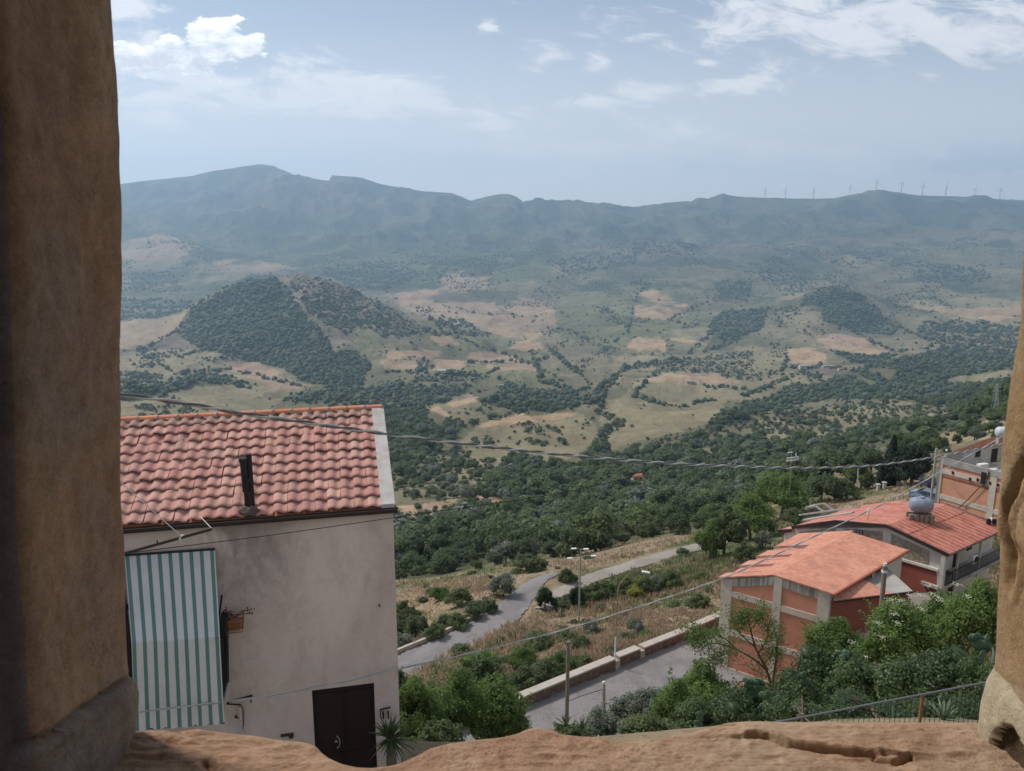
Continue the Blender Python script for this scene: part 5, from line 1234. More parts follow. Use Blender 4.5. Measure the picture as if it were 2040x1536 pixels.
def stone_block_mat(name, c1, c2, cm, scale):
    m, T, b, out = new_mat(name); co = T.N('ShaderNodeTexCoord').outputs['Object']
    vo = T.N('ShaderNodeTexVoronoi', ins={'Scale': scale}); T.link(co, vo.inputs['Vector']); ve = T.N('ShaderNodeTexVoronoi', feature='DISTANCE_TO_EDGE', ins={'Scale': scale}); T.link(co, ve.inputs['Vector'])
    rnd = T.N('ShaderNodeSeparateColor', ins={0: vo.outputs['Color']}).outputs[0]
    col = T.mix(rnd, c1, c2); col = T.mix(T.ramp(T.noise(co, scale * 3, 5, .6), [(.4, 0.), (.7, .5)]), col, cm); col = T.mix(T.M('LESS_THAN', ve.outputs['Distance'], .05), col, cm)
    T.link(col, b.inputs['Base Color']); b.inputs['Roughness'].default_value = .95; bump(T, b, T.M('MINIMUM', ve.outputs['Distance'], .2), .8, .1); return m
# --- A: the red building with the white concrete grid
ZB = -31.9
A_lf, A_rf, A_pk = atY(1439, 1149, 52.0), atY(1654, 1178, 47.5), atY(1546, 1143, 49.85)
A_lb, A_rb = atZ(1594, 1063, A_lf.z), atZ(1799, 1093, A_rf.z); A_pb = A_pk + (A_rb - A_rf); A_pb = A_pb.lerp(A_pk + (A_lb - A_lf), .5); A_pb.z = A_pk.z
dA = hz(A_rf - A_lf).normalized(); nA = Vector((-dA.y, dA.x, 0)); nA = nA if nA.y > 0 else -nA; vA = hz(A_rb - A_rf).normalized()
red = empty('red_building', (A_lf.x, A_lf.y, ZB), 'red plastered building with a pale concrete grid on its gable beside the road', 'building')
def apl(px, py, off=0.0): return on_plane(px, py, A_lf - nA * off, nA)
LA = hz(A_rf - A_lf).length
def aq(u, z, off=0.0): p = hz(A_lf) + dA * u - nA * off; return Vector((p.x, p.y, z))
def ua(px, py=1200): p = apl(px, py); return (hz(p) - hz(A_lf)).dot(dA)
def topz(u):
    up = (hz(A_pk) - hz(A_lf)).dot(dA); return A_lf.z + (A_pk.z - A_lf.z) * u / up if u < up else A_pk.z + (A_rf.z - A_pk.z) * (u - up) / (LA - up)
up_ = (hz(A_pk) - hz(A_lf)).dot(dA)
DA = (hz(A_rb) - hz(A_rf)).length
mb = MB()
body = [aq(0, 0), aq(up_, 0), aq(LA, 0), hz(A_rb) - vA * .05, hz(A_pb), hz(A_lb)]
mb.prism([(p.x, p.y) for p in body], ZB - 2, [A_lf.z - .12, A_pk.z - .12, A_rf.z - .12, A_rb.z - .12, A_pb.z - .12, A_lb.z - .12])
wallA = mb.build('wall', M_['red_plaster'], red)
gr = MB()
def fr_(u0, u1, z0a, z0b, z1a, z1b, off=.07): gr.hexa([aq(u0, z0a, off), aq(u1, z0b, off), aq(u1, z0b, -.05), aq(u0, z0a, -.05), aq(u0, z1a, off), aq(u1, z1b, off), aq(u1, z1b, -.05), aq(u0, z1a, -.05)])
um0, um1 = ua(1540), ua(1556); ur0 = ua(1629); ul1 = ua(1457)
for (a, b) in ((-.03, ul1), (um0, um1), (ur0, LA + .02)): fr_(a, b, ZB - 1, ZB - 1, topz(a) - .14, topz(b) - .14, .075)
th = .62
for (a, b) in ((ul1, um0), (um1, ur0)): 
    zz_ = topz; ext = .0
    pass
zb1 = apl(1548, 1209).z
for zc in (zb1, zb1 - 2.95, zb1 - 5.9):
    for (a, b) in ((ul1, um0), (um1, ur0)): fr_(a, b, zc - .22, zc - .22, zc + .22, zc + .22, .06)
M_['grid_white'] = simple('weathered_white_concrete', (.52, .455, .385), .9, .15, .9, bmp=.2, bscale=16, dark=(.30, .27, .245))
gr.build('concrete_frame', M_['grid_white'], red, label='pale weathered concrete grid'); gr = MB()
for (a, b) in ((ul1, um0), (um1, ur0)): fr_(a, b, topz(a) - .14 - th, topz(b) - .14 - th, topz(a) - .141, topz(b) - .141, .06)
gr.build('top_beam', M_['streaked'], red, label='grey streaked beam under the roof')
# front corner pillar turned to the side
cp = MB(); c = hz(A_rf) + dA * .03
cp.hexa([Vector((q.x, q.y, z)) for z in (ZB - 1, A_rf.z - .15) for q in (c - nA * .08, c + dA * .06 - nA * .08, c + dA * .06 + vA * .40, c + vA * .40)]); cp.build('corner_pillar', M_['concrete'], red)
# roof: two planes with three stepped terrace slots on the low side
M_['tile_salmon'] = flat_tile_mat('salmon_flat_tiles', (.60, .255, .165), (.70, .335, .225), (vA.x, vA.y), .25, .33, (.46, .19, .135))
rf = MB(); ov = .22
def ext(p, q, k): return p + (q - p).normalized() * -k
o = -vA * ov
lf, pk, rr_, lb, pb, rb_ = A_lf + o - dA * .15, A_pk + o, A_rf + o + dA * .35, A_lb - dA * .1, A_pb, A_rb + dA * .35
def on_left(a, b):   # a: 0 at the ridge .. 1 at the left eave, b: metres behind the front edge
    p = pk.lerp(lf, a); q = pb.lerp(lb, a); d = (q - p); return p + d.normalized() * b
LD = (lb - lf).length
slots = [(1.0, 2.7), (4.1, 5.1), (6.8, 7.7)]
prev = 0
for (b0, b1) in slots + [(LD, None)]:
    rf.slab([on_left(1, prev), on_left(0, prev), on_left(0, b0), on_left(1, b0)], .10); prev = b1
for (b0, b1) in slots:
    rf.slab([on_left(.35, b0), on_left(0, b0), on_left(0, b1), on_left(.35, b1)], .10)
rf.slab([pk, rr_, rb_, pb][::-1][::-1], .10)
roofA = rf.build('roof', M_['tile_salmon'], red, label='salmon red tiled roof with terrace slots')
sl_ = MB()
for (b0, b1) in slots:
    dz = Vector((0, 0, -.62))
    sl_.add([on_left(.36, b0) + dz, on_left(.36, b1) + dz, on_left(1, b1) + dz, on_left(1, b0) + dz], [(0, 1, 2, 3)])
    sl_.hexa([on_left(.35, b1) + dz, on_left(1.0, b1) + dz, on_left(1.0, b1 + .08) + dz, on_left(.35, b1 + .08) + dz, on_left(.35, b1) + Vector((0, 0, .06)), on_left(1.0, b1) + Vector((0, 0, .06)), on_left(1.0, b1 + .08) + Vector((0, 0, .06)), on_left(.35, b1 + .08) + Vector((0, 0, .06))])
    sl_.hexa([on_left(.35, b0 - .06) + dz, on_left(1.0, b0 - .06) + dz, on_left(1.0, b0) + dz, on_left(.35, b0) + dz, on_left(.35, b0 - .06) + Vector((0, 0, .03)), on_left(1.0, b0 - .06) + Vector((0, 0, .03)), on_left(1.0, b0) + Vector((0, 0, .03)), on_left(.35, b0) + Vector((0, 0, .03))])
sl_.build('skylight_slot', M_['concrete'], roofA)
gt = MB(); gt.bar(rr_ + Vector((0, 0, -.03)) + dA * .05, rb_ + Vector((0, 0, -.03)) + dA * .05, .14, .13); gt.build('gutter', simple('red_gutter', (.34, .10, .06), .6, .15), red)
# side wall windows under the eave
sw = MB(); sf = MB()
def side(b, z, off=0.0): p = hz(A_rf) + vA * b + dA * (.0 + off); return Vector((p.x, p.y, z))
sw.hexa([side(.45, ZB, -.02), side(DA - .1, ZB, -.02), side(DA - .1, ZB, .05), side(.45, ZB, .05), side(.45, A_rf.z - .13, -.02), side(DA - .1, A_rf.z - .13, -.02), side(DA - .1, A_rf.z - .13, .05), side(.45, A_rf.z - .13, .05)])
swo = sw.build('side_wall', M_['plaster_cream'], red)
for b0, b1 in ((4.3, 5.2), (6.3, 7.6)):
    w = MB(); w.hexa([side(b, z, o_) for z, in ((A_rf.z - 1.25,), (A_rf.z - .35,)) for b, o_ in ((b0, .052), (b1, .052), (b1, .09), (b0, .09))]); wo = w.build('window', M_['dark_metal'], red)
    g = MB(); n_ = 2
    for k in range(n_):
        s0 = b0 + .06 + k * (b1 - b0 - .06) / n_; s1 = s0 + (b1 - b0 - .06) / n_ - .06
        g.add([side(s0, A_rf.z - 1.19, .093), side(s1, A_rf.z - 1.19, .093), side(s1, A_rf.z - .41, .093), side(s0, A_rf.z - .41, .093)], [(0, 1, 2, 3)])
    g.build('pane', M_['glass_dark'], wo)
# annex: dark red wall, lean-to strip and a concrete terrace
X1 = atZ(1757, 1184, A_rf.z - .62); X0 = hz(A_rf) + dA * .12 + vA * .05; za = A_rf.z - .62
dX = hz(X1 - X0).normalized(); nX = Vector((-dX.y, dX.x, 0))
LX = hz(X1 - X0).length + 2.2
def xq(a, b, z): p = X0 + dX * a + nX * b; return Vector((p.x, p.y, z))
an = empty('annex_building', (X0.x, X0.y, ZB), 'dark red lean-to annex with a concrete terrace beside the red building', 'building')
am_ = MB(); XB = [xq(0, 0, 0), xq(LX, 0, 0), xq(LX + 1.6, 6.8, 0), xq(1.2 + 3.1, 6.8, 0)]
am_.prism([(p.x, p.y) for p in XB], ZB - 1, za - .1); am_.build('wall', M_['red_dark'], an)
tb_ = MB(); tb_.prism([(p.x, p.y) for p in [xq(-.05, -.12, 0), xq(LX + .1, -.12, 0), xq(LX + 1.7, 6.7, 0), xq(1.2 + 3.2, 6.7, 0)]], za - .099, za + .02); tb_.build('terrace', M_['concrete'], an)
lt = MB(); lt.hexa([xq(-.02, -.2, za + .03), xq(LX - 1.6, -.2, za + .03), xq(LX - 2.6, 1.7, za + .03), xq(1.0, 1.2, za + .03), xq(-.02, -.2, za + .10), xq(LX - 1.6, -.2, za + .10), xq(LX - 2.6, 1.7, za + .42), xq(1.0, 1.2, za + .42)]); lt.build('roof', M_['tile_salmon'], an)
ll = MB(); ll.bar(xq(-.02, -.16, za - .02), xq(LX + .1, -.16, za - .02), .10, .12); ll.build('gutter', M_['gutter'], an)
bm_ = MB(); bm_.hexa([xq(a, b, z) for z in (za - 3.1, za - 2.65) for a, b in ((0.3, -.06), (LX, -.06), (LX, .02), (.3, .02))]); bm_.build('concrete_band', M_['grid_white'], an)
pw_ = MB(); pw_.bar(xq(LX - 1.2, 2.2, za + .18), xq(LX + 1.5, 6.6, za + .18), .12, .3); pw_.build('terrace_parapet', M_['plaster_white'], an)
wn = MB(); wn.hexa([xq(a, b, z) for z in (za - 4.6, za - 3.5) for a, b in ((2.4, -.05), (3.3, -.05), (3.3, .02), (2.4, .02))]); wno = wn.build('window', M_['dark_metal'], an)
wp = MB(); wp.add([xq(2.47, -.055, za - 4.53), xq(3.23, -.055, za - 4.53), xq(3.23, -.055, za - 3.57), xq(2.47, -.055, za - 3.57)], [(0, 1, 2, 3)]); wp.build('pane', M_['glass_dark'], wno)
# --- B: long low house behind with the dark fascia
PB0 = Vector((29.4, 56.0, 0)); dB = Vector((.67, -.742, 0)).normalized(); nB = Vector((.742, .67, 0)).normalized()
def bpl(px, py, off=0.0): return on_plane(px, py, PB0 - nB * off, nB)
FB = [bpl(*p) for p in ((1550, 1056), (1578, 1049), (1665, 1037), (1768, 1046), (1891, 1104))]
K = atZ(1885, 1004, FB[3].z); vB = hz(K - FB[3]); R2_ = atZ(2003, 1053, FB[4].z); vR = hz(R2_ - FB[4])
bh = empty('terrace_house', (FB[2].x, FB[2].y, ZB + 2), 'cream and stone house with a red tiled roof edged by a dark fascia', 'house')
wb = MB(); inx = nB * .35
poly = [FB[0] + dB * .4 + inx, FB[1] + inx, FB[2] + inx, FB[3] + inx, FB[4] - dB * .55 + inx, FB[4] - dB * .55 + inx + nB * .35, FB[4] - dB * 2.0 + inx + nB * .36]
back = [FB[4] - dB * 2.1 + vR * .97 - dB * .9, FB[3] + vB * .96, FB[2] + vB * .96, FB[0] + dB * .5 + vB * .9]
zz_ = [poly[0].z - .3, poly[1].z - .3, poly[2].z - .28, poly[3].z - .28, FB[4].z - .15, FB[4].z - .15, FB[4].z + .05, FB[4].z - .1, FB[3].z - .3, FB[2].z - .3, FB[0].z - .3]
wb.prism([(p.x, p.y) for p in poly + back], ZB - 1, zz_)
wallB = wb.build('wall', M_['plaster_white'], bh)
wallB_off = .35
def bw(px, py, off): return on_plane(px, py, PB0 + inx - nB * off, nB)
def panel(pts, off, mat, name, parent=None, label=None, th=.03):
    m_ = MB(); f = [bw(a, b, off) for a, b in pts]; g = [p + nB * th for p in f]; n = len(f)
    m_.add(f + g, [tuple(range(n)), tuple(range(2 * n - 1, n - 1, -1))] + [(i, n + i, n + (i + 1) % n, (i + 1) % n) for i in range(n)]); return m_.build(name, mat, parent or bh, label=label)
M_['stone_panel'] = stone_block_mat('rubble_panel', (.34, .30, .23), (.46, .42, .33), (.26, .22, .16), 2.2)
panel([(1592, 1060), (1664, 1052), (1664, 1075), (1592, 1064)], .03, M_['stone_panel'], 'stone_panel')
panel([(1680, 1053), (1758, 1059), (1758, 1077), (1680, 1071)], .03, M_['stone_panel'], 'stone_panel')
panel([(1775, 1063), (1852, 1098), (1850, 1126), (1800, 1112), (1775, 1100)], .03, M_['stone_panel'], 'stone_panel')
panel([(1787, 1114), (1866, 1138), (1866, 1180), (1787, 1180)], .02, M_['red_dark'], 'plinth', label='dark red lower wall')
panel([(1786, 1110), (1868, 1134), (1868, 1139), (1786, 1115)], .14, M_['plaster_white'], 'string_course', th=.14)
wo = panel([(1699, 1054), (1719, 1056), (1719, 1066), (1699, 1064)], .06, M_['dark_metal'], 'window', th=.03)
for k in range(6):
    a = 1700 + (k % 3) * 6.3; b_ = 1055.3 + (k // 3) * 4.6 + (k % 3) * .6; panel([(a, b_), (a + 4.6, b_ + .5), (a + 4.6, b_ + 4.0), (a, b_ + 3.5)], .075, simple('pale_glass_%d' % k, (.30, .36, .36), .3, .1), 'pane', wo, th=.01)
panel([(1696, 1065), (1721, 1067), (1721, 1069.5), (1696, 1067.5)], .10, M_['plaster_white'], 'sill', wo, th=.1)
# roof of B
M_['tile_red'] = flat_tile_mat('red_roof_tiles', (.50, .19, .135), (.60, .265, .195), (dB.x * 0 + hz(vR).normalized().x, hz(vR).normalized().y), .30, .4, (.36, .11, .08))
rb3 = MB(); rib_dir = (FB[4] - FB[3]); 
rb3.slab([FB[1], FB[2], FB[2] + vB, FB[1] + vB * 1.0], .08); rb3.slab([FB[2], FB[3], K, FB[2] + vB], .08); rb3.slab([FB[3], FB[4], R2_, K], .08)
rb3.slab([FB[0] + Vector((0, 0, -.02)), FB[1] + Vector((0, 0, -.25)), FB[1] + vB * .2 + Vector((0, 0, -.25)), FB[0] + vB * .2], .08)
roofB = rb3.build('roof', M_['tile_red'], bh)
ribs = MB(); nrm = (FB[4] - FB[3]).cross(K - FB[3]).normalized(); nrm = nrm if nrm.z > 0 else -nrm
N = 30
for k in range(1, N):        # raised courses down the sunny slope
    u = k / N; a = FB[3].lerp(K, u) + nrm * .02; b = FB[4].lerp(R2_, u) + nrm * .02; 
    if k % 2: ribs.bar(a, b, .13, .07, up=nrm)
for u in (.33,):
    a = FB[3].lerp(FB[4], u); b = K.lerp(R2_, u); ribs.bar(a + nrm * .05, b + nrm * .05, .05, .04, up=nrm)
ribs.build('tile_ribs', M_['tile_red'], roofB)
fa = MB()
for a, b, d in ((FB[1], FB[2], 0), (FB[2], FB[3], 0), (FB[3], FB[4], 0)): fa.bar(a - nB * .05 + Vector((0, 0, -.08)), b - nB * .05 + Vector((0, 0, -.08)), .10, .26)
fa.bar(FB[0] - nB * .05 + Vector((0, 0, -.10)), FB[1] - nB * .05 + Vector((0, 0, -.33)), .10, .26)
fa.build('fascia', M_['gutter'], bh)
ef = MB(); ef.bar(FB[4] + Vector((0, 0, -.1)), R2_ + Vector((0, 0, -.1)), .1, .14); ef.bar(K, R2_ + Vector((0, 0, .05)), .10, .12); ef.bar(FB[1] + vB, K, .10, .10); ef.build('roof_edge', simple('roof_edge_metal', (.16, .12, .11), .6, .2), bh)
# slots on the upper roof
us = MB()
for (a, b, w) in (((1592, 1026), (1712, 1010), .25), ((1600, 1036), (1700, 1021), .5)):
    n2_ = (FB[2] - FB[1]).cross(vB).normalized(); p0 = on_plane(a[0], a[1], FB[1] + Vector((0, 0, .05)), n2_); p1 = on_plane(b[0], b[1], FB[1] + Vector((0, 0, .05)), n2_); us.bar(p0, p1, w, .12)
us.build('roof_slot', M_['concrete'], roofB)
dm = MB(); dc = on_plane(1624, 1018, FB[1], n2_)
for k in range(2): dm.bar(dc - dB * .9 + vB.normalized() * k * 1.3 + Vector((0, 0, .1)), dc + Vector((0, 0, .5)) + vB.normalized() * k * 1.3, .25, .10); dm.bar(dc + dB * .9 + vB.normalized() * k * 1.3 + Vector((0, 0, .1)), dc + Vector((0, 0, .5)) + vB.normalized() * k * 1.3, .25, .10)
dm.bar(dc - dB * .9 + Vector((0, 0, .02)), dc - dB * .9 + vB.normalized() * 1.3, .2, .3); dm.bar(dc + dB * .9, dc + dB * .9 + vB.normalized() * 1.3, .2, .3)
dm.build('dormer', M_['concrete'], roofB)
# balcony side of B
vRn = vR.normalized(); sR = Vector((vRn.y, -vRn.x, 0))          # outward, towards us/right
def rs_(b, o_, z): p = hz(FB[4]) + vRn * b + sR * (o_ - .45); return Vector((p.x, p.y, z))
LR = vR.length; zf = FB[4].z - 2.75
sl2 = MB(); sl2.hexa([rs_(b, o_, z) for z in (zf - .22, zf) for b, o_ in ((-.1, -1.3), (-.1, .25), (LR + 2, .25), (LR + 2, -1.3))]); balB = sl2.build('balcony', M_['concrete'], bh)
sw2 = MB(); sw2.hexa([rs_(b, o_, z) for z in (ZB - 1, FB[4].z - .12) for b, o_ in ((.2, -1.5), (.2, -1.15), (LR + 2, -1.15), (LR + 2, -1.5))]); sw2.build('side_wall', M_['plaster_cream'], bh)
for b0, b1, z0, z1 in ((.9, 1.7, zf + .02, zf + 2.15), (4.2, 5.1, zf + .02, zf + 2.15), (6.2, 7.0, zf + .9, zf + 2.1), (1.0, 1.8, zf - 3, zf - .9), (3.9, 4.9, zf - 3, zf - .9)):
    q = MB(); q.hexa([rs_(b, o_, z) for z in (z0, z1) for b, o_ in ((b0, -1.17), (b0, -1.10), (b1, -1.10), (b1, -1.17))]); q.build('shutter' if z0 > zf + .5 else 'door', M_['door_paint'], bh)
cl = MB()
for b in (.05, 2.15, 5.6, LR + 1): cl.bar(rs_(b, .1, ZB - 1), rs_(b, .1, FB[4].z - .12), .30 if b < 1 else .14, .30 if b < 1 else .14, up=(vRn.x, vRn.y, 0))
cl.build('pillar', M_['cement_pale'], bh)
rl_ = MB()
for b in np.arange(.3, LR + 1.8, .14): rl_.bar(rs_(b, .18, zf), rs_(b, .18, zf + .95), .02, .02)
rl_.bar(rs_(.2, .18, zf + .95), rs_(LR + 1.8, .18, zf + .95), .045, .04); rl_.bar(rs_(.2, .18, zf + .1), rs_(LR + 1.8, .18, zf + .1), .03, .03); rl_.build('railing', M_['dark_metal'], balB)
ac = MB(); ac.box(rs_(5.3, -.15, zf + .85), (.95, .38, .70), rz=atan2(vRn.y, vRn.x)); aco = ac.build('air_conditioner', M_['white_metal'], None, bevel=.03, label='white air conditioner outdoor unit on the balcony rail of the cream house', cat='air conditioner')
ag = MB(); ag.lathe(rs_(5.3, .045, zf + .85), [(.26, -.006), (.26, .006)], 20, axis=Matrix.Rotation(atan2(vRn.y, vRn.x), 3, 'Z') @ Matrix.Rotation(pi / 2, 3, 'X')); ag.v = [tuple(Vector(v)) for v in ag.v]; ag.build('fan_grille', M_['dark_metal'], aco)
ta = rs_(1.3, -.2, zf); tbm = MB(); tbm.box(ta + Vector((0, 0, .74)), (.7, .7, .04), rz=.6)
for sx in (-1, 1):
    for sy in (-1, 1): tbm.bar(ta + Vector((sx * .3, sy * .3, 0)), ta + Vector((sx * .3, sy * .3, .72)), .04, .04)
tbm.build('table', M_['dark_metal'], None, label='small dark square table on the balcony of the cream house', cat='table')
# water tank on its blocks
tp = on_plane(1832, 1035, FB[3], nrm) + Vector((0, 0, 0)); zt = tp.z - .15
tk = empty('water_tank', tp, 'grey blue horizontal water tank on blocks on the red tiled roof', 'water tank')
ax = (hz(K - FB[3]).normalized()); R3_ = Matrix((Vector((-ax.y, ax.x, 0)), Vector((0, 0, 1)), Vector((-ax.y, ax.x, 0)).cross(Vector((0, 0, 1))))).transposed()
ct = tp + Vector((0, 0, 1.22)); xa = Vector((.98, -.2, 0)).normalized(); M3 = Matrix((Vector((0, 0, 1)).cross(xa), Vector((0, 0, 1)), xa)).transposed()
tm = MB(); tm.lathe(ct, [(.02, -.86), (.30, -.83), (.50, -.70), (.58, -.50), (.60, -.45), (.58, -.2), (.605, -.15), (.605, .15), (.58, .2), (.60, .45), (.58, .5), (.50, .70), (.30, .83), (.02, .86)], 28, axis=M3)
tm.build('tank_body', simple('tank_plastic', (.23, .27, .33), .45, .12, 3, dark=(.17, .19, .22)), tk, smooth=True)
lm = MB(); lm.lathe(ct + Vector((0, 0, .57)), [(.22, 0), (.22, .08), (.18, .11)], 18); lm.lathe(ct + Vector((0, 0, .57)) + xa * .45, [(.05, 0), (.05, .1)], 10); lm.build('tank_lid', simple('tank_lid', (.20, .24, .31), .45, .1), tk)
M_['old_block'] = simple('old_blocks', (.27, .21, .165), .95, .35, 4, bmp=.4); r = RS(8)
for sx in np.linspace(-.75, .75, 5):
    for sy in (-.35, .35):
        for k in range(3): bl = MB(); bl.box(tp + xa * sx + Vector((-xa.y, xa.x, 0)) * sy + Vector((r.normal() * .02, r.normal() * .02, .0 + .2 * k)), (.32, .2, .19), rz=r.uniform(-.1, .1), tint=r.rand()); bl.build('block', M_['old_block'], tk)
brk = MB(); bp = on_plane(1826, 1031, FB[3], nrm)
for k in range(4): q = on_plane(1812 + k * 9, 1034 + k * 2.2, FB[3], nrm); brk.box(q + Vector((0, 0, .08)), (.35, .18, .14), rz=.3 * k)
# antennas
def pole_thing(name, px, pt, pbm, y, r0, r1, mat, label, cat, zbase=None, group=None):
    top = atY(px, pt, y); 
    b = Vector((top.x, top.y, float(ground(top.x, top.y)) - .3)) if zbase is None else Vector((top.x, top.y, zbase))
    e = empty(name, b, label, cat, group); m_ = MB(); m_.tube([b, b.lerp(top, .5), top], [r0, (r0 + r1) / 2, r1], 10); m_.build('pole', mat, e); return e, b, top
e, b, t_ = pole_thing('roof_aerial', 1731, 1012, 1066, FB[2].y - .9, .035, .03, M_['steel'], 'thin grey aerial mast with a small box before the cream house', 'antenna', zbase=A_pk.z - .6)
m_ = MB(); m_.box(t_ + Vector((0, 0, -.3)), (.16, .12, .5)); m_.build('amplifier_box', M_['white_metal'], e)
# --- C: brick coloured block at the far right
PC0 = Vector((47.9, 85.0, 0)); dC = Vector((.53, -.848, 0)).normalized(); nC = Vector((.848, .53, 0))
def cpl(px, py, off=0.0): return on_plane(px, py, PC0 - nC * off, nC)
cb_ = empty('brick_block', (47.9, 85, -40), 'orange brick block with pale concrete bands and aged roof edge at the right', 'building')
C0 = hz(cpl(1869, 950)); zt_ = cpl(1869, 909).z; LC = 9.0
def cq(a, b, z): p = C0 + dC * a + nC * b; return Vector((p.x, p.y, z))
m_ = MB(); m_.prism([(q.x, q.y) for q in (cq(0, 0, 0), cq(LC, 0, 0), cq(LC, 9, 0), cq(0, 9, 0))], -42, zt_ - 2.0); m_.build('wall', simple('orange_brick', (.56, .28, .175), .9, .16, .9, bmp=.25, bscale=12, dark=(.40, .20, .13)), cb_)
m_ = MB()
def cband(a0, a1, z0, z1, off): m_.hexa([cq(a, b, z) for z in (z0, z1) for a, b in ((a0, -off), (a1, -off), (a1, .03), (a0, .03))])
z1_ = cpl(1880, 938).z; z2_ = cpl(1880, 990).z; apil = (hz(cpl(1979, 960)) - C0).dot(dC)
cband(-.05, .42, -42, zt_ - .03, .09); cband(apil - .3, apil + .35, -42, zt_ - .03, .09)
for z in (z1_, z2_, z2_ - 2.9): cband(.42, apil - .3, z - .27, z + .27, .07); cband(apil + .35, LC, z - .27, z + .27, .07)
m_.build('concrete_frame', M_['grid_white'], cb_)
m_ = MB(); z3 = zt_; m_.hexa([cq(a, b, z) for z in (z3 - .75, z3) for a, b in ((.42, -.10), (LC, -.10), (LC, .08), (.42, .08))]); m_.hexa([cq(a, b, z) for z in (z3 - 2.2, z3 - .01) for a, b in ((-.02, .09), (.2, .09), (.2, 9), (-.02, 9))]); m_.build('parapet', M_['concrete'], cb_)
m_ = MB(); m_.hexa([cq(a, b, z) for z in (z3 - 1.999, z3 - 1.9) for a, b in ((.21, .30), (LC, .30), (LC, 8.9), (.21, 8.9))]); m_.build('terrace', M_['concrete'], cb_)
m_ = MB(); m_.hexa([cq(a, b, z) for z in (z3 - 2.3, z3 - .76) for a, b in ((.42, .0), (LC, .0), (LC, .25), (.42, .25))]); m_.build('wall', M_['red_plaster'], cb_)
e0, e1, e2, e3 = atZ(1900, 899, z3 + .25), atZ(2030, 882, z3 + .25), atZ(2045, 862, z3 + 1.5), atZ(1978, 870, z3 + 1.5)
m_ = MB(); m_.slab([e0, e1, e2, e3], .12); m_.build('roof', M_['tile_salmon'], cb_)
m_ = MB(); f0, f1 = e0.lerp(e1, .04) + Vector((.25, .3, 0)), e1 + Vector((.25, .3, 0)); g0, g1 = f0 + Vector((.15, .25, 0)), f1 + Vector((.15, .25, 0)); m_.hexa([Vector((p.x, p.y, z)) for z in (z3 - 1.95, z3 + .12) for p in (f0, f1, g1, g0)]); m_.build('upper_wall', M_['cement_pale'], cb_)
for u0, u1, zl, zh in ((.30, .38, -.9, -.1), (.56, .66, -1.8, -.15), (.78, .84, -.9, -.1)):
    m_ = MB(); h0, h1 = f0.lerp(f1, u0), f0.lerp(f1, u1); o_ = Vector((-.04, -.06, 0)); m_.hexa([Vector((p.x, p.y, z)) for z in (z3 + zl, z3 + zh) for p in (h0 + o_, h1 + o_, h1 - o_ * .2, h0 - o_ * .2)]); m_.build('shutter', M_['dark_metal'], cb_)
m_ = MB(); m_.box(cq(4.0, 1.2, z3 - .2), (1.2, .5, .5), rz=.3); m_.box(cq(5.3, 1.0, z3 - .35), (.7, .5, .4), rz=.1); m_.build('planter', M_['plaster_white'], cb_)
m_ = MB(); 
for a in (1.6, 3.5, 4.3, 5.6, 6.4): v_ = MB(); v_.box(cq(a, -.075, z1_ - .02 + .1 * sin(a * 5)), (.22, .10, .34), rz=atan2(dC.y, dC.x)); v_.build('vent_hole', M_['dark_metal'], cb_)
m_.box(cq(apil - 1.0, -.13, z3 - 1.1), (.45, .14, 1.3), rz=atan2(dC.y, dC.x)); m_.build('shutter', M_['dark_metal'], cb_)
m_ = MB(); a0 = cq(apil - .5, -.16, z3 - .2); m_.tube([a0, cq(apil - .6, -.16, z1_), cq(apil - 1.3, -.2, z1_ - .8), cq(apil - 2.3, -.2, z2_ + .5), cq(apil - 4.2, -.2, z2_ - 2.2)], .045, 6); m_.build('wire', M_['cable_dark'], cb_)
tc = cq(8.2, 2.0, z3 + 2.0); tk2 = empty('rooftop_tank', tc - Vector((0, 0, 1)), 'pale round water tank standing on the roof of the orange brick block', 'water tank')
tc = atY(1999, 861, 82)
tk2.location = tc - Vector((0, 0, .9))
m_ = MB(); m_.lathe(tc, [(.02, -.75), (.4, -.72), (.58, -.5), (.6, 0), (.58, .5), (.4, .72), (.02, .75)], 22, axis=M3); m_.build('tank_body', simple('pale_tank', (.50, .52, .53), .4, .1), tk2, smooth=True)
m_ = MB(); 
for sx in (-.5, .5): m_.bar(tc + Vector((sx, 0, -.5)), tc + Vector((sx, 0, -1.35)), .1, .5)
m_.build('stand', M_['concrete'], tk2)
m_ = MB(); k0 = cpl(1866, 893, .3); m_.tube([Vector((k0.x, k0.y, -40)), k0], [.16, .12], 10); pe = empty('utility_pole', (k0.x, k0.y, -40), 'grey pole against the left edge of the orange brick block', 'pole'); m_.build('pole', M_['concrete'], pe)
m_ = MB(); m_.box(k0 + Vector((.2, -.1, -.4)), (.12, .12, .25)); m_.lathe(atY(1886, 897, k0.y), [(.02, -.15), (.15, 0), (.02, .15)], 12); m_.build('lamp_globe', M_['insulator'], pe)
for px in (1977, 1985):
    pass
m_ = MB(); q0 = atZ(1972, 1048, FB[4].z + .9); 
ch = empty('chimney_pots', on_plane(1976, 1046, FB[3], nrm), 'two short dark chimney pots on the back edge of the red roof', 'chimney')
for px in (1969, 1980): q = on_plane(px, 1044, FB[3], nrm); m_.tube([q + Vector((0, 0, -.2)), q + Vector((0, 0, .42))], .17, 10)
m_.build('pots', M_['dark_metal'], ch)
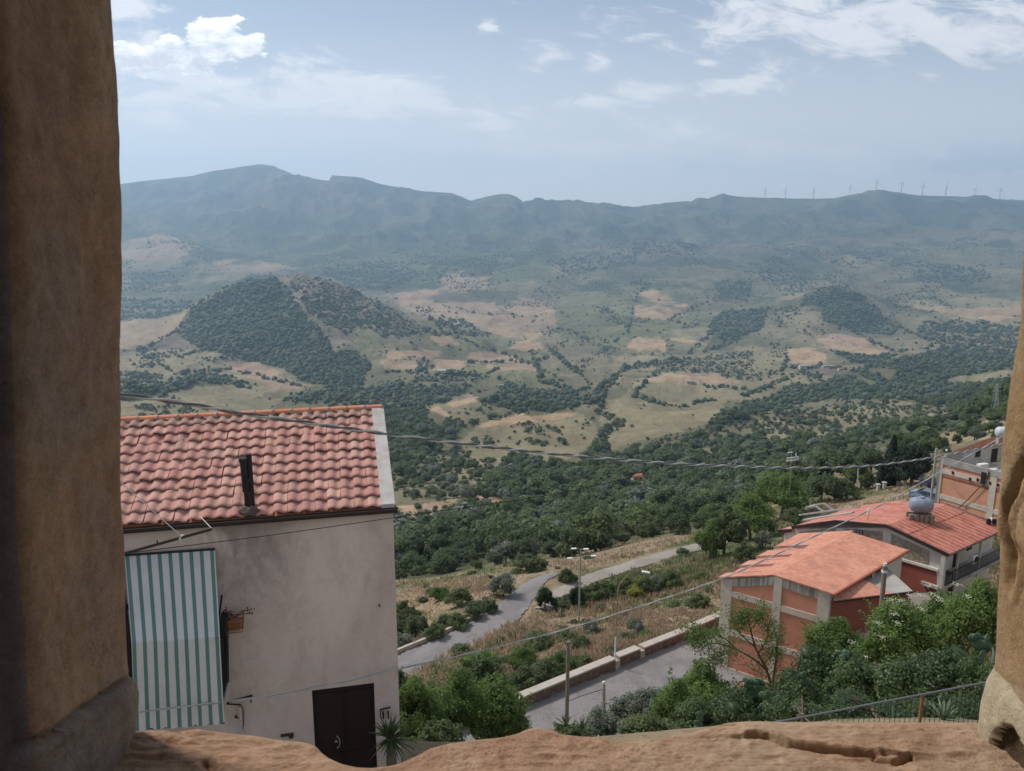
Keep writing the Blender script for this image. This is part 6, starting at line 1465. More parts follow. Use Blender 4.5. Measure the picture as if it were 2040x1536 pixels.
# parked car between B and C
def car(px, py, y, rz):
    c = atY(px, py, y); e = empty('parked_car', c, 'grey blue hatchback parked beside the orange brick block', 'car', None, rz)
    P_ = [(-2.0, .30), (-2.02, .75), (-1.85, .95), (-1.45, 1.02), (-.95, 1.42), (.55, 1.46), (1.25, 1.10), (1.95, .95), (2.05, .60), (2.0, .30)]
    def prof(w, inset=0): return [(x, w * (1 if z < 1.03 else .86), z) for x, z in P_]
    vs = prof(-.82) + prof(.82); n = len(P_); b = MB(); b.add(vs, [tuple(range(n)), tuple(range(2 * n - 1, n - 1, -1))] + [(i, n + i, n + (i + 1) % n, (i + 1) % n) for i in range(n)])
    me = bpy.data.meshes.new('body'); me.from_pydata(b.v, [], b.f); me.materials.append(M_['car_paint']); bm = bmesh.new(); bm.from_mesh(me); bmesh.ops.bevel(bm, geom=list(bm.edges), offset=.06, segments=2, affect='EDGES'); bm.to_mesh(me); bm.free(); link('body', me, e)
    def local(name, mbb, mat):
        me = bpy.data.meshes.new(name); me.from_pydata(mbb.v, [], mbb.f); me.materials.append(mat); me.update(); return link(name, me, e)
    for sy in (-1, 1):
        g = MB(); g.add([(-1.30, sy * .835, 1.06), (-.92, sy * .745, 1.37), (-.10, sy * .745, 1.40), (-.10, sy * .835, 1.06)], [(0, 1, 2, 3)]); g.add([(.0, sy * .835, 1.06), (.0, sy * .745, 1.40), (.50, sy * .745, 1.40), (1.05, sy * .835, 1.06)], [(0, 1, 2, 3)]); local('side_window', g, M_['glass_dark'])
    for (xa_, za_, xb_, zb__) in ((-1.43, 1.06, -1.0, 1.40), (1.24, 1.13, .62, 1.45)):
        g = MB(); g.add([(xa_ - .03 * (1 if xa_ < 0 else -1), -.68, za_), (xa_ - .03 * (1 if xa_ < 0 else -1), .68, za_), (xb_ - .03 * (1 if xa_ < 0 else -1), .6, zb__), (xb_ - .03 * (1 if xa_ < 0 else -1), -.6, zb__)], [(0, 1, 2, 3)]); local('windscreen', g, M_['glass_dark'])
    for x in (-1.25, 1.25):
        for sy in (-1, 1):
            w = MB(); w.lathe((x, sy * .76, .31), [(.2, -.1), (.31, -.08), (.31, .08), (.2, .1)], 20, axis=Matrix.Rotation(pi / 2, 3, 'X')); wo_ = local('wheel', w, M_['rubber'])
            h = MB(); h.lathe((x, sy * .865, .31), [(.19, -.01), (.19, .01)], 14, axis=Matrix.Rotation(pi / 2, 3, 'X')); me = bpy.data.meshes.new('rim'); me.from_pydata(h.v, [], h.f); me.materials.append(M_['steel']); link('rim', me, wo_)
    for sy in (-1, 1): g = MB(); g.box((2.0, sy * .6, .72), (.12, .3, .14)); local('headlight', g, M_['insulator']); g = MB(); g.box((-1.98, sy * .66, .8), (.1, .2, .2)); local('tail_light', g, simple('red_lens', (.4, .02, .02), .3, .1))
    return e
cz = car(1850, 1000, 87.5, 2.3)
# ---- stone parapet along the road
Pp0 = R1a - dR * 9 + Vector((0, 0, .75)); Pp1 = R1b + dR * 1.2
par = empty('stone_parapet', R1a, 'low brown stone parapet with a pale concrete coping along the road', 'wall')
def parz(d): return float(np.interp(d, [-9, 0, 17.5, 30], [R1a.z + .3, R1a.z, R1b.z, R1b.z - .3]))
def pq(d, w, z): p = R1a + dR * d - nR * w; return Vector((p.x, p.y, parz(d) + z))
LP = (hz(R1b) - hz(R1a)).length
M_['rubble'] = stone_block_mat('rubble_wall', (.15, .105, .08), (.25, .185, .145), (.11, .08, .065), 3.2)
joints = [-9, (hz(atZ(1238, 1320, R1a.z)) - hz(R1a)).length - .5, (hz(R1b) - hz(R1a)).length * .53, (hz(R1b) - hz(R1a)).length * .79, LP + 1.4]
M_['coping'] = simple('coping', (.43, .385, .33), .95, .15, 1.5, bmp=.3, bscale=20, dark=(.29, .25, .21))
zoff = 0
for k, (d0, d1) in enumerate(zip(joints[:-1], joints[1:])):
    d0_ = d0 + (.45 if k else 0); st = .04 * (k % 2)
    w_ = MB(); w_.hexa([pq(a, w, z) for z in (-.5, .80 + st) for a, w in ((d0_, 0), (d1, 0), (d1, .42), (d0_, .42))]); w_.build('wall_section', M_['rubble'], par)
    c_ = MB(); c_.hexa([pq(a, w, z) for z in (.802 + st, .93 + st) for a, w in ((d0_ - .05, -.08), (d1 + .0, -.08), (d1 + .0, .52), (d0_ - .05, .52))]); c_.build('coping', M_['coping'], par)
    if k: p_ = MB(); p_.hexa([pq(a, w, z) for z in (-.5, .74) for a, w in ((d0 + .003, -.12), (d0_ - .003, -.12), (d0_ - .003, .46), (d0 + .003, .46))]); p_.build('pier', M_['coping'], par)
# kerb on the valley side of the lower road
def offset_path(path, off, lift, i0, i1):
    P = path[i0:i1]; out = []
    for i, p in enumerate(P):
        d = P[min(i + 1, len(P) - 1)] - P[max(i - 1, 0)]; d.z = 0; d.normalize(); out.append(p + Vector((-d.y, d.x, 0)) * off + Vector((0, 0, lift)))
    return out
kb = MB(); kp = offset_path(ROADS[1][0], 2.05, .12, 30, 108)
for a, b in zip(kp[:-1], kp[1:]): kb.bar(a, b, .25, .38)
kb.build('kerb_wall', M_['coping'], None, label='low pale kerb wall along the valley side of the lower road', cat='kerb')
# ---------------------------------------------------------------- poles, cables and small things
def gz(x, y): return float(ground(x, y))
# twin-headed street lamp on the slope
q = see(1153, 1240); e = empty('street_lamp', q, 'tall thin street lamp with four white heads on the dry slope', 'street lamp')
t_ = atY(1157, 1094, q.y); m_ = MB(); m_.tube([q + Vector((0, 0, -.3)), q.lerp(t_, .5), t_], [.10, .075, .055], 10); m_.build('pole', M_['steel'], e)
for (dx, dy, dz, fx) in ((-.42, .05, -.02, -1), (.28, -.1, .0, 1), (-.75, .1, -.95, -1), (.95, -.1, -.65, 1)):
    b = Vector((t_.x, t_.y, t_.z + dz - .05)); h = b + Vector((dx, dy, .10)); m_ = MB(); m_.tube([b, b.lerp(h, .6) + Vector((0, 0, .05)), h], .022, 6); a_ = m_.build('arm', M_['steel'], e)
    m_ = MB(); m_.hexa([h + Vector(v) for v in ((-.08, -.11, -.05), (.42 * fx if fx > 0 else -.08, -.11, -.05), (.42, .11, -.05), (-.08, .11, -.05), (-.08, -.08, .05), (.42, -.08, .03), (.42, .08, .03), (-.08, .08, .05))]) if False else m_.box(h + Vector((fx * .18, 0, 0)), (.46, .22, .09), rz=.1); m_.build('lamp_head', M_['white_metal'], e, bevel=.02)
# arm lamp standing on the parapet pier
q = R1a + dR * (joints[1] + .2) - nR * .2; q = Vector((q.x, q.y, parz(joints[1]) + .6)); e = empty('arm_lamp', q, 'slender leaning lamp post with a long curved arm rising from the stone parapet', 'street lamp')
t_ = atY(1231, 1176, q.y + .2); 
m_ = MB(); m_.tube([q, q.lerp(t_, .34)], .055, 8); m_.build('base_pipe', M_['white_metal'], e)
m_ = MB(); a1 = q.lerp(t_, .34); h = atY(1279, 1139, q.y + .4); m_.tube([a1, t_, t_ + Vector((.12, 0, .45)), t_.lerp(h, .55) + Vector((0, 0, .78)), h + Vector((-.2, 0, .03)), h], [.045, .04, .035, .03, .028, .028], 8); m_.build('arm', simple('rusty_pink_pipe', (.30, .19, .15), .7, .25, 8), e)
m_ = MB(); m_.box(h + Vector((.28, 0, -.03)), (.56, .24, .11), M=Matrix.Rotation(.18, 3, 'Y')); m_.build('lamp_head', M_['white_metal'], e, bevel=.03)
# wooden pole in front of the road
def wpole(px, pt, pb, y, r0, r1, mat, name, label, cat, cap=False):
    t = atY(px[0], pt, y); b = atY(px[1], pb, y); b.z = min(b.z, gz(b.x, b.y)) - .2
    e = empty(name, b, label, cat); m_ = MB(); m_.tube([b, b.lerp(t, .5) + Vector((.015, 0, 0)), t], [r0, (r0 + r1) / 2, r1], 12); m_.build('pole', mat, e); return e, b, t
e, b, t_ = wpole((1132, 1128), 1278, 1440, 42.6, .135, .10, M_['pole_wood'], 'wooden_pole', 'bare weathered wooden pole standing before the grey road', 'pole')
m_ = MB(); m_.box(t_ + Vector((-.05, -.05, -.1)), (.34, .10, .08)); m_.tube([t_ + Vector((-.19, -.05, -.05)), t_ + Vector((-.19, -.05, .1))], .04, 8); m_.build('cap_fitting', M_['pole_wood'], e)
e, b, t_ = wpole((1203, 1205), 1362, 1432, 41.5, .105, .085, M_['concrete'], 'short_post', 'short weathered post with a pale cap by the near edge of the road', 'post')
m_ = MB(); m_.lathe(t_, [(.07, 0), (.10, .05), (.08, .14), (.02, .18)], 12); m_.build('post_cap', M_['insulator'], e)
m_ = MB(); m_.tube([t_ + Vector((0, 0, -.35)), atY(1165, 1384, 41.7), atY(1131, 1397, 42.4)], .02, 5); m_.build('stay_wire', M_['cable_dark'], e)
e, b, t_ = wpole((1710, 1706), 934, 990, float(see(1706, 990).y), .09, .07, M_['cement_pale'], 'line_pole', 'thin pale concrete pole on the grass left of the dark cypress', 'pole')
e, b, t_ = wpole((1763, 1754), 1127, 1250, 43.0, .17, .13, M_['pole_wood'], 'metal_mast', 'thick brown grey mast with a white ringed top before the annex', 'pole')
m_ = MB(); m_.tube([t_ + Vector((0, 0, -.02)), t_ + Vector((0, 0, .16))], .10, 12); m_.build('cap', M_['insulator'], e)
m_ = MB(); m_.tube([t_ + Vector((0, 0, -.42)), t_ + Vector((0, 0, -.28))], .17, 12); m_.build('clamp', M_['insulator'], e)
# television aerial above the trees
b0 = atY(1578, 935, 97.0); e = empty('tv_aerial', Vector((b0.x, b0.y, gz(b0.x, b0.y))), 'white stepped television aerial sticking out of the trees', 'antenna')
t_ = atY(1577, 901, 97.0); m_ = MB(); m_.tube([Vector((b0.x, b0.y, gz(b0.x, b0.y))), t_], .045, 8); m_.build('mast', M_['steel'], e)
m_ = MB(); pq_ = lambda a, b: atY(a, b, 96.8)
for a, b in (((1569, 902), (1579, 901)), ((1568, 913), (1579, 912)), ((1567, 919), (1586, 916)), ((1579, 912), (1590, 910)), ((1586, 903), (1586, 917)), ((1590, 910), (1590, 916)), ((1569, 913), (1569, 919))): m_.bar(pq_(*a), pq_(*b), .09, .12)
m_.build('aerial_elements', M_['white_metal'], e)
# lattice pylon on the right shoulder
q = see(1978, 838); ht = 75 / F * q.y * 1.02; e = empty('lattice_pylon', q, 'small grey lattice pylon on the hillside at the far right', 'pylon'); m_ = MB(); w = ht * .085; r_ = ht * .006
for lv in range(8):
    z0, z1 = ht * lv / 8, ht * (lv + 1) / 8; w0, w1 = w * (1 - .8 * lv / 8), w * (1 - .8 * (lv + 1) / 8); c0 = [(w0, w0), (-w0, w0), (-w0, -w0), (w0, -w0)]; c1 = [(w1, w1), (-w1, w1), (-w1, -w1), (w1, -w1)]
    for k in range(4):
        A = q + Vector((*c0[k], z0)); B = q + Vector((*c1[k], z1)); C = q + Vector((*c1[(k + 1) % 4], z1)); m_.tube([A, B], r_, 4); m_.tube([A, C], r_ * .7, 4)
m_.tube([q, q + Vector((0, 0, ht))], r_, 4)
for z in (.8, .9): m_.tube([q + Vector((-w * 1.3, 0, ht * z)), q + Vector((w * 1.3, 0, ht * z))], r_, 4)
m_.build('lattice', M_['steel'], e)
# wind turbines along the ridge
blade = None; first = None
TUR = [(1524, 378, 393), (1564, 379, 394), (1620, 377, 394), (1692, 372, 389), (1745, 363, 380), (1795, 365, 383), (1837, 370, 389), (1883, 372, 391), (1941, 376, 394), (1991, 378, 396)]
WORD = ['leftmost', 'second from the left', 'third from the left', 'fourth from the left', 'fifth from the left, on the rise', 'sixth from the left', 'seventh from the left', 'third from the right', 'second from the right', 'rightmost']
M_['turbine'] = simple('turbine_white', (.30, .31, .33), .5, .05)
for k, (px, pt, pb) in enumerate(TUR):
    y = 7450.; b = atY(px, pb + 2, y); b.z = gz(b.x, b.y) - 3; h = atY(px, pt, y).z - b.z
    lab = 'white wind turbine on the far ridge, ' + WORD[k] + ' of ten'
    if first is None:
        e = empty('wind_turbine', b, lab, 'wind turbine', 'wind turbines along the ridge'); first = e
        def lm(name, m_, par=e): me = bpy.data.meshes.new(name); me.from_pydata(m_.v, [], m_.f); me.materials.append(M_['turbine']); me.update(); return link(name, me, par)
        m_ = MB(); m_.tube([(0, 0, 0), (0, 0, 85)], [2.6, 1.8], 8); lm('tower', m_); m_ = MB(); m_.bar((0, -4, 86), (0, 7, 86), 4, 4); lm('nacelle', m_)
        for a in (0.3, 2.39, 4.49): m_ = MB(); m_.tube([(0, -5, 86), (sin(a) * 10, -5, 86 + cos(a) * 10), (sin(a) * 40, -5, 86 + cos(a) * 40)], [1.4, 1.9, .7], 5); lm('blade', m_)
    else:
        e = obj_copy(first); e.location = b
    e['label'] = lab; s_ = h / 86; e.scale = (s_, s_, s_); e.rotation_euler = (0, 0, [.2, -.4, 1.1, .9, -.2, .5, .1, .9, .3, -.3][k])
# ---- cables
def cable_pts(pts, pa, ya, pb, yb):
    A = atY(*pa, ya); B = atY(*pb, yb); d = hz(B - A); n = Vector((-d.y, d.x, 0)).normalized()
    return poly_interp([on_plane(px, py, A, n) for px, py in pts], 16)
def twisted(name, P, r, R, turns_per_m, mats, label, cat, strands=2, seg=6):
    # resample by length
    L = [0]; 
    for a, b in zip(P[:-1], P[1:]): L.append(L[-1] + (b - a).length)
    L = np.array(L); C = np.array([p[:] for p in P]); n = int(L[-1] * turns_per_m * 10) + 2; s = np.linspace(0, L[-1], n)
    C = np.stack([np.interp(s, L, C[:, k]) for k in range(3)], 1); T_ = np.gradient(C, axis=0); T_ /= np.linalg.norm(T_, axis=1)[:, None]
    S_ = np.cross(T_, [0, 0, 1.0]); S_ /= np.linalg.norm(S_, axis=1)[:, None]; U_ = np.cross(S_, T_)
    m_ = MB()
    for q in range(strands):
        ph = 2 * pi * q / strands + s * turns_per_m * 2 * pi; W = C + (S_ * np.cos(ph)[:, None] + U_ * np.sin(ph)[:, None]) * R
        rr_ = r * (1.0 if q else 1.0); m_.tube([Vector(w) for w in W], rr_, seg, mi=q % len(mats), cap=True)
    return m_.build(name, mats, None, smooth=True, label=label, cat=cat)
P1 = cable_pts([(180, 768), (243, 785), (370, 804), (500, 826), (640, 846), (760, 863), (880, 879), (1000, 893), (1125, 906), (1250, 917), (1375, 925), (1500, 930), (1600, 932), (1690, 930), (1760, 925), (1870, 909), (2000, 884), (2060, 870)], (243, 785), 4.8, (2000, 884), 14.0)
M_['cable_light'] = simple('cable_light', (.42, .43, .43), .5, .15, 20); M_['cable_mid'] = simple('cable_mid', (.13, .135, .14), .55, .2, 20)
twisted('twisted_cable', P1, .0085, .0085, 2.6, [M_['cable_light'], M_['cable_mid']], 'thick twisted grey power cable sagging across the whole view', 'cable')
wl = wallpt(262, 1420, 1.35)
P2 = cable_pts([(200, 1430), (262, 1420), (500, 1391), (650, 1365), (800, 1331), (960, 1296), (1140, 1250), (1300, 1200), (1440, 1152), (1545, 1105), (1640, 1060), (1760, 1003), (1900, 925), (2010, 862)], (262, 1420), wl.y, (1900, 925), 22.0)
twisted('service_cable', P2, .0105, .010, .8, [M_['cable_light'], M_['cable']], 'pale thin service cable running from the plastered house over the road', 'cable', seg=5)
wl = wallpt(300, 1096, 1.3)
P3 = cable_pts([(250, 1104), (300, 1096), (540, 1066), (785, 1031), (1100, 985), (1300, 943), (1640, 880), (1780, 848), (1900, 822), (2050, 785)], (300, 1096), wl.y, (1900, 822), 21.0)
m_ = MB(); m_.tube(P3, .0075, 5); m_.build('thin_wire', M_['cable_dark'], None, label='thin dark wire crossing the house wall and the valley', cat='wire')
# handrail above the gardens, bottom right
r0, r1 = atY(1535, 1441, 11.9), atY(1990, 1358, 13.2); r1.z = r0.z; e = empty('hand_railing', (r0.x, r0.y, -9.6), 'grey handrail with thin dark pickets above the garden bushes at the lower right', 'railing')
m_ = MB(); m_.tube([r0 - (r1 - r0) * .3, r1 + (r1 - r0) * .2], .019, 10); m_.build('rail', M_['cable_mid'], e)
L_ = r1 - r0
for u in np.linspace(-.25, 1.15, 62): p = r0 + L_ * u; m_ = MB(); m_.bar(p + Vector((0, 0, -1.0)), p + Vector((0, 0, -.02)), .007, .007); m_.build('picket', M_['dark_metal'], e)
for u in (.0, .645): p = r0 + L_ * u; m_ = MB(); m_.bar(p + Vector((0, 0, -1.4)), p + Vector((0, 0, -.01)), .045, .045); m_.build('post', M_['rust'], e)
m_ = MB(); m_.tube([r0 - L_ * .3 + Vector((0, 0, -1.0)), r1 + L_ * .2 + Vector((0, 0, -1.0))], .02, 6); m_.build('lower_rail', M_['dark_metal'], e)
# ---------------------------------------------------------------- planting close to us
def shrub_at(name, label, cat, px, pt, pb, y, wpx, kind, group=None, squash=1.0, rz=None, tk=True):
    """crown drawn between rows pt and pb at distance y, wpx wide"""
    top, bot = atY(px, pt, y), atY(px, pb, y); g = gz(top.x, y); zc = (top.z + bot.z) / 2; R = wpx / F * (y * CP - zc * SP) / 2; H = (top.z - bot.z) / 2
    e = empty(name, (top.x, y, g - .1), label, cat, group, rz if rz is not None else random.uniform(0, 6.28))
    me, C = kind; c = link('crown', me, e); c.location = (0, 0, zc - g + .1); c.scale = (R * 1.05, R * 1.05, H * 1.12)
    if tk:
        m_ = MB(); hh_ = max(zc - g + .1, .3); r = RS(int(px)); m_.tube([(0, 0, 0), (.06 * hh_ * r.normal(), .06 * hh_ * r.normal(), hh_ * .6), (0, 0, hh_)], [R * .075, R * .06, R * .04], 7)
        for k in range(5): d = C[k] * np.array([R, R, H]); m_.tube([(0, 0, hh_ * .75), (d[0] * .5, d[1] * .5, hh_ * .8 + d[2] * .45 + .1), (d[0], d[1], hh_ + d[2])], [R * .035, R * .022, R * .01], 5)
        me2 = bpy.data.meshes.new('trunk'); me2.from_pydata([tuple(v) for v in m_.v], [], m_.f); me2.materials.append(M_['bark']); me2.update(); link('trunk', me2, e)
    return e
KB = {}
for q in range(3): KB['bright%d' % q] = me_tree('crown', 300 + q, 15000, 1, 1, 0, .036, M_['leaf_bright'], K=26 + q * 4, core=.5, fill=.45)
for q in range(2): KB['ivy%d' % q] = me_tree('crown', 310 + q, 17000, 1, 1, 0, .034, M_['leaf_ivy'], K=30, core=.75, fill=.25)
for q in range(2): KB['mid%d' % q] = me_tree('crown', 320 + q, 5000, 1, 1, 0, .055, M_['wood_mid'], K=16, core=.6)
KB['dark0'] = me_tree('crown', 330, 5000, 1, 1, 0, .055, M_['wood_dark'], K=16, core=.65)
KB['grey0'] = me_tree('crown', 335, 4500, 1, 1, 0, .05, M_['wood_grey'], K=18, core=.5)
KB['pine0'] = me_tree('crown', 340, 5000, .85, 1.05, 0, .05, M_['leaf_pine'], K=22, core=.6, conical=.5)
KB['yellow0'] = me_tree('crown', 345, 2500, 1, 1, 0, .06, M_['leaf_yellow'], K=12, core=.4)
G1, G2 = 'bushy trees below the plastered house', 'shrubs in the garden below the railing'
for px, pt, pb, y, w, kd, lab in [
  (826, 1345, 1500, 27, 110, 'bright1', 'fresh green bushy tree against the corner of the plastered house'), (900, 1332, 1500, 29, 150, 'bright0', 'widest fresh green tree of the clump beside the plastered house'),
  (985, 1350, 1490, 31, 150, 'bright2', 'fresh green tree at the road end of the clump, its crown over the parapet end'), (960, 1292, 1390, 37, 110, 'mid0', 'darker green tree standing behind the fresh green clump'),
  (1018, 1400, 1475, 33, 70, 'bright1', 'small light green bush at the near road edge'), (866, 1430, 1540, 25, 120, 'mid1', 'shady low bush at the foot of the fresh green clump'),
  (795, 1318, 1420, 33, 70, 'mid0', 'narrow green bush showing past the house corner')]:
    shrub_at('bushy_tree', lab, 'tree', px, pt, pb, y, w, KB[kd], G1)
for px, pt, pb, y, w, kd, lab in [
  (1040, 1325, 1385, 48.5, 80, 'mid0', 'green bush behind the lower end of the stone parapet'), (1085, 1305, 1365, 50.5, 80, 'mid1', 'green bush behind the stone parapet, left of the wooden pole'), (1120, 1300, 1350, 51.5, 60, 'bright0', 'light green bush behind the parapet, touching the wooden pole'),
  (1165, 1298, 1338, 52.5, 70, 'mid0', 'green bush behind the parapet, right of the wooden pole'), (1155, 1268, 1305, 55.5, 50, 'dark0', 'round dark bush above the parapet row'), (1225, 1290, 1315, 53.5, 45, 'dark0', 'low dark bush at the lamp post base'), (960, 1300, 1345, 53, 90, 'bright2', 'light bush on the bank left of the parapet'), (1040, 1290, 1330, 53, 60, 'bright1', 'yellow green bush on the bank above the parapet')]:
    shrub_at('shrub', lab, 'shrub', px, pt, pb, y, w, KB[kd], 'shrubs behind the parapet')
for px, pt, pb, y, w, kd, lab in [
  (1400, 1318, 1460, 27, 150, 'bright0', 'bright green shrub at the foot of the sparse tree'), (1352, 1352, 1470, 25.5, 90, 'bright1', 'small bright green shrub by the near road edge'), (1246, 1384, 1440, 31, 90, 'grey0', 'olive brown shrub at the near road edge beside the short post'),
  (1300, 1372, 1430, 30, 80, 'grey0', 'grey twiggy shrub between the road and the bright shrub'), (1200, 1418, 1480, 27, 90, 'grey0', 'low grey weeds under the short post'), (1290, 1412, 1500, 22, 130, 'mid1', 'dark green low shrub just beyond the sill'), (1140, 1436, 1490, 25, 90, 'mid0', 'low weeds at the foot of the wooden pole'),
  (1410, 1395, 1500, 20, 140, 'ivy1', 'dark low bush just beyond the sill, left of the handrail end'), (1500, 1375, 1490, 20, 150, 'ivy0', 'dark glossy bush under the sparse tree'),
  (1600, 1330, 1480, 21, 150, 'ivy1', 'dark ivy covered bush left of the garden mass'), (1655, 1285, 1430, 23, 150, 'ivy0', 'dark ivy covered mass before the red building corner'), (1755, 1300, 1450, 21.5, 190, 'ivy1', 'broad dark ivy bush in the middle of the garden mass'), (1880, 1290, 1450, 21, 190, 'ivy0', 'broad dark ivy bush right of the middle of the garden mass'), (1975, 1300, 1450, 20, 130, 'ivy1', 'dark ivy bush against the right window jamb'),
  (1600, 1412, 1500, 15.5, 170, 'ivy1', 'dark low undergrowth behind the left pickets'), (1740, 1398, 1490, 15.8, 180, 'ivy0', 'dark low undergrowth behind the middle pickets'), (1880, 1385, 1490, 16.2, 190, 'ivy1', 'dark low undergrowth behind the right pickets'),
  (1668, 1228, 1330, 29, 110, 'bright1', 'small bright green tree top before the annex wall'), (1740, 1262, 1340, 28, 110, 'bright0', 'bright green shrub under the mast'), (1800, 1190, 1330, 28, 150, 'bright2', 'large bright green tree right of the mast'), (1880, 1178, 1320, 29, 140, 'bright0', 'large bright green tree below the balcony'), (1960, 1150, 1320, 27, 130, 'bright1', 'tall bright green tree at the right window jamb'), (1700, 1310, 1400, 24, 120, 'ivy0', 'dark bush under the small bright tree')]:
    shrub_at('garden_shrub', lab, 'shrub', px, pt, pb, y, w, KB[kd], G2)
# trees and shrubs on the far side of the road
S1 = 'trees and shrubs on the slope by the lower road'
for px, pt, pb, w, kd, lab in [
  (797, 1192, 1240, 50, 'mid0', 'olive tree at the house corner beside the lower road'), (875, 1168, 1196, 38, 'bright0', 'pale green tree on the dry knoll'), (912, 1170, 1208, 48, 'mid1', 'rounded dark green tree on the dry knoll'), (1003, 1145, 1188, 55, 'grey0', 'loose grey green tree on the dry knoll by the bend'),
  (1087, 1168, 1214, 46, 'pine0', 'small dark pine between the two lower tracks, left one of a pair'), (1150, 1166, 1212, 42, 'pine0', 'small dark pine between the two lower tracks, right one behind the lamp'),
  (803, 1238, 1282, 50, 'dark0', 'dark bush by the kerb nearest the house corner'), (838, 1236, 1278, 50, 'dark0', 'dark bush by the kerb, second from the house'), (868, 1252, 1285, 40, 'mid0', 'round bush by the kerb beyond the second dark one'), (890, 1236, 1262, 34, 'dark0', 'small dark bush by the kerb'), (920, 1232, 1262, 44, 'mid1', 'wide green bush by the kerb in the middle of the row'), (950, 1214, 1245, 40, 'dark0', 'dark bush by the kerb near the bend'), (978, 1206, 1232, 34, 'dark0', 'last dark bush by the kerb at the bend'), (800, 1275, 1310, 60, 'grey0', 'grey green bush by the kerb near the house'),
  (1178, 1160, 1198, 55, 'mid0', 'green bush right of the small pines'), (1212, 1152, 1190, 50, 'mid1', 'green bush above the cable left of the yellow broom'), (1125, 1190, 1215, 50, 'dark0', 'low dark bush between the two pines'), (1245, 1146, 1185, 50, 'mid0', 'green bush behind the arm lamp'), (1285, 1142, 1180, 45, 'mid1', 'green bush under the lamp head'), (1268, 1166, 1190, 38, 'yellow0', 'yellow flowering broom on the slope'),
  (1343, 1132, 1172, 44, 'mid0', 'round green bush high on the slope'), (1316, 1145, 1172, 36, 'grey0', 'grey bush high on the slope'), (1132, 1128, 1160, 34, 'mid1', 'small bush between the track and the bend'), (1050, 1105, 1140, 60, 'dark0', 'dark bush at the end of the paved road'), (1075, 1110, 1138, 40, 'mid0', 'green bush at the end of the paved road'),
  (1270, 1230, 1262, 44, 'grey0', 'grey dry bush on the middle of the slope'), (1180, 1235, 1262, 40, 'grey0', 'grey dry bush left of the arm lamp'), (1390, 1180, 1210, 40, 'mid0', 'green weeds near the top of the parapet')]:
    if 'by the kerb' in lab or 'last dark bush' in lab: px -= 6; pb -= 13; pt -= 13
    q = see(px, pb) or see(px, pb + 3); shrub_at('slope_shrub', lab, 'tree' if 'tree' in lab or 'pine' in lab else 'shrub', px, pt, pb + (0 if ('tree' in lab or 'pine' in lab) else (pb - pt) * .18), q.y, w * 1.12, KB[kd], S1)
rw = RS(91); nw = 0
while nw < 60:
    px, pb = rw.uniform(790, 1500), rw.uniform(1105, 1330); q = see(px, pb)
    if q is None or q.y > 118 or q.y < 50: continue
    if any(min(math.hypot(q.x - p.x, q.y - p.y) for p in path[::5]) < (max(hw) if hasattr(hw, '__len__') else hw) + 1.2 for path, hw, mg in ROADS): continue
    if inpoly(np.array([q.x]), np.array([q.y]), [(p.x, p.y) for p in body])[0]: continue
    nw += 1; k = rw.choice(5, p=[.3, .2, .25, .15, .1]); kd = ['mid0', 'mid1', 'grey0', 'dark0', 'bright1'][k]; R = float(np.exp(rw.normal() * .35) * .62)
    e = empty('weed_clump', (q.x, q.y, q.z - .05), ['low green weed clump on the dry grass slope', 'low bushy weed clump on the dry grass slope', 'low grey dry weed clump on the dry grass slope', 'low dark weed clump on the dry grass slope', 'low bright green weed clump on the dry grass slope'][k], 'weed', 'weed clumps scattered over the dry slope', rw.uniform(0, 6.28)); c = link('foliage', KB[kd][0], e); c.location = (0, 0, R * .35); c.scale = (R * rw.uniform(.9, 1.5), R, R * rw.uniform(.5, .9))
T1 = 'trees behind the red roofs'
for px, pt, pb, w, kd, lab in [
  (1562, 934, 1035, 112, 'bright0', 'large bright green tree behind the cream house'), (1500, 985, 1075, 95, 'bright1', 'large green tree left of the largest tree behind the cream house'), (1448, 995, 1105, 85, 'mid0', 'tall green tree at the top end of the dirt track'), (1418, 1035, 1112, 60, 'bright2', 'smaller green tree at the top end of the dirt track'), (1640, 942, 1000, 80, 'dark0', 'round dark green tree right of the bright tree'), (1690, 950, 995, 60, 'mid1', 'green tree left of the thin pale pole'),
  (1600, 925, 980, 70, 'mid1', 'green tree behind the largest bright tree'), (1660, 892, 955, 110, 'dark0', 'wide dark green tree mass above the cable'), (1720, 915, 975, 60, 'mid0', 'green tree between the pale pole and the cypress'), (1740, 890, 945, 60, 'dark0', 'dark green tree behind the cypress'), (1525, 960, 1010, 60, 'dark0', 'dark tree above the big green pair'),
  (1590, 1010, 1050, 60, 'mid1', 'low green bush behind the end of the cream house'), (1520, 1055, 1095, 45, 'grey0', 'dry bush left of the cream house'), (1480, 1075, 1120, 40, 'mid0', 'green bush below the pair of large trees')]:
    q = see(px, pb); shrub_at('hillside_tree', lab, 'tree', px, pt, pb, q.y, w, KB[kd], T1)
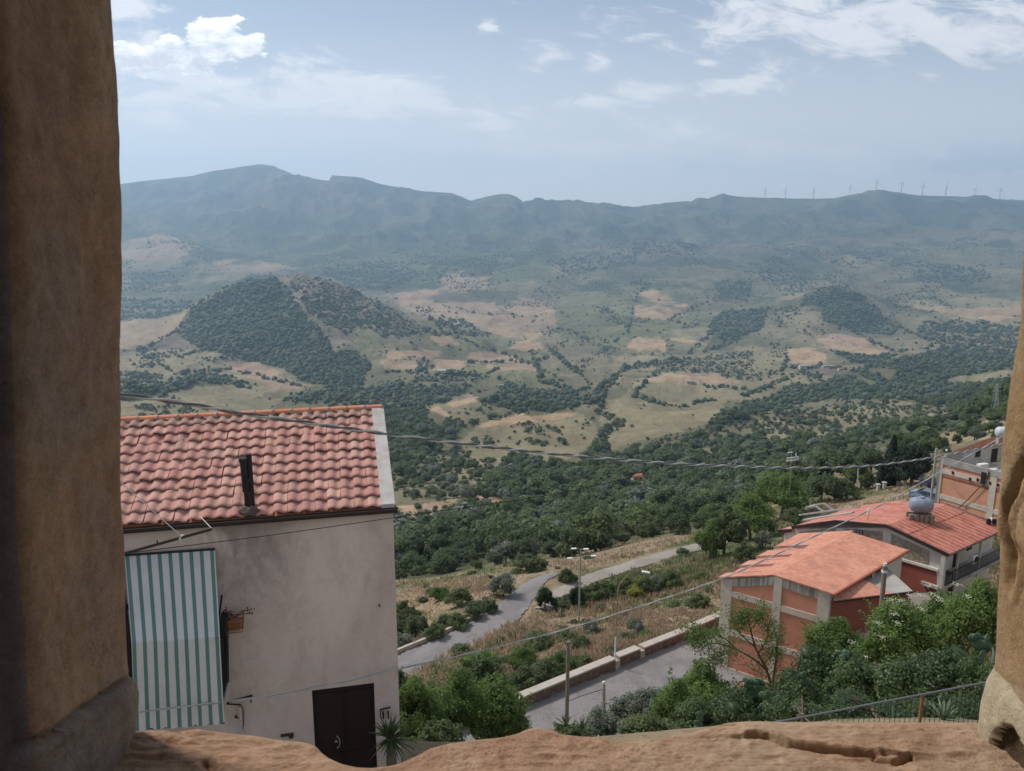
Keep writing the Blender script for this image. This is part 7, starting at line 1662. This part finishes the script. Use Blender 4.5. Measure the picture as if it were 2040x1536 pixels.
# cypress, dark pine, purple shrub, stone pillars
q = see(1772, 968); t = atY(1772, 868, q.y); H = t.z - q.z; r = RS(61); n = 9000
zz2 = r.uniform(0.02, 1, n) ** 1.15; an = r.uniform(0, 2 * pi, n); rad = .105 * np.clip(np.sin(np.pi * np.clip(zz2 * .93 + .07, 0, 1)) ** .55 * (1.25 - .8 * zz2), 0, 1) * (1 + .22 * fbm(an * 1.3, zz2 * 9, 3)) * r.uniform(.7, 1.05, n)
Pc = np.stack([np.cos(an) * rad, np.sin(an) * rad, zz2], 1); Nn = np.stack([np.cos(an), np.sin(an), .3 + 0 * an], 1) + .5 * unit(r, n); Nn /= np.linalg.norm(Nn, axis=1)[:, None]
V, Fq = leaf_quads(Pc, Nn, .016, r); me_c = np_mesh('crown', V, Fq, [M_['leaf_cypress']], attrs={'tint': np.repeat(r.rand(n), 4)})
for k, (px, hs, w, lab) in enumerate([(1772, 1.0, 1.0, 'tall dark columnar cypress beside the dark pine'), (1752, .52, 1.0, 'short dark cypress left of the tall one')]):
    qq = see(px, 968 if k == 0 else 975); e = empty('cypress', qq, lab, 'cypress', None); c = link('crown', me_c, e); s_ = H * hs; c.scale = (s_ * w * 1.55, s_ * w * 1.55, s_); m_ = MB(); m_.tube([(0, 0, -.2), (0, 0, s_ * .5)], [.2, .1], 7); me2 = bpy.data.meshes.new('trunk'); me2.from_pydata(m_.v, [], m_.f); me2.materials.append(M_['bark']); link('trunk', me2, e)
KB['pine1'] = me_tree('crown', 350, 9000, 1, 1, 0, .04, M_['leaf_cypress'], K=34, core=.6, conical=.35)
shrub_at('dark_pine', 'broad almost black pine right of the tall cypress', 'pine', 1824, 880, 964, see(1820, 968).y + 1, 84, KB['pine1']); shrub_at('dark_pine', 'lower almost black pine between the cypress and the taller pine', 'pine', 1796, 900, 964, see(1800, 968).y + 2, 70, KB['pine1'])
KB['purple'] = me_tree('crown', 351, 2500, 1, 1, 0, .06, leafmat('leaf_purple', (.09, .075, .12), (.22, .19, .28), .3), K=12, core=.5)
shrub_at('flowering_shrub', 'purple grey flowering shrub behind the parked car', 'shrub', 1853, 945, 978, 90, 38, KB['purple'])
P_ = 'pale stone pillars of the garden wall'
for k, (px, pt, pb) in enumerate([(1750, 966, 978), (1762, 962, 975), (1790, 948, 968), (1803, 948, 968), (1817, 950, 966), (1838, 948, 966)]):
    q = see(px, pb); t = atY(px, pt, q.y); m_ = MB(); m_.bar(q + Vector((0, 0, -.3)), t, .38, .38, up=(1, 0, 0)); m_.bar(t, t + Vector((0, 0, .14)), .55, .55, up=(1, 0, 0)); m_.build('stone_pillar', M_['cement_pale'], None, label='pale stone pillar of the garden wall below the cypress, ' + ['first', 'second', 'third', 'fourth', 'fifth', 'last'][k] + ' from the left', cat='pillar', group=P_)
# the sparse tree with bare limbs
def sparse_tree():
    y = 29.0; b = atY(1540, 1385, y); b.z = min(b.z, gz(b.x, y)) - .1; e = empty('sparse_tree', b, 'sparse small leaved tree with bare crooked limbs before the red gable', 'tree')
    m_ = MB(); r = RS(15); tips = []
    def br(pts, r0, r1): P = [atY(px, py, y + dy) for px, py, dy in pts]; P = poly_interp(P, 6); n = len(P); m_.tube(P, list(np.linspace(r0, r1, n)), 7); return P
    base = (1538, 1372, 0)
    L = [br([(1541, 1395, 0), base, (1525, 1330, .1), (1505, 1290, .2), (1492, 1240, .4), (1487, 1215, .5)], .085, .012), br([base, (1545, 1320, -.2), (1548, 1280, -.3), (1540, 1245, -.5)], .06, .01),
         br([(1527, 1335, 0), (1500, 1312, -.2), (1462, 1292, -.5), (1425, 1282, -.8), (1398, 1290, -1)], .05, .01), br([(1470, 1296, -.4), (1440, 1270, -.6), (1402, 1262, -.8), (1385, 1280, -1)], .03, .008), br([(1512, 1300, .1), (1530, 1265, .3), (1518, 1225, .5)], .035, .008), br([(1505, 1290, .2), (1475, 1262, .3), (1458, 1230, .4)], .03, .008),
         br([(1532, 1350, 0), (1508, 1338, .4), (1480, 1322, .7)], .03, .008), br([(1462, 1292, -.5), (1440, 1305, -.6), (1415, 1310, -.7)], .02, .006)]
    for P in L:
        for k in range(14):
            i = r.randint(len(P) // 3, len(P)); p = P[i]; d = Vector(r.normal(size=3) * .28) + Vector((0, 0, .15)); m_.tube([p, p + d * .5 + Vector((0, 0, .03)), p + d], [.012, .008, .004], 4); tips.append(p + d)
    m_.build('trunk', M_['bark'], e, smooth=True)
    T_ = np.array([t[:] for t in tips]); n = 5200; k = r.randint(0, len(T_), n); w = np.array([1.0 if T_[i][2] > atY(1500, 1262, y).z or T_[i][0] < atY(1440, 1300, y).x else .35 for i in range(len(T_))]); k = r.choice(len(T_), n, p=w / w.sum())
    extra = np.array([atY(1490, 1222, y + .4)[:], atY(1470, 1232, y + .3)[:], atY(1512, 1228, y + .4)[:], atY(1545, 1268, y - .3)[:], atY(1540, 1300, y - .3)[:], atY(1395, 1285, y - 1)[:], atY(1388, 1268, y - 1)[:]])
    Pn = T_[k] + r.normal(size=(n, 3)) * .14; ke = r.randint(0, len(extra), 2600); Pn = np.concatenate([Pn, extra[ke] + r.normal(size=(2600, 3)) * np.array([.22, .22, .17])])
    Nn = unit(r, len(Pn)); V, Fq = leaf_quads(Pn - np.array(b), Nn, .040, r); me = np_mesh('leaves', V, Fq, [M_['leaf_bright']], attrs={'tint': np.repeat(r.uniform(.3, 1, len(Pn)), 4)}); link('leaves', me, e)
sparse_tree()
# prickly pears
def cactus(px, py, y, s, seed, lab):
    q = atY(px, py, y); g = gz(q.x, y); r = RS(seed); base = Vector((q.x, q.y, min(g, q.z - .3))); e = empty('prickly_pear', base, lab, 'cactus', 'prickly pears in the garden mass')
    V, Fc = ICO2; m_ = MB()
    def pad(c, ang, tilt, sz): R = Matrix.Rotation(ang, 3, 'Z') @ Matrix.Rotation(tilt, 3, 'Y'); m_.add([c + R @ Vector((v[0] * .62 * sz, v[1] * .10 * sz, (v[2] + .9) * sz * .5 * (1 + 0))) for v in V], [tuple(f) for f in Fc]); return c + R @ Vector((0, 0, .92 * sz))
    def grow(c, sz, lv, tilt):
        for k in range(r.randint(1, 4)):
            t = tilt + r.uniform(-.75, .75); e_ = pad(c, r.uniform(-.9, .9), t, sz * r.uniform(.85, 1.1))
            if lv: grow(e_ + Vector((0, 0, -.06 * sz)), sz * .88, lv - 1, t * .6)
    m_.tube([base, Vector((q.x, q.y, q.z - .2 * s))], [.07, .06], 7); grow(Vector((q.x, q.y, q.z - .3 * s)), .36 * s, 2, 0); m_.build('pads', M_['cactus'], e, smooth=True)
for k, a in enumerate([(1958, 1296, 20.8, 1.0, 1, 'grey green prickly pear beside the right jamb'), (1984, 1282, 21.0, .9, 8, 'tall prickly pear partly hidden by the right jamb'), (1612, 1362, 20.6, .8, 2, 'prickly pear at the foot of the garden mass'), (1688, 1322, 22.4, .9, 3, 'prickly pear sticking out of the dark ivy'), (1524, 1402, 19.6, .8, 4, 'prickly pear beside the handrail end'), (1500, 1375, 20.2, .8, 5, 'dark prickly pear under the sparse tree'), (1455, 1405, 20.4, .7, 6, 'prickly pear before the bright shrub'), (1388, 1436, 19.0, .6, 7, 'low prickly pear just above the sill')]): cactus(*a)
# spiky plants
def spiky(px, py, y, s, n, seed, mat, lab, name='yucca', cat='yucca', up=.2, trunk=1.2):
    q = atY(px, py, y); r = RS(seed); g = q.z - trunk; e = empty(name, (q.x, q.y, g), lab, cat); m_ = MB(); r_ = RS(seed)
    for k in range(n):
        an = r.uniform(0, 2 * pi); el = r.uniform(-.45, 1.45) if up < .5 else r.uniform(.5, 1.4); L = s * r.uniform(.75, 1.1); w = .028 * s / .6 * r.uniform(.8, 1.2); d = Vector((cos(an) * cos(el), sin(an) * cos(el), sin(el))); sd_ = Vector((-sin(an), cos(an), 0)); P = []
        for t in (0, .25, .55, .8, 1.0): c = q + d * L * t + Vector((0, 0, -.22 * L * t * t)); ww = w * (1 - t) ** .6 + .001; P += [c - sd_ * ww, c + Vector((0, 0, -.012)), c + sd_ * ww]
        m_.add(P, [(i * 3 + j, i * 3 + j + 1, i * 3 + j + 4, i * 3 + j + 3) for i in range(4) for j in range(2)], 0, r.rand())
    m_.build('leaves', mat, e); m_ = MB(); tr_ = .11 if up < .5 else .022; m_.tube([Vector((q.x, q.y, g)), q + Vector((0, 0, .05))], [tr_, tr_ * .8], 9); m_.build('trunk', M_['bark'], e)
M_['yucca'] = leafmat('leaf_yucca', (.03, .055, .02), (.11, .15, .06), .2, .45); M_['agave'] = leafmat('leaf_agave', (.10, .15, .09), (.20, .26, .17), .15, .5)
spiky(778, 1472, 13.3, .50, 110, 5, M_['yucca'], 'spiky green yucca in front of the dark door corner', trunk=1.0)
spiky(1128, 1448, 24, .55, 26, 6, M_['yucca'], 'dark upright sword leaves at the foot of the wooden pole', 'sword_plant', 'plant', .9, .8); spiky(1160, 1452, 22, .5, 22, 16, M_['yucca'], 'dark upright sword leaves just above the sill', 'sword_plant', 'plant', .9, .8)
spiky(1204, 1428, 33, .8, 22, 7, M_['yucca'], 'dark spiky plant wrapped round the short post', 'spiky_plant', 'plant', .3, .8)
spiky(1878, 1435, 15.0, .6, 24, 8, M_['agave'], 'pale green agave behind the pickets on the right', 'agave', 'agave', .9, .8); spiky(1775, 1440, 15.5, .5, 20, 9, M_['agave'], 'pale green agave behind the middle of the pickets', 'agave', 'agave', .9, .8); spiky(1305, 1448, 17, .45, 28, 10, M_['yucca'], 'grassy clump just above the sill', 'grass_clump', 'plant', .9, .5)
# elder blossom heads on the bright trees
m_ = MB(); r = RS(44); Vb, Fb = ICO1
FL = [(1808, 1163), (1812, 1178), (1830, 1176), (1775, 1187), (1795, 1190), (1872, 1190), (1873, 1183), (1780, 1215), (1790, 1232), (1748, 1232), (1860, 1175), (1911, 1156), (1840, 1205), (1700, 1270), (1756, 1262), (1722, 1300), (1930, 1180), (1850, 1160)]
for px, py in FL:
    c = atY(px + r.normal() * 3, py + 8, 26.6 + r.normal() * .3)
    for k in range(26): o_ = Vector((r.normal() * .085, r.normal() * .085, r.normal() * .018)); m_.add([c + o_ + Vector(v) * .014 for v in Vb], [tuple(f) for f in Fb])
m_.build('elder_blossom', M_['flower'], None, label='flat cream elder blossom heads on the bright green trees', cat=None, kind='stuff')
# ---- farms far below
def farm(px, py, L, W, H, rz, wall, roof_, lab, name='farmhouse'):
    q = see(px, py)
    if q is None: return
    e = empty(name, q, lab, 'farmhouse'); R = Matrix.Rotation(rz, 3, 'Z'); P = lambda x, y, z: q + R @ Vector((x, y, z)); m_ = MB(); m_.hexa([P(x, y, z) for z in (-3, H) for x, y in ((-L, -W), (L, -W), (L, W), (-L, W))]); m_.add([P(-L, -W, H), P(-L, W, H), P(-L, 0, H * 1.35), P(L, -W, H), P(L, W, H), P(L, 0, H * 1.35)], [(0, 2, 1), (3, 4, 5)]); m_.build('wall', wall, e)
    for s in (-1, 1): m_ = MB(); m_.hexa([P(-L - .4, s * (W + .5), H - .15), P(L + .4, s * (W + .5), H - .15), P(L + .4, 0, H * 1.35 + .05), P(-L - .4, 0, H * 1.35 + .05), P(-L - .4, s * (W + .5), H + .1), P(L + .4, s * (W + .5), H + .1), P(L + .4, 0, H * 1.35 + .35), P(-L - .4, 0, H * 1.35 + .35)]); m_.build('roof', roof_, e)
    m_ = MB()
    for x in (-.5, .5): m_.box(P(x * L, -W - .02, H * .5), (L * .22, .1, H * .4), rz=rz)
    m_.build('window', M_['dark_metal'], e)
W_, C_ = M_['cement_pale'], M_['concrete']; TR = M_['terracotta']
for a in [(1602, 733, 13, 7, 6, .1, W_, C_, 'long grey roofed farm shed below the bright bare field'), (1648, 732, 12, 5, 4, .15, C_, C_, 'low grey shed right of the long farm shed'), (1676, 737, 8, 4, 3.5, .2, W_, TR, 'small farmhouse at the right end of the farmyard'), (1580, 727, 7, 4, 3.5, -.3, C_, C_, 'small grey outbuilding left of the long farm shed'),
          (880, 741, 8, 4, 3.5, .1, M_['plaster_white'], W_, 'tiny white farm building on the pink fields'), (818, 712, 7, 4, 4, -.2, W_, TR, 'tiny farmhouse left of the white farm building'), (1346, 606, 9, 6, 6, .2, W_, C_, 'tiny pale building on the double tan field'), (1375, 762, 7, 4, 3, 0, C_, C_, 'tiny ruined stone hut on the pink brown field'), (1002, 770, 5, 3, 3, 0, W_, C_, 'tiny hut on a tan field in the middle of the valley'),
          (600, 545, 14, 5, 6, .1, W_, TR, 'tiny hilltop farm on the wooded mound'), (1268, 956, 3.0, 2.2, 2.6, .3, W_, TR, 'small pale hut in a clearing of the dense wood'), (930, 592, 9, 4, 4, 0, W_, C_, 'tiny pale barn among the tan fields')]: farm(*a)
# ---- dry and green grass on the slopes, stones
def grass(name, N, seed, mat, hmin, hmax, keep, label):
    r = RS(seed); px = r.uniform(770, 2000, N); py = r.uniform(930, 1450, N); X = []; 
    j = np.clip(np.interp((px - CX) / F / CP, TT, np.arange(len(TT))), 0, len(TT) - 1).astype(int)
    for i in range(N):
        col = _runmin[:, j[i]]; k = int(np.searchsorted(-col, -py[i]))
        if k == 0 or k >= len(col) - 14: continue
        y = ys[_r0 + k]; 
        if y > 135 or y < 34: continue
        d = ray(px[i], py[i]); X.append((d[0] / d[1] * y, y + r.uniform(-.3, .3)))
    X = np.array(X)
    nz = fbm(X[:, 0] / 14 + 9, X[:, 1] / 14, 4) * 1.5 + fbm(X[:, 0] / 6, X[:, 1] / 6, 4) * .6
    ok = keep(nz + .25 * r.normal(size=len(X)))
    for path, hw, mg in ROADS:
        P = np.array([p[:2] for p in path[::4]]); D = np.min(np.hypot(X[:, None, 0] - P[None, :, 0], X[:, None, 1] - P[None, :, 1]), 1); h = (max(hw) if hasattr(hw, '__len__') else hw) + .25; ok &= D > h + (.55 if hw != 3.35 else .3)
    # clear of the buildings
    for poly in ([(p.x, p.y) for p in body], [(p.x, p.y) for p in XB], [(q.x, q.y) for q in (cq(0, 0, 0), cq(LC, 0, 0), cq(LC, 9, 0), cq(0, 9, 0))]): ok &= ~inpoly(X[:, 0], X[:, 1], poly)
    X = X[ok]; n = len(X); Z = ground(X[:, 0], X[:, 1]); B = 5
    base = np.stack([X[:, 0], X[:, 1], Z - .05], 1)[:, None] + np.concatenate([r.normal(size=(n, B, 2)) * .16, np.zeros((n, B, 1))], -1)
    h = r.uniform(hmin, hmax, (n, B, 1)) * np.clip(.75 + 1.3 * fbm(X[:, 0] / 5, X[:, 1] / 5, 4), .25, 1.5)[:, None, None]; lean = r.normal(size=(n, B, 2)) * .22; an = r.uniform(0, pi, (n, B)); w = .045 * r.uniform(.6, 1.4, (n, B))
    sx = np.stack([np.cos(an) * w, np.sin(an) * w, 0 * w], -1); top = base + np.concatenate([lean * h, h], -1); mid = base * .4 + top * .6
    V = np.stack([base - sx * .6, base + sx * .6, mid + sx, top, mid - sx], 2).reshape(-1, 3); Fq = np.arange(n * B * 5).reshape(-1, 5); t = np.repeat(np.clip(r.uniform(0, 1, (n, 1)) * .6 + r.uniform(0, .4, (n, B)), 0, 1).ravel(), 5)
    me = np_mesh(name, V, Fq, [mat], attrs={'tint': t}); link(name, me, kind='stuff', label=label); print(name, n)
grass('dry_grass', 52000, 1, M_['grass_dry'], .2, .6, lambda v: v < .22, 'tall dry straw coloured grass on the slopes by the road')
grass('green_grass', 42000, 2, M_['grass_green'], .2, .6, lambda v: v > .12, 'green weeds and grass on the slopes by the road')
# ---------------------------------------------------------------- haze
def haze():
    z0 = float(ZZ.min()) - 1.5; z1 = float(ZZ.max()) + 180
    x0, x1, y0, y1 = float(XX.min()) - 20, float(XX.max()) + 20, -90.0, float(YY.max()) + 20
    mb = MB(); mb.box(((x0 + x1) / 2, (y0 + y1) / 2, (z0 + z1) / 2), (x1 - x0, y1 - y0, z1 - z0))
    m = bpy.data.materials.new('haze_air'); m.use_nodes = True; m.node_tree.nodes.clear(); T = NT(m.node_tree)
    out = T.N('ShaderNodeOutputMaterial'); v = T.N('ShaderNodeVolumePrincipled', ins={'Color': (.53, .755, 1.0, 1), 'Density': HAZE_D, 'Anisotropy': .5})
    T.link(v.outputs[0], out.inputs['Volume'])
    o = mb.build('haze', m, keep=True, kind='stuff', label='pale blue haze filling the valley air')
HAZE_D = 0.000130
haze()
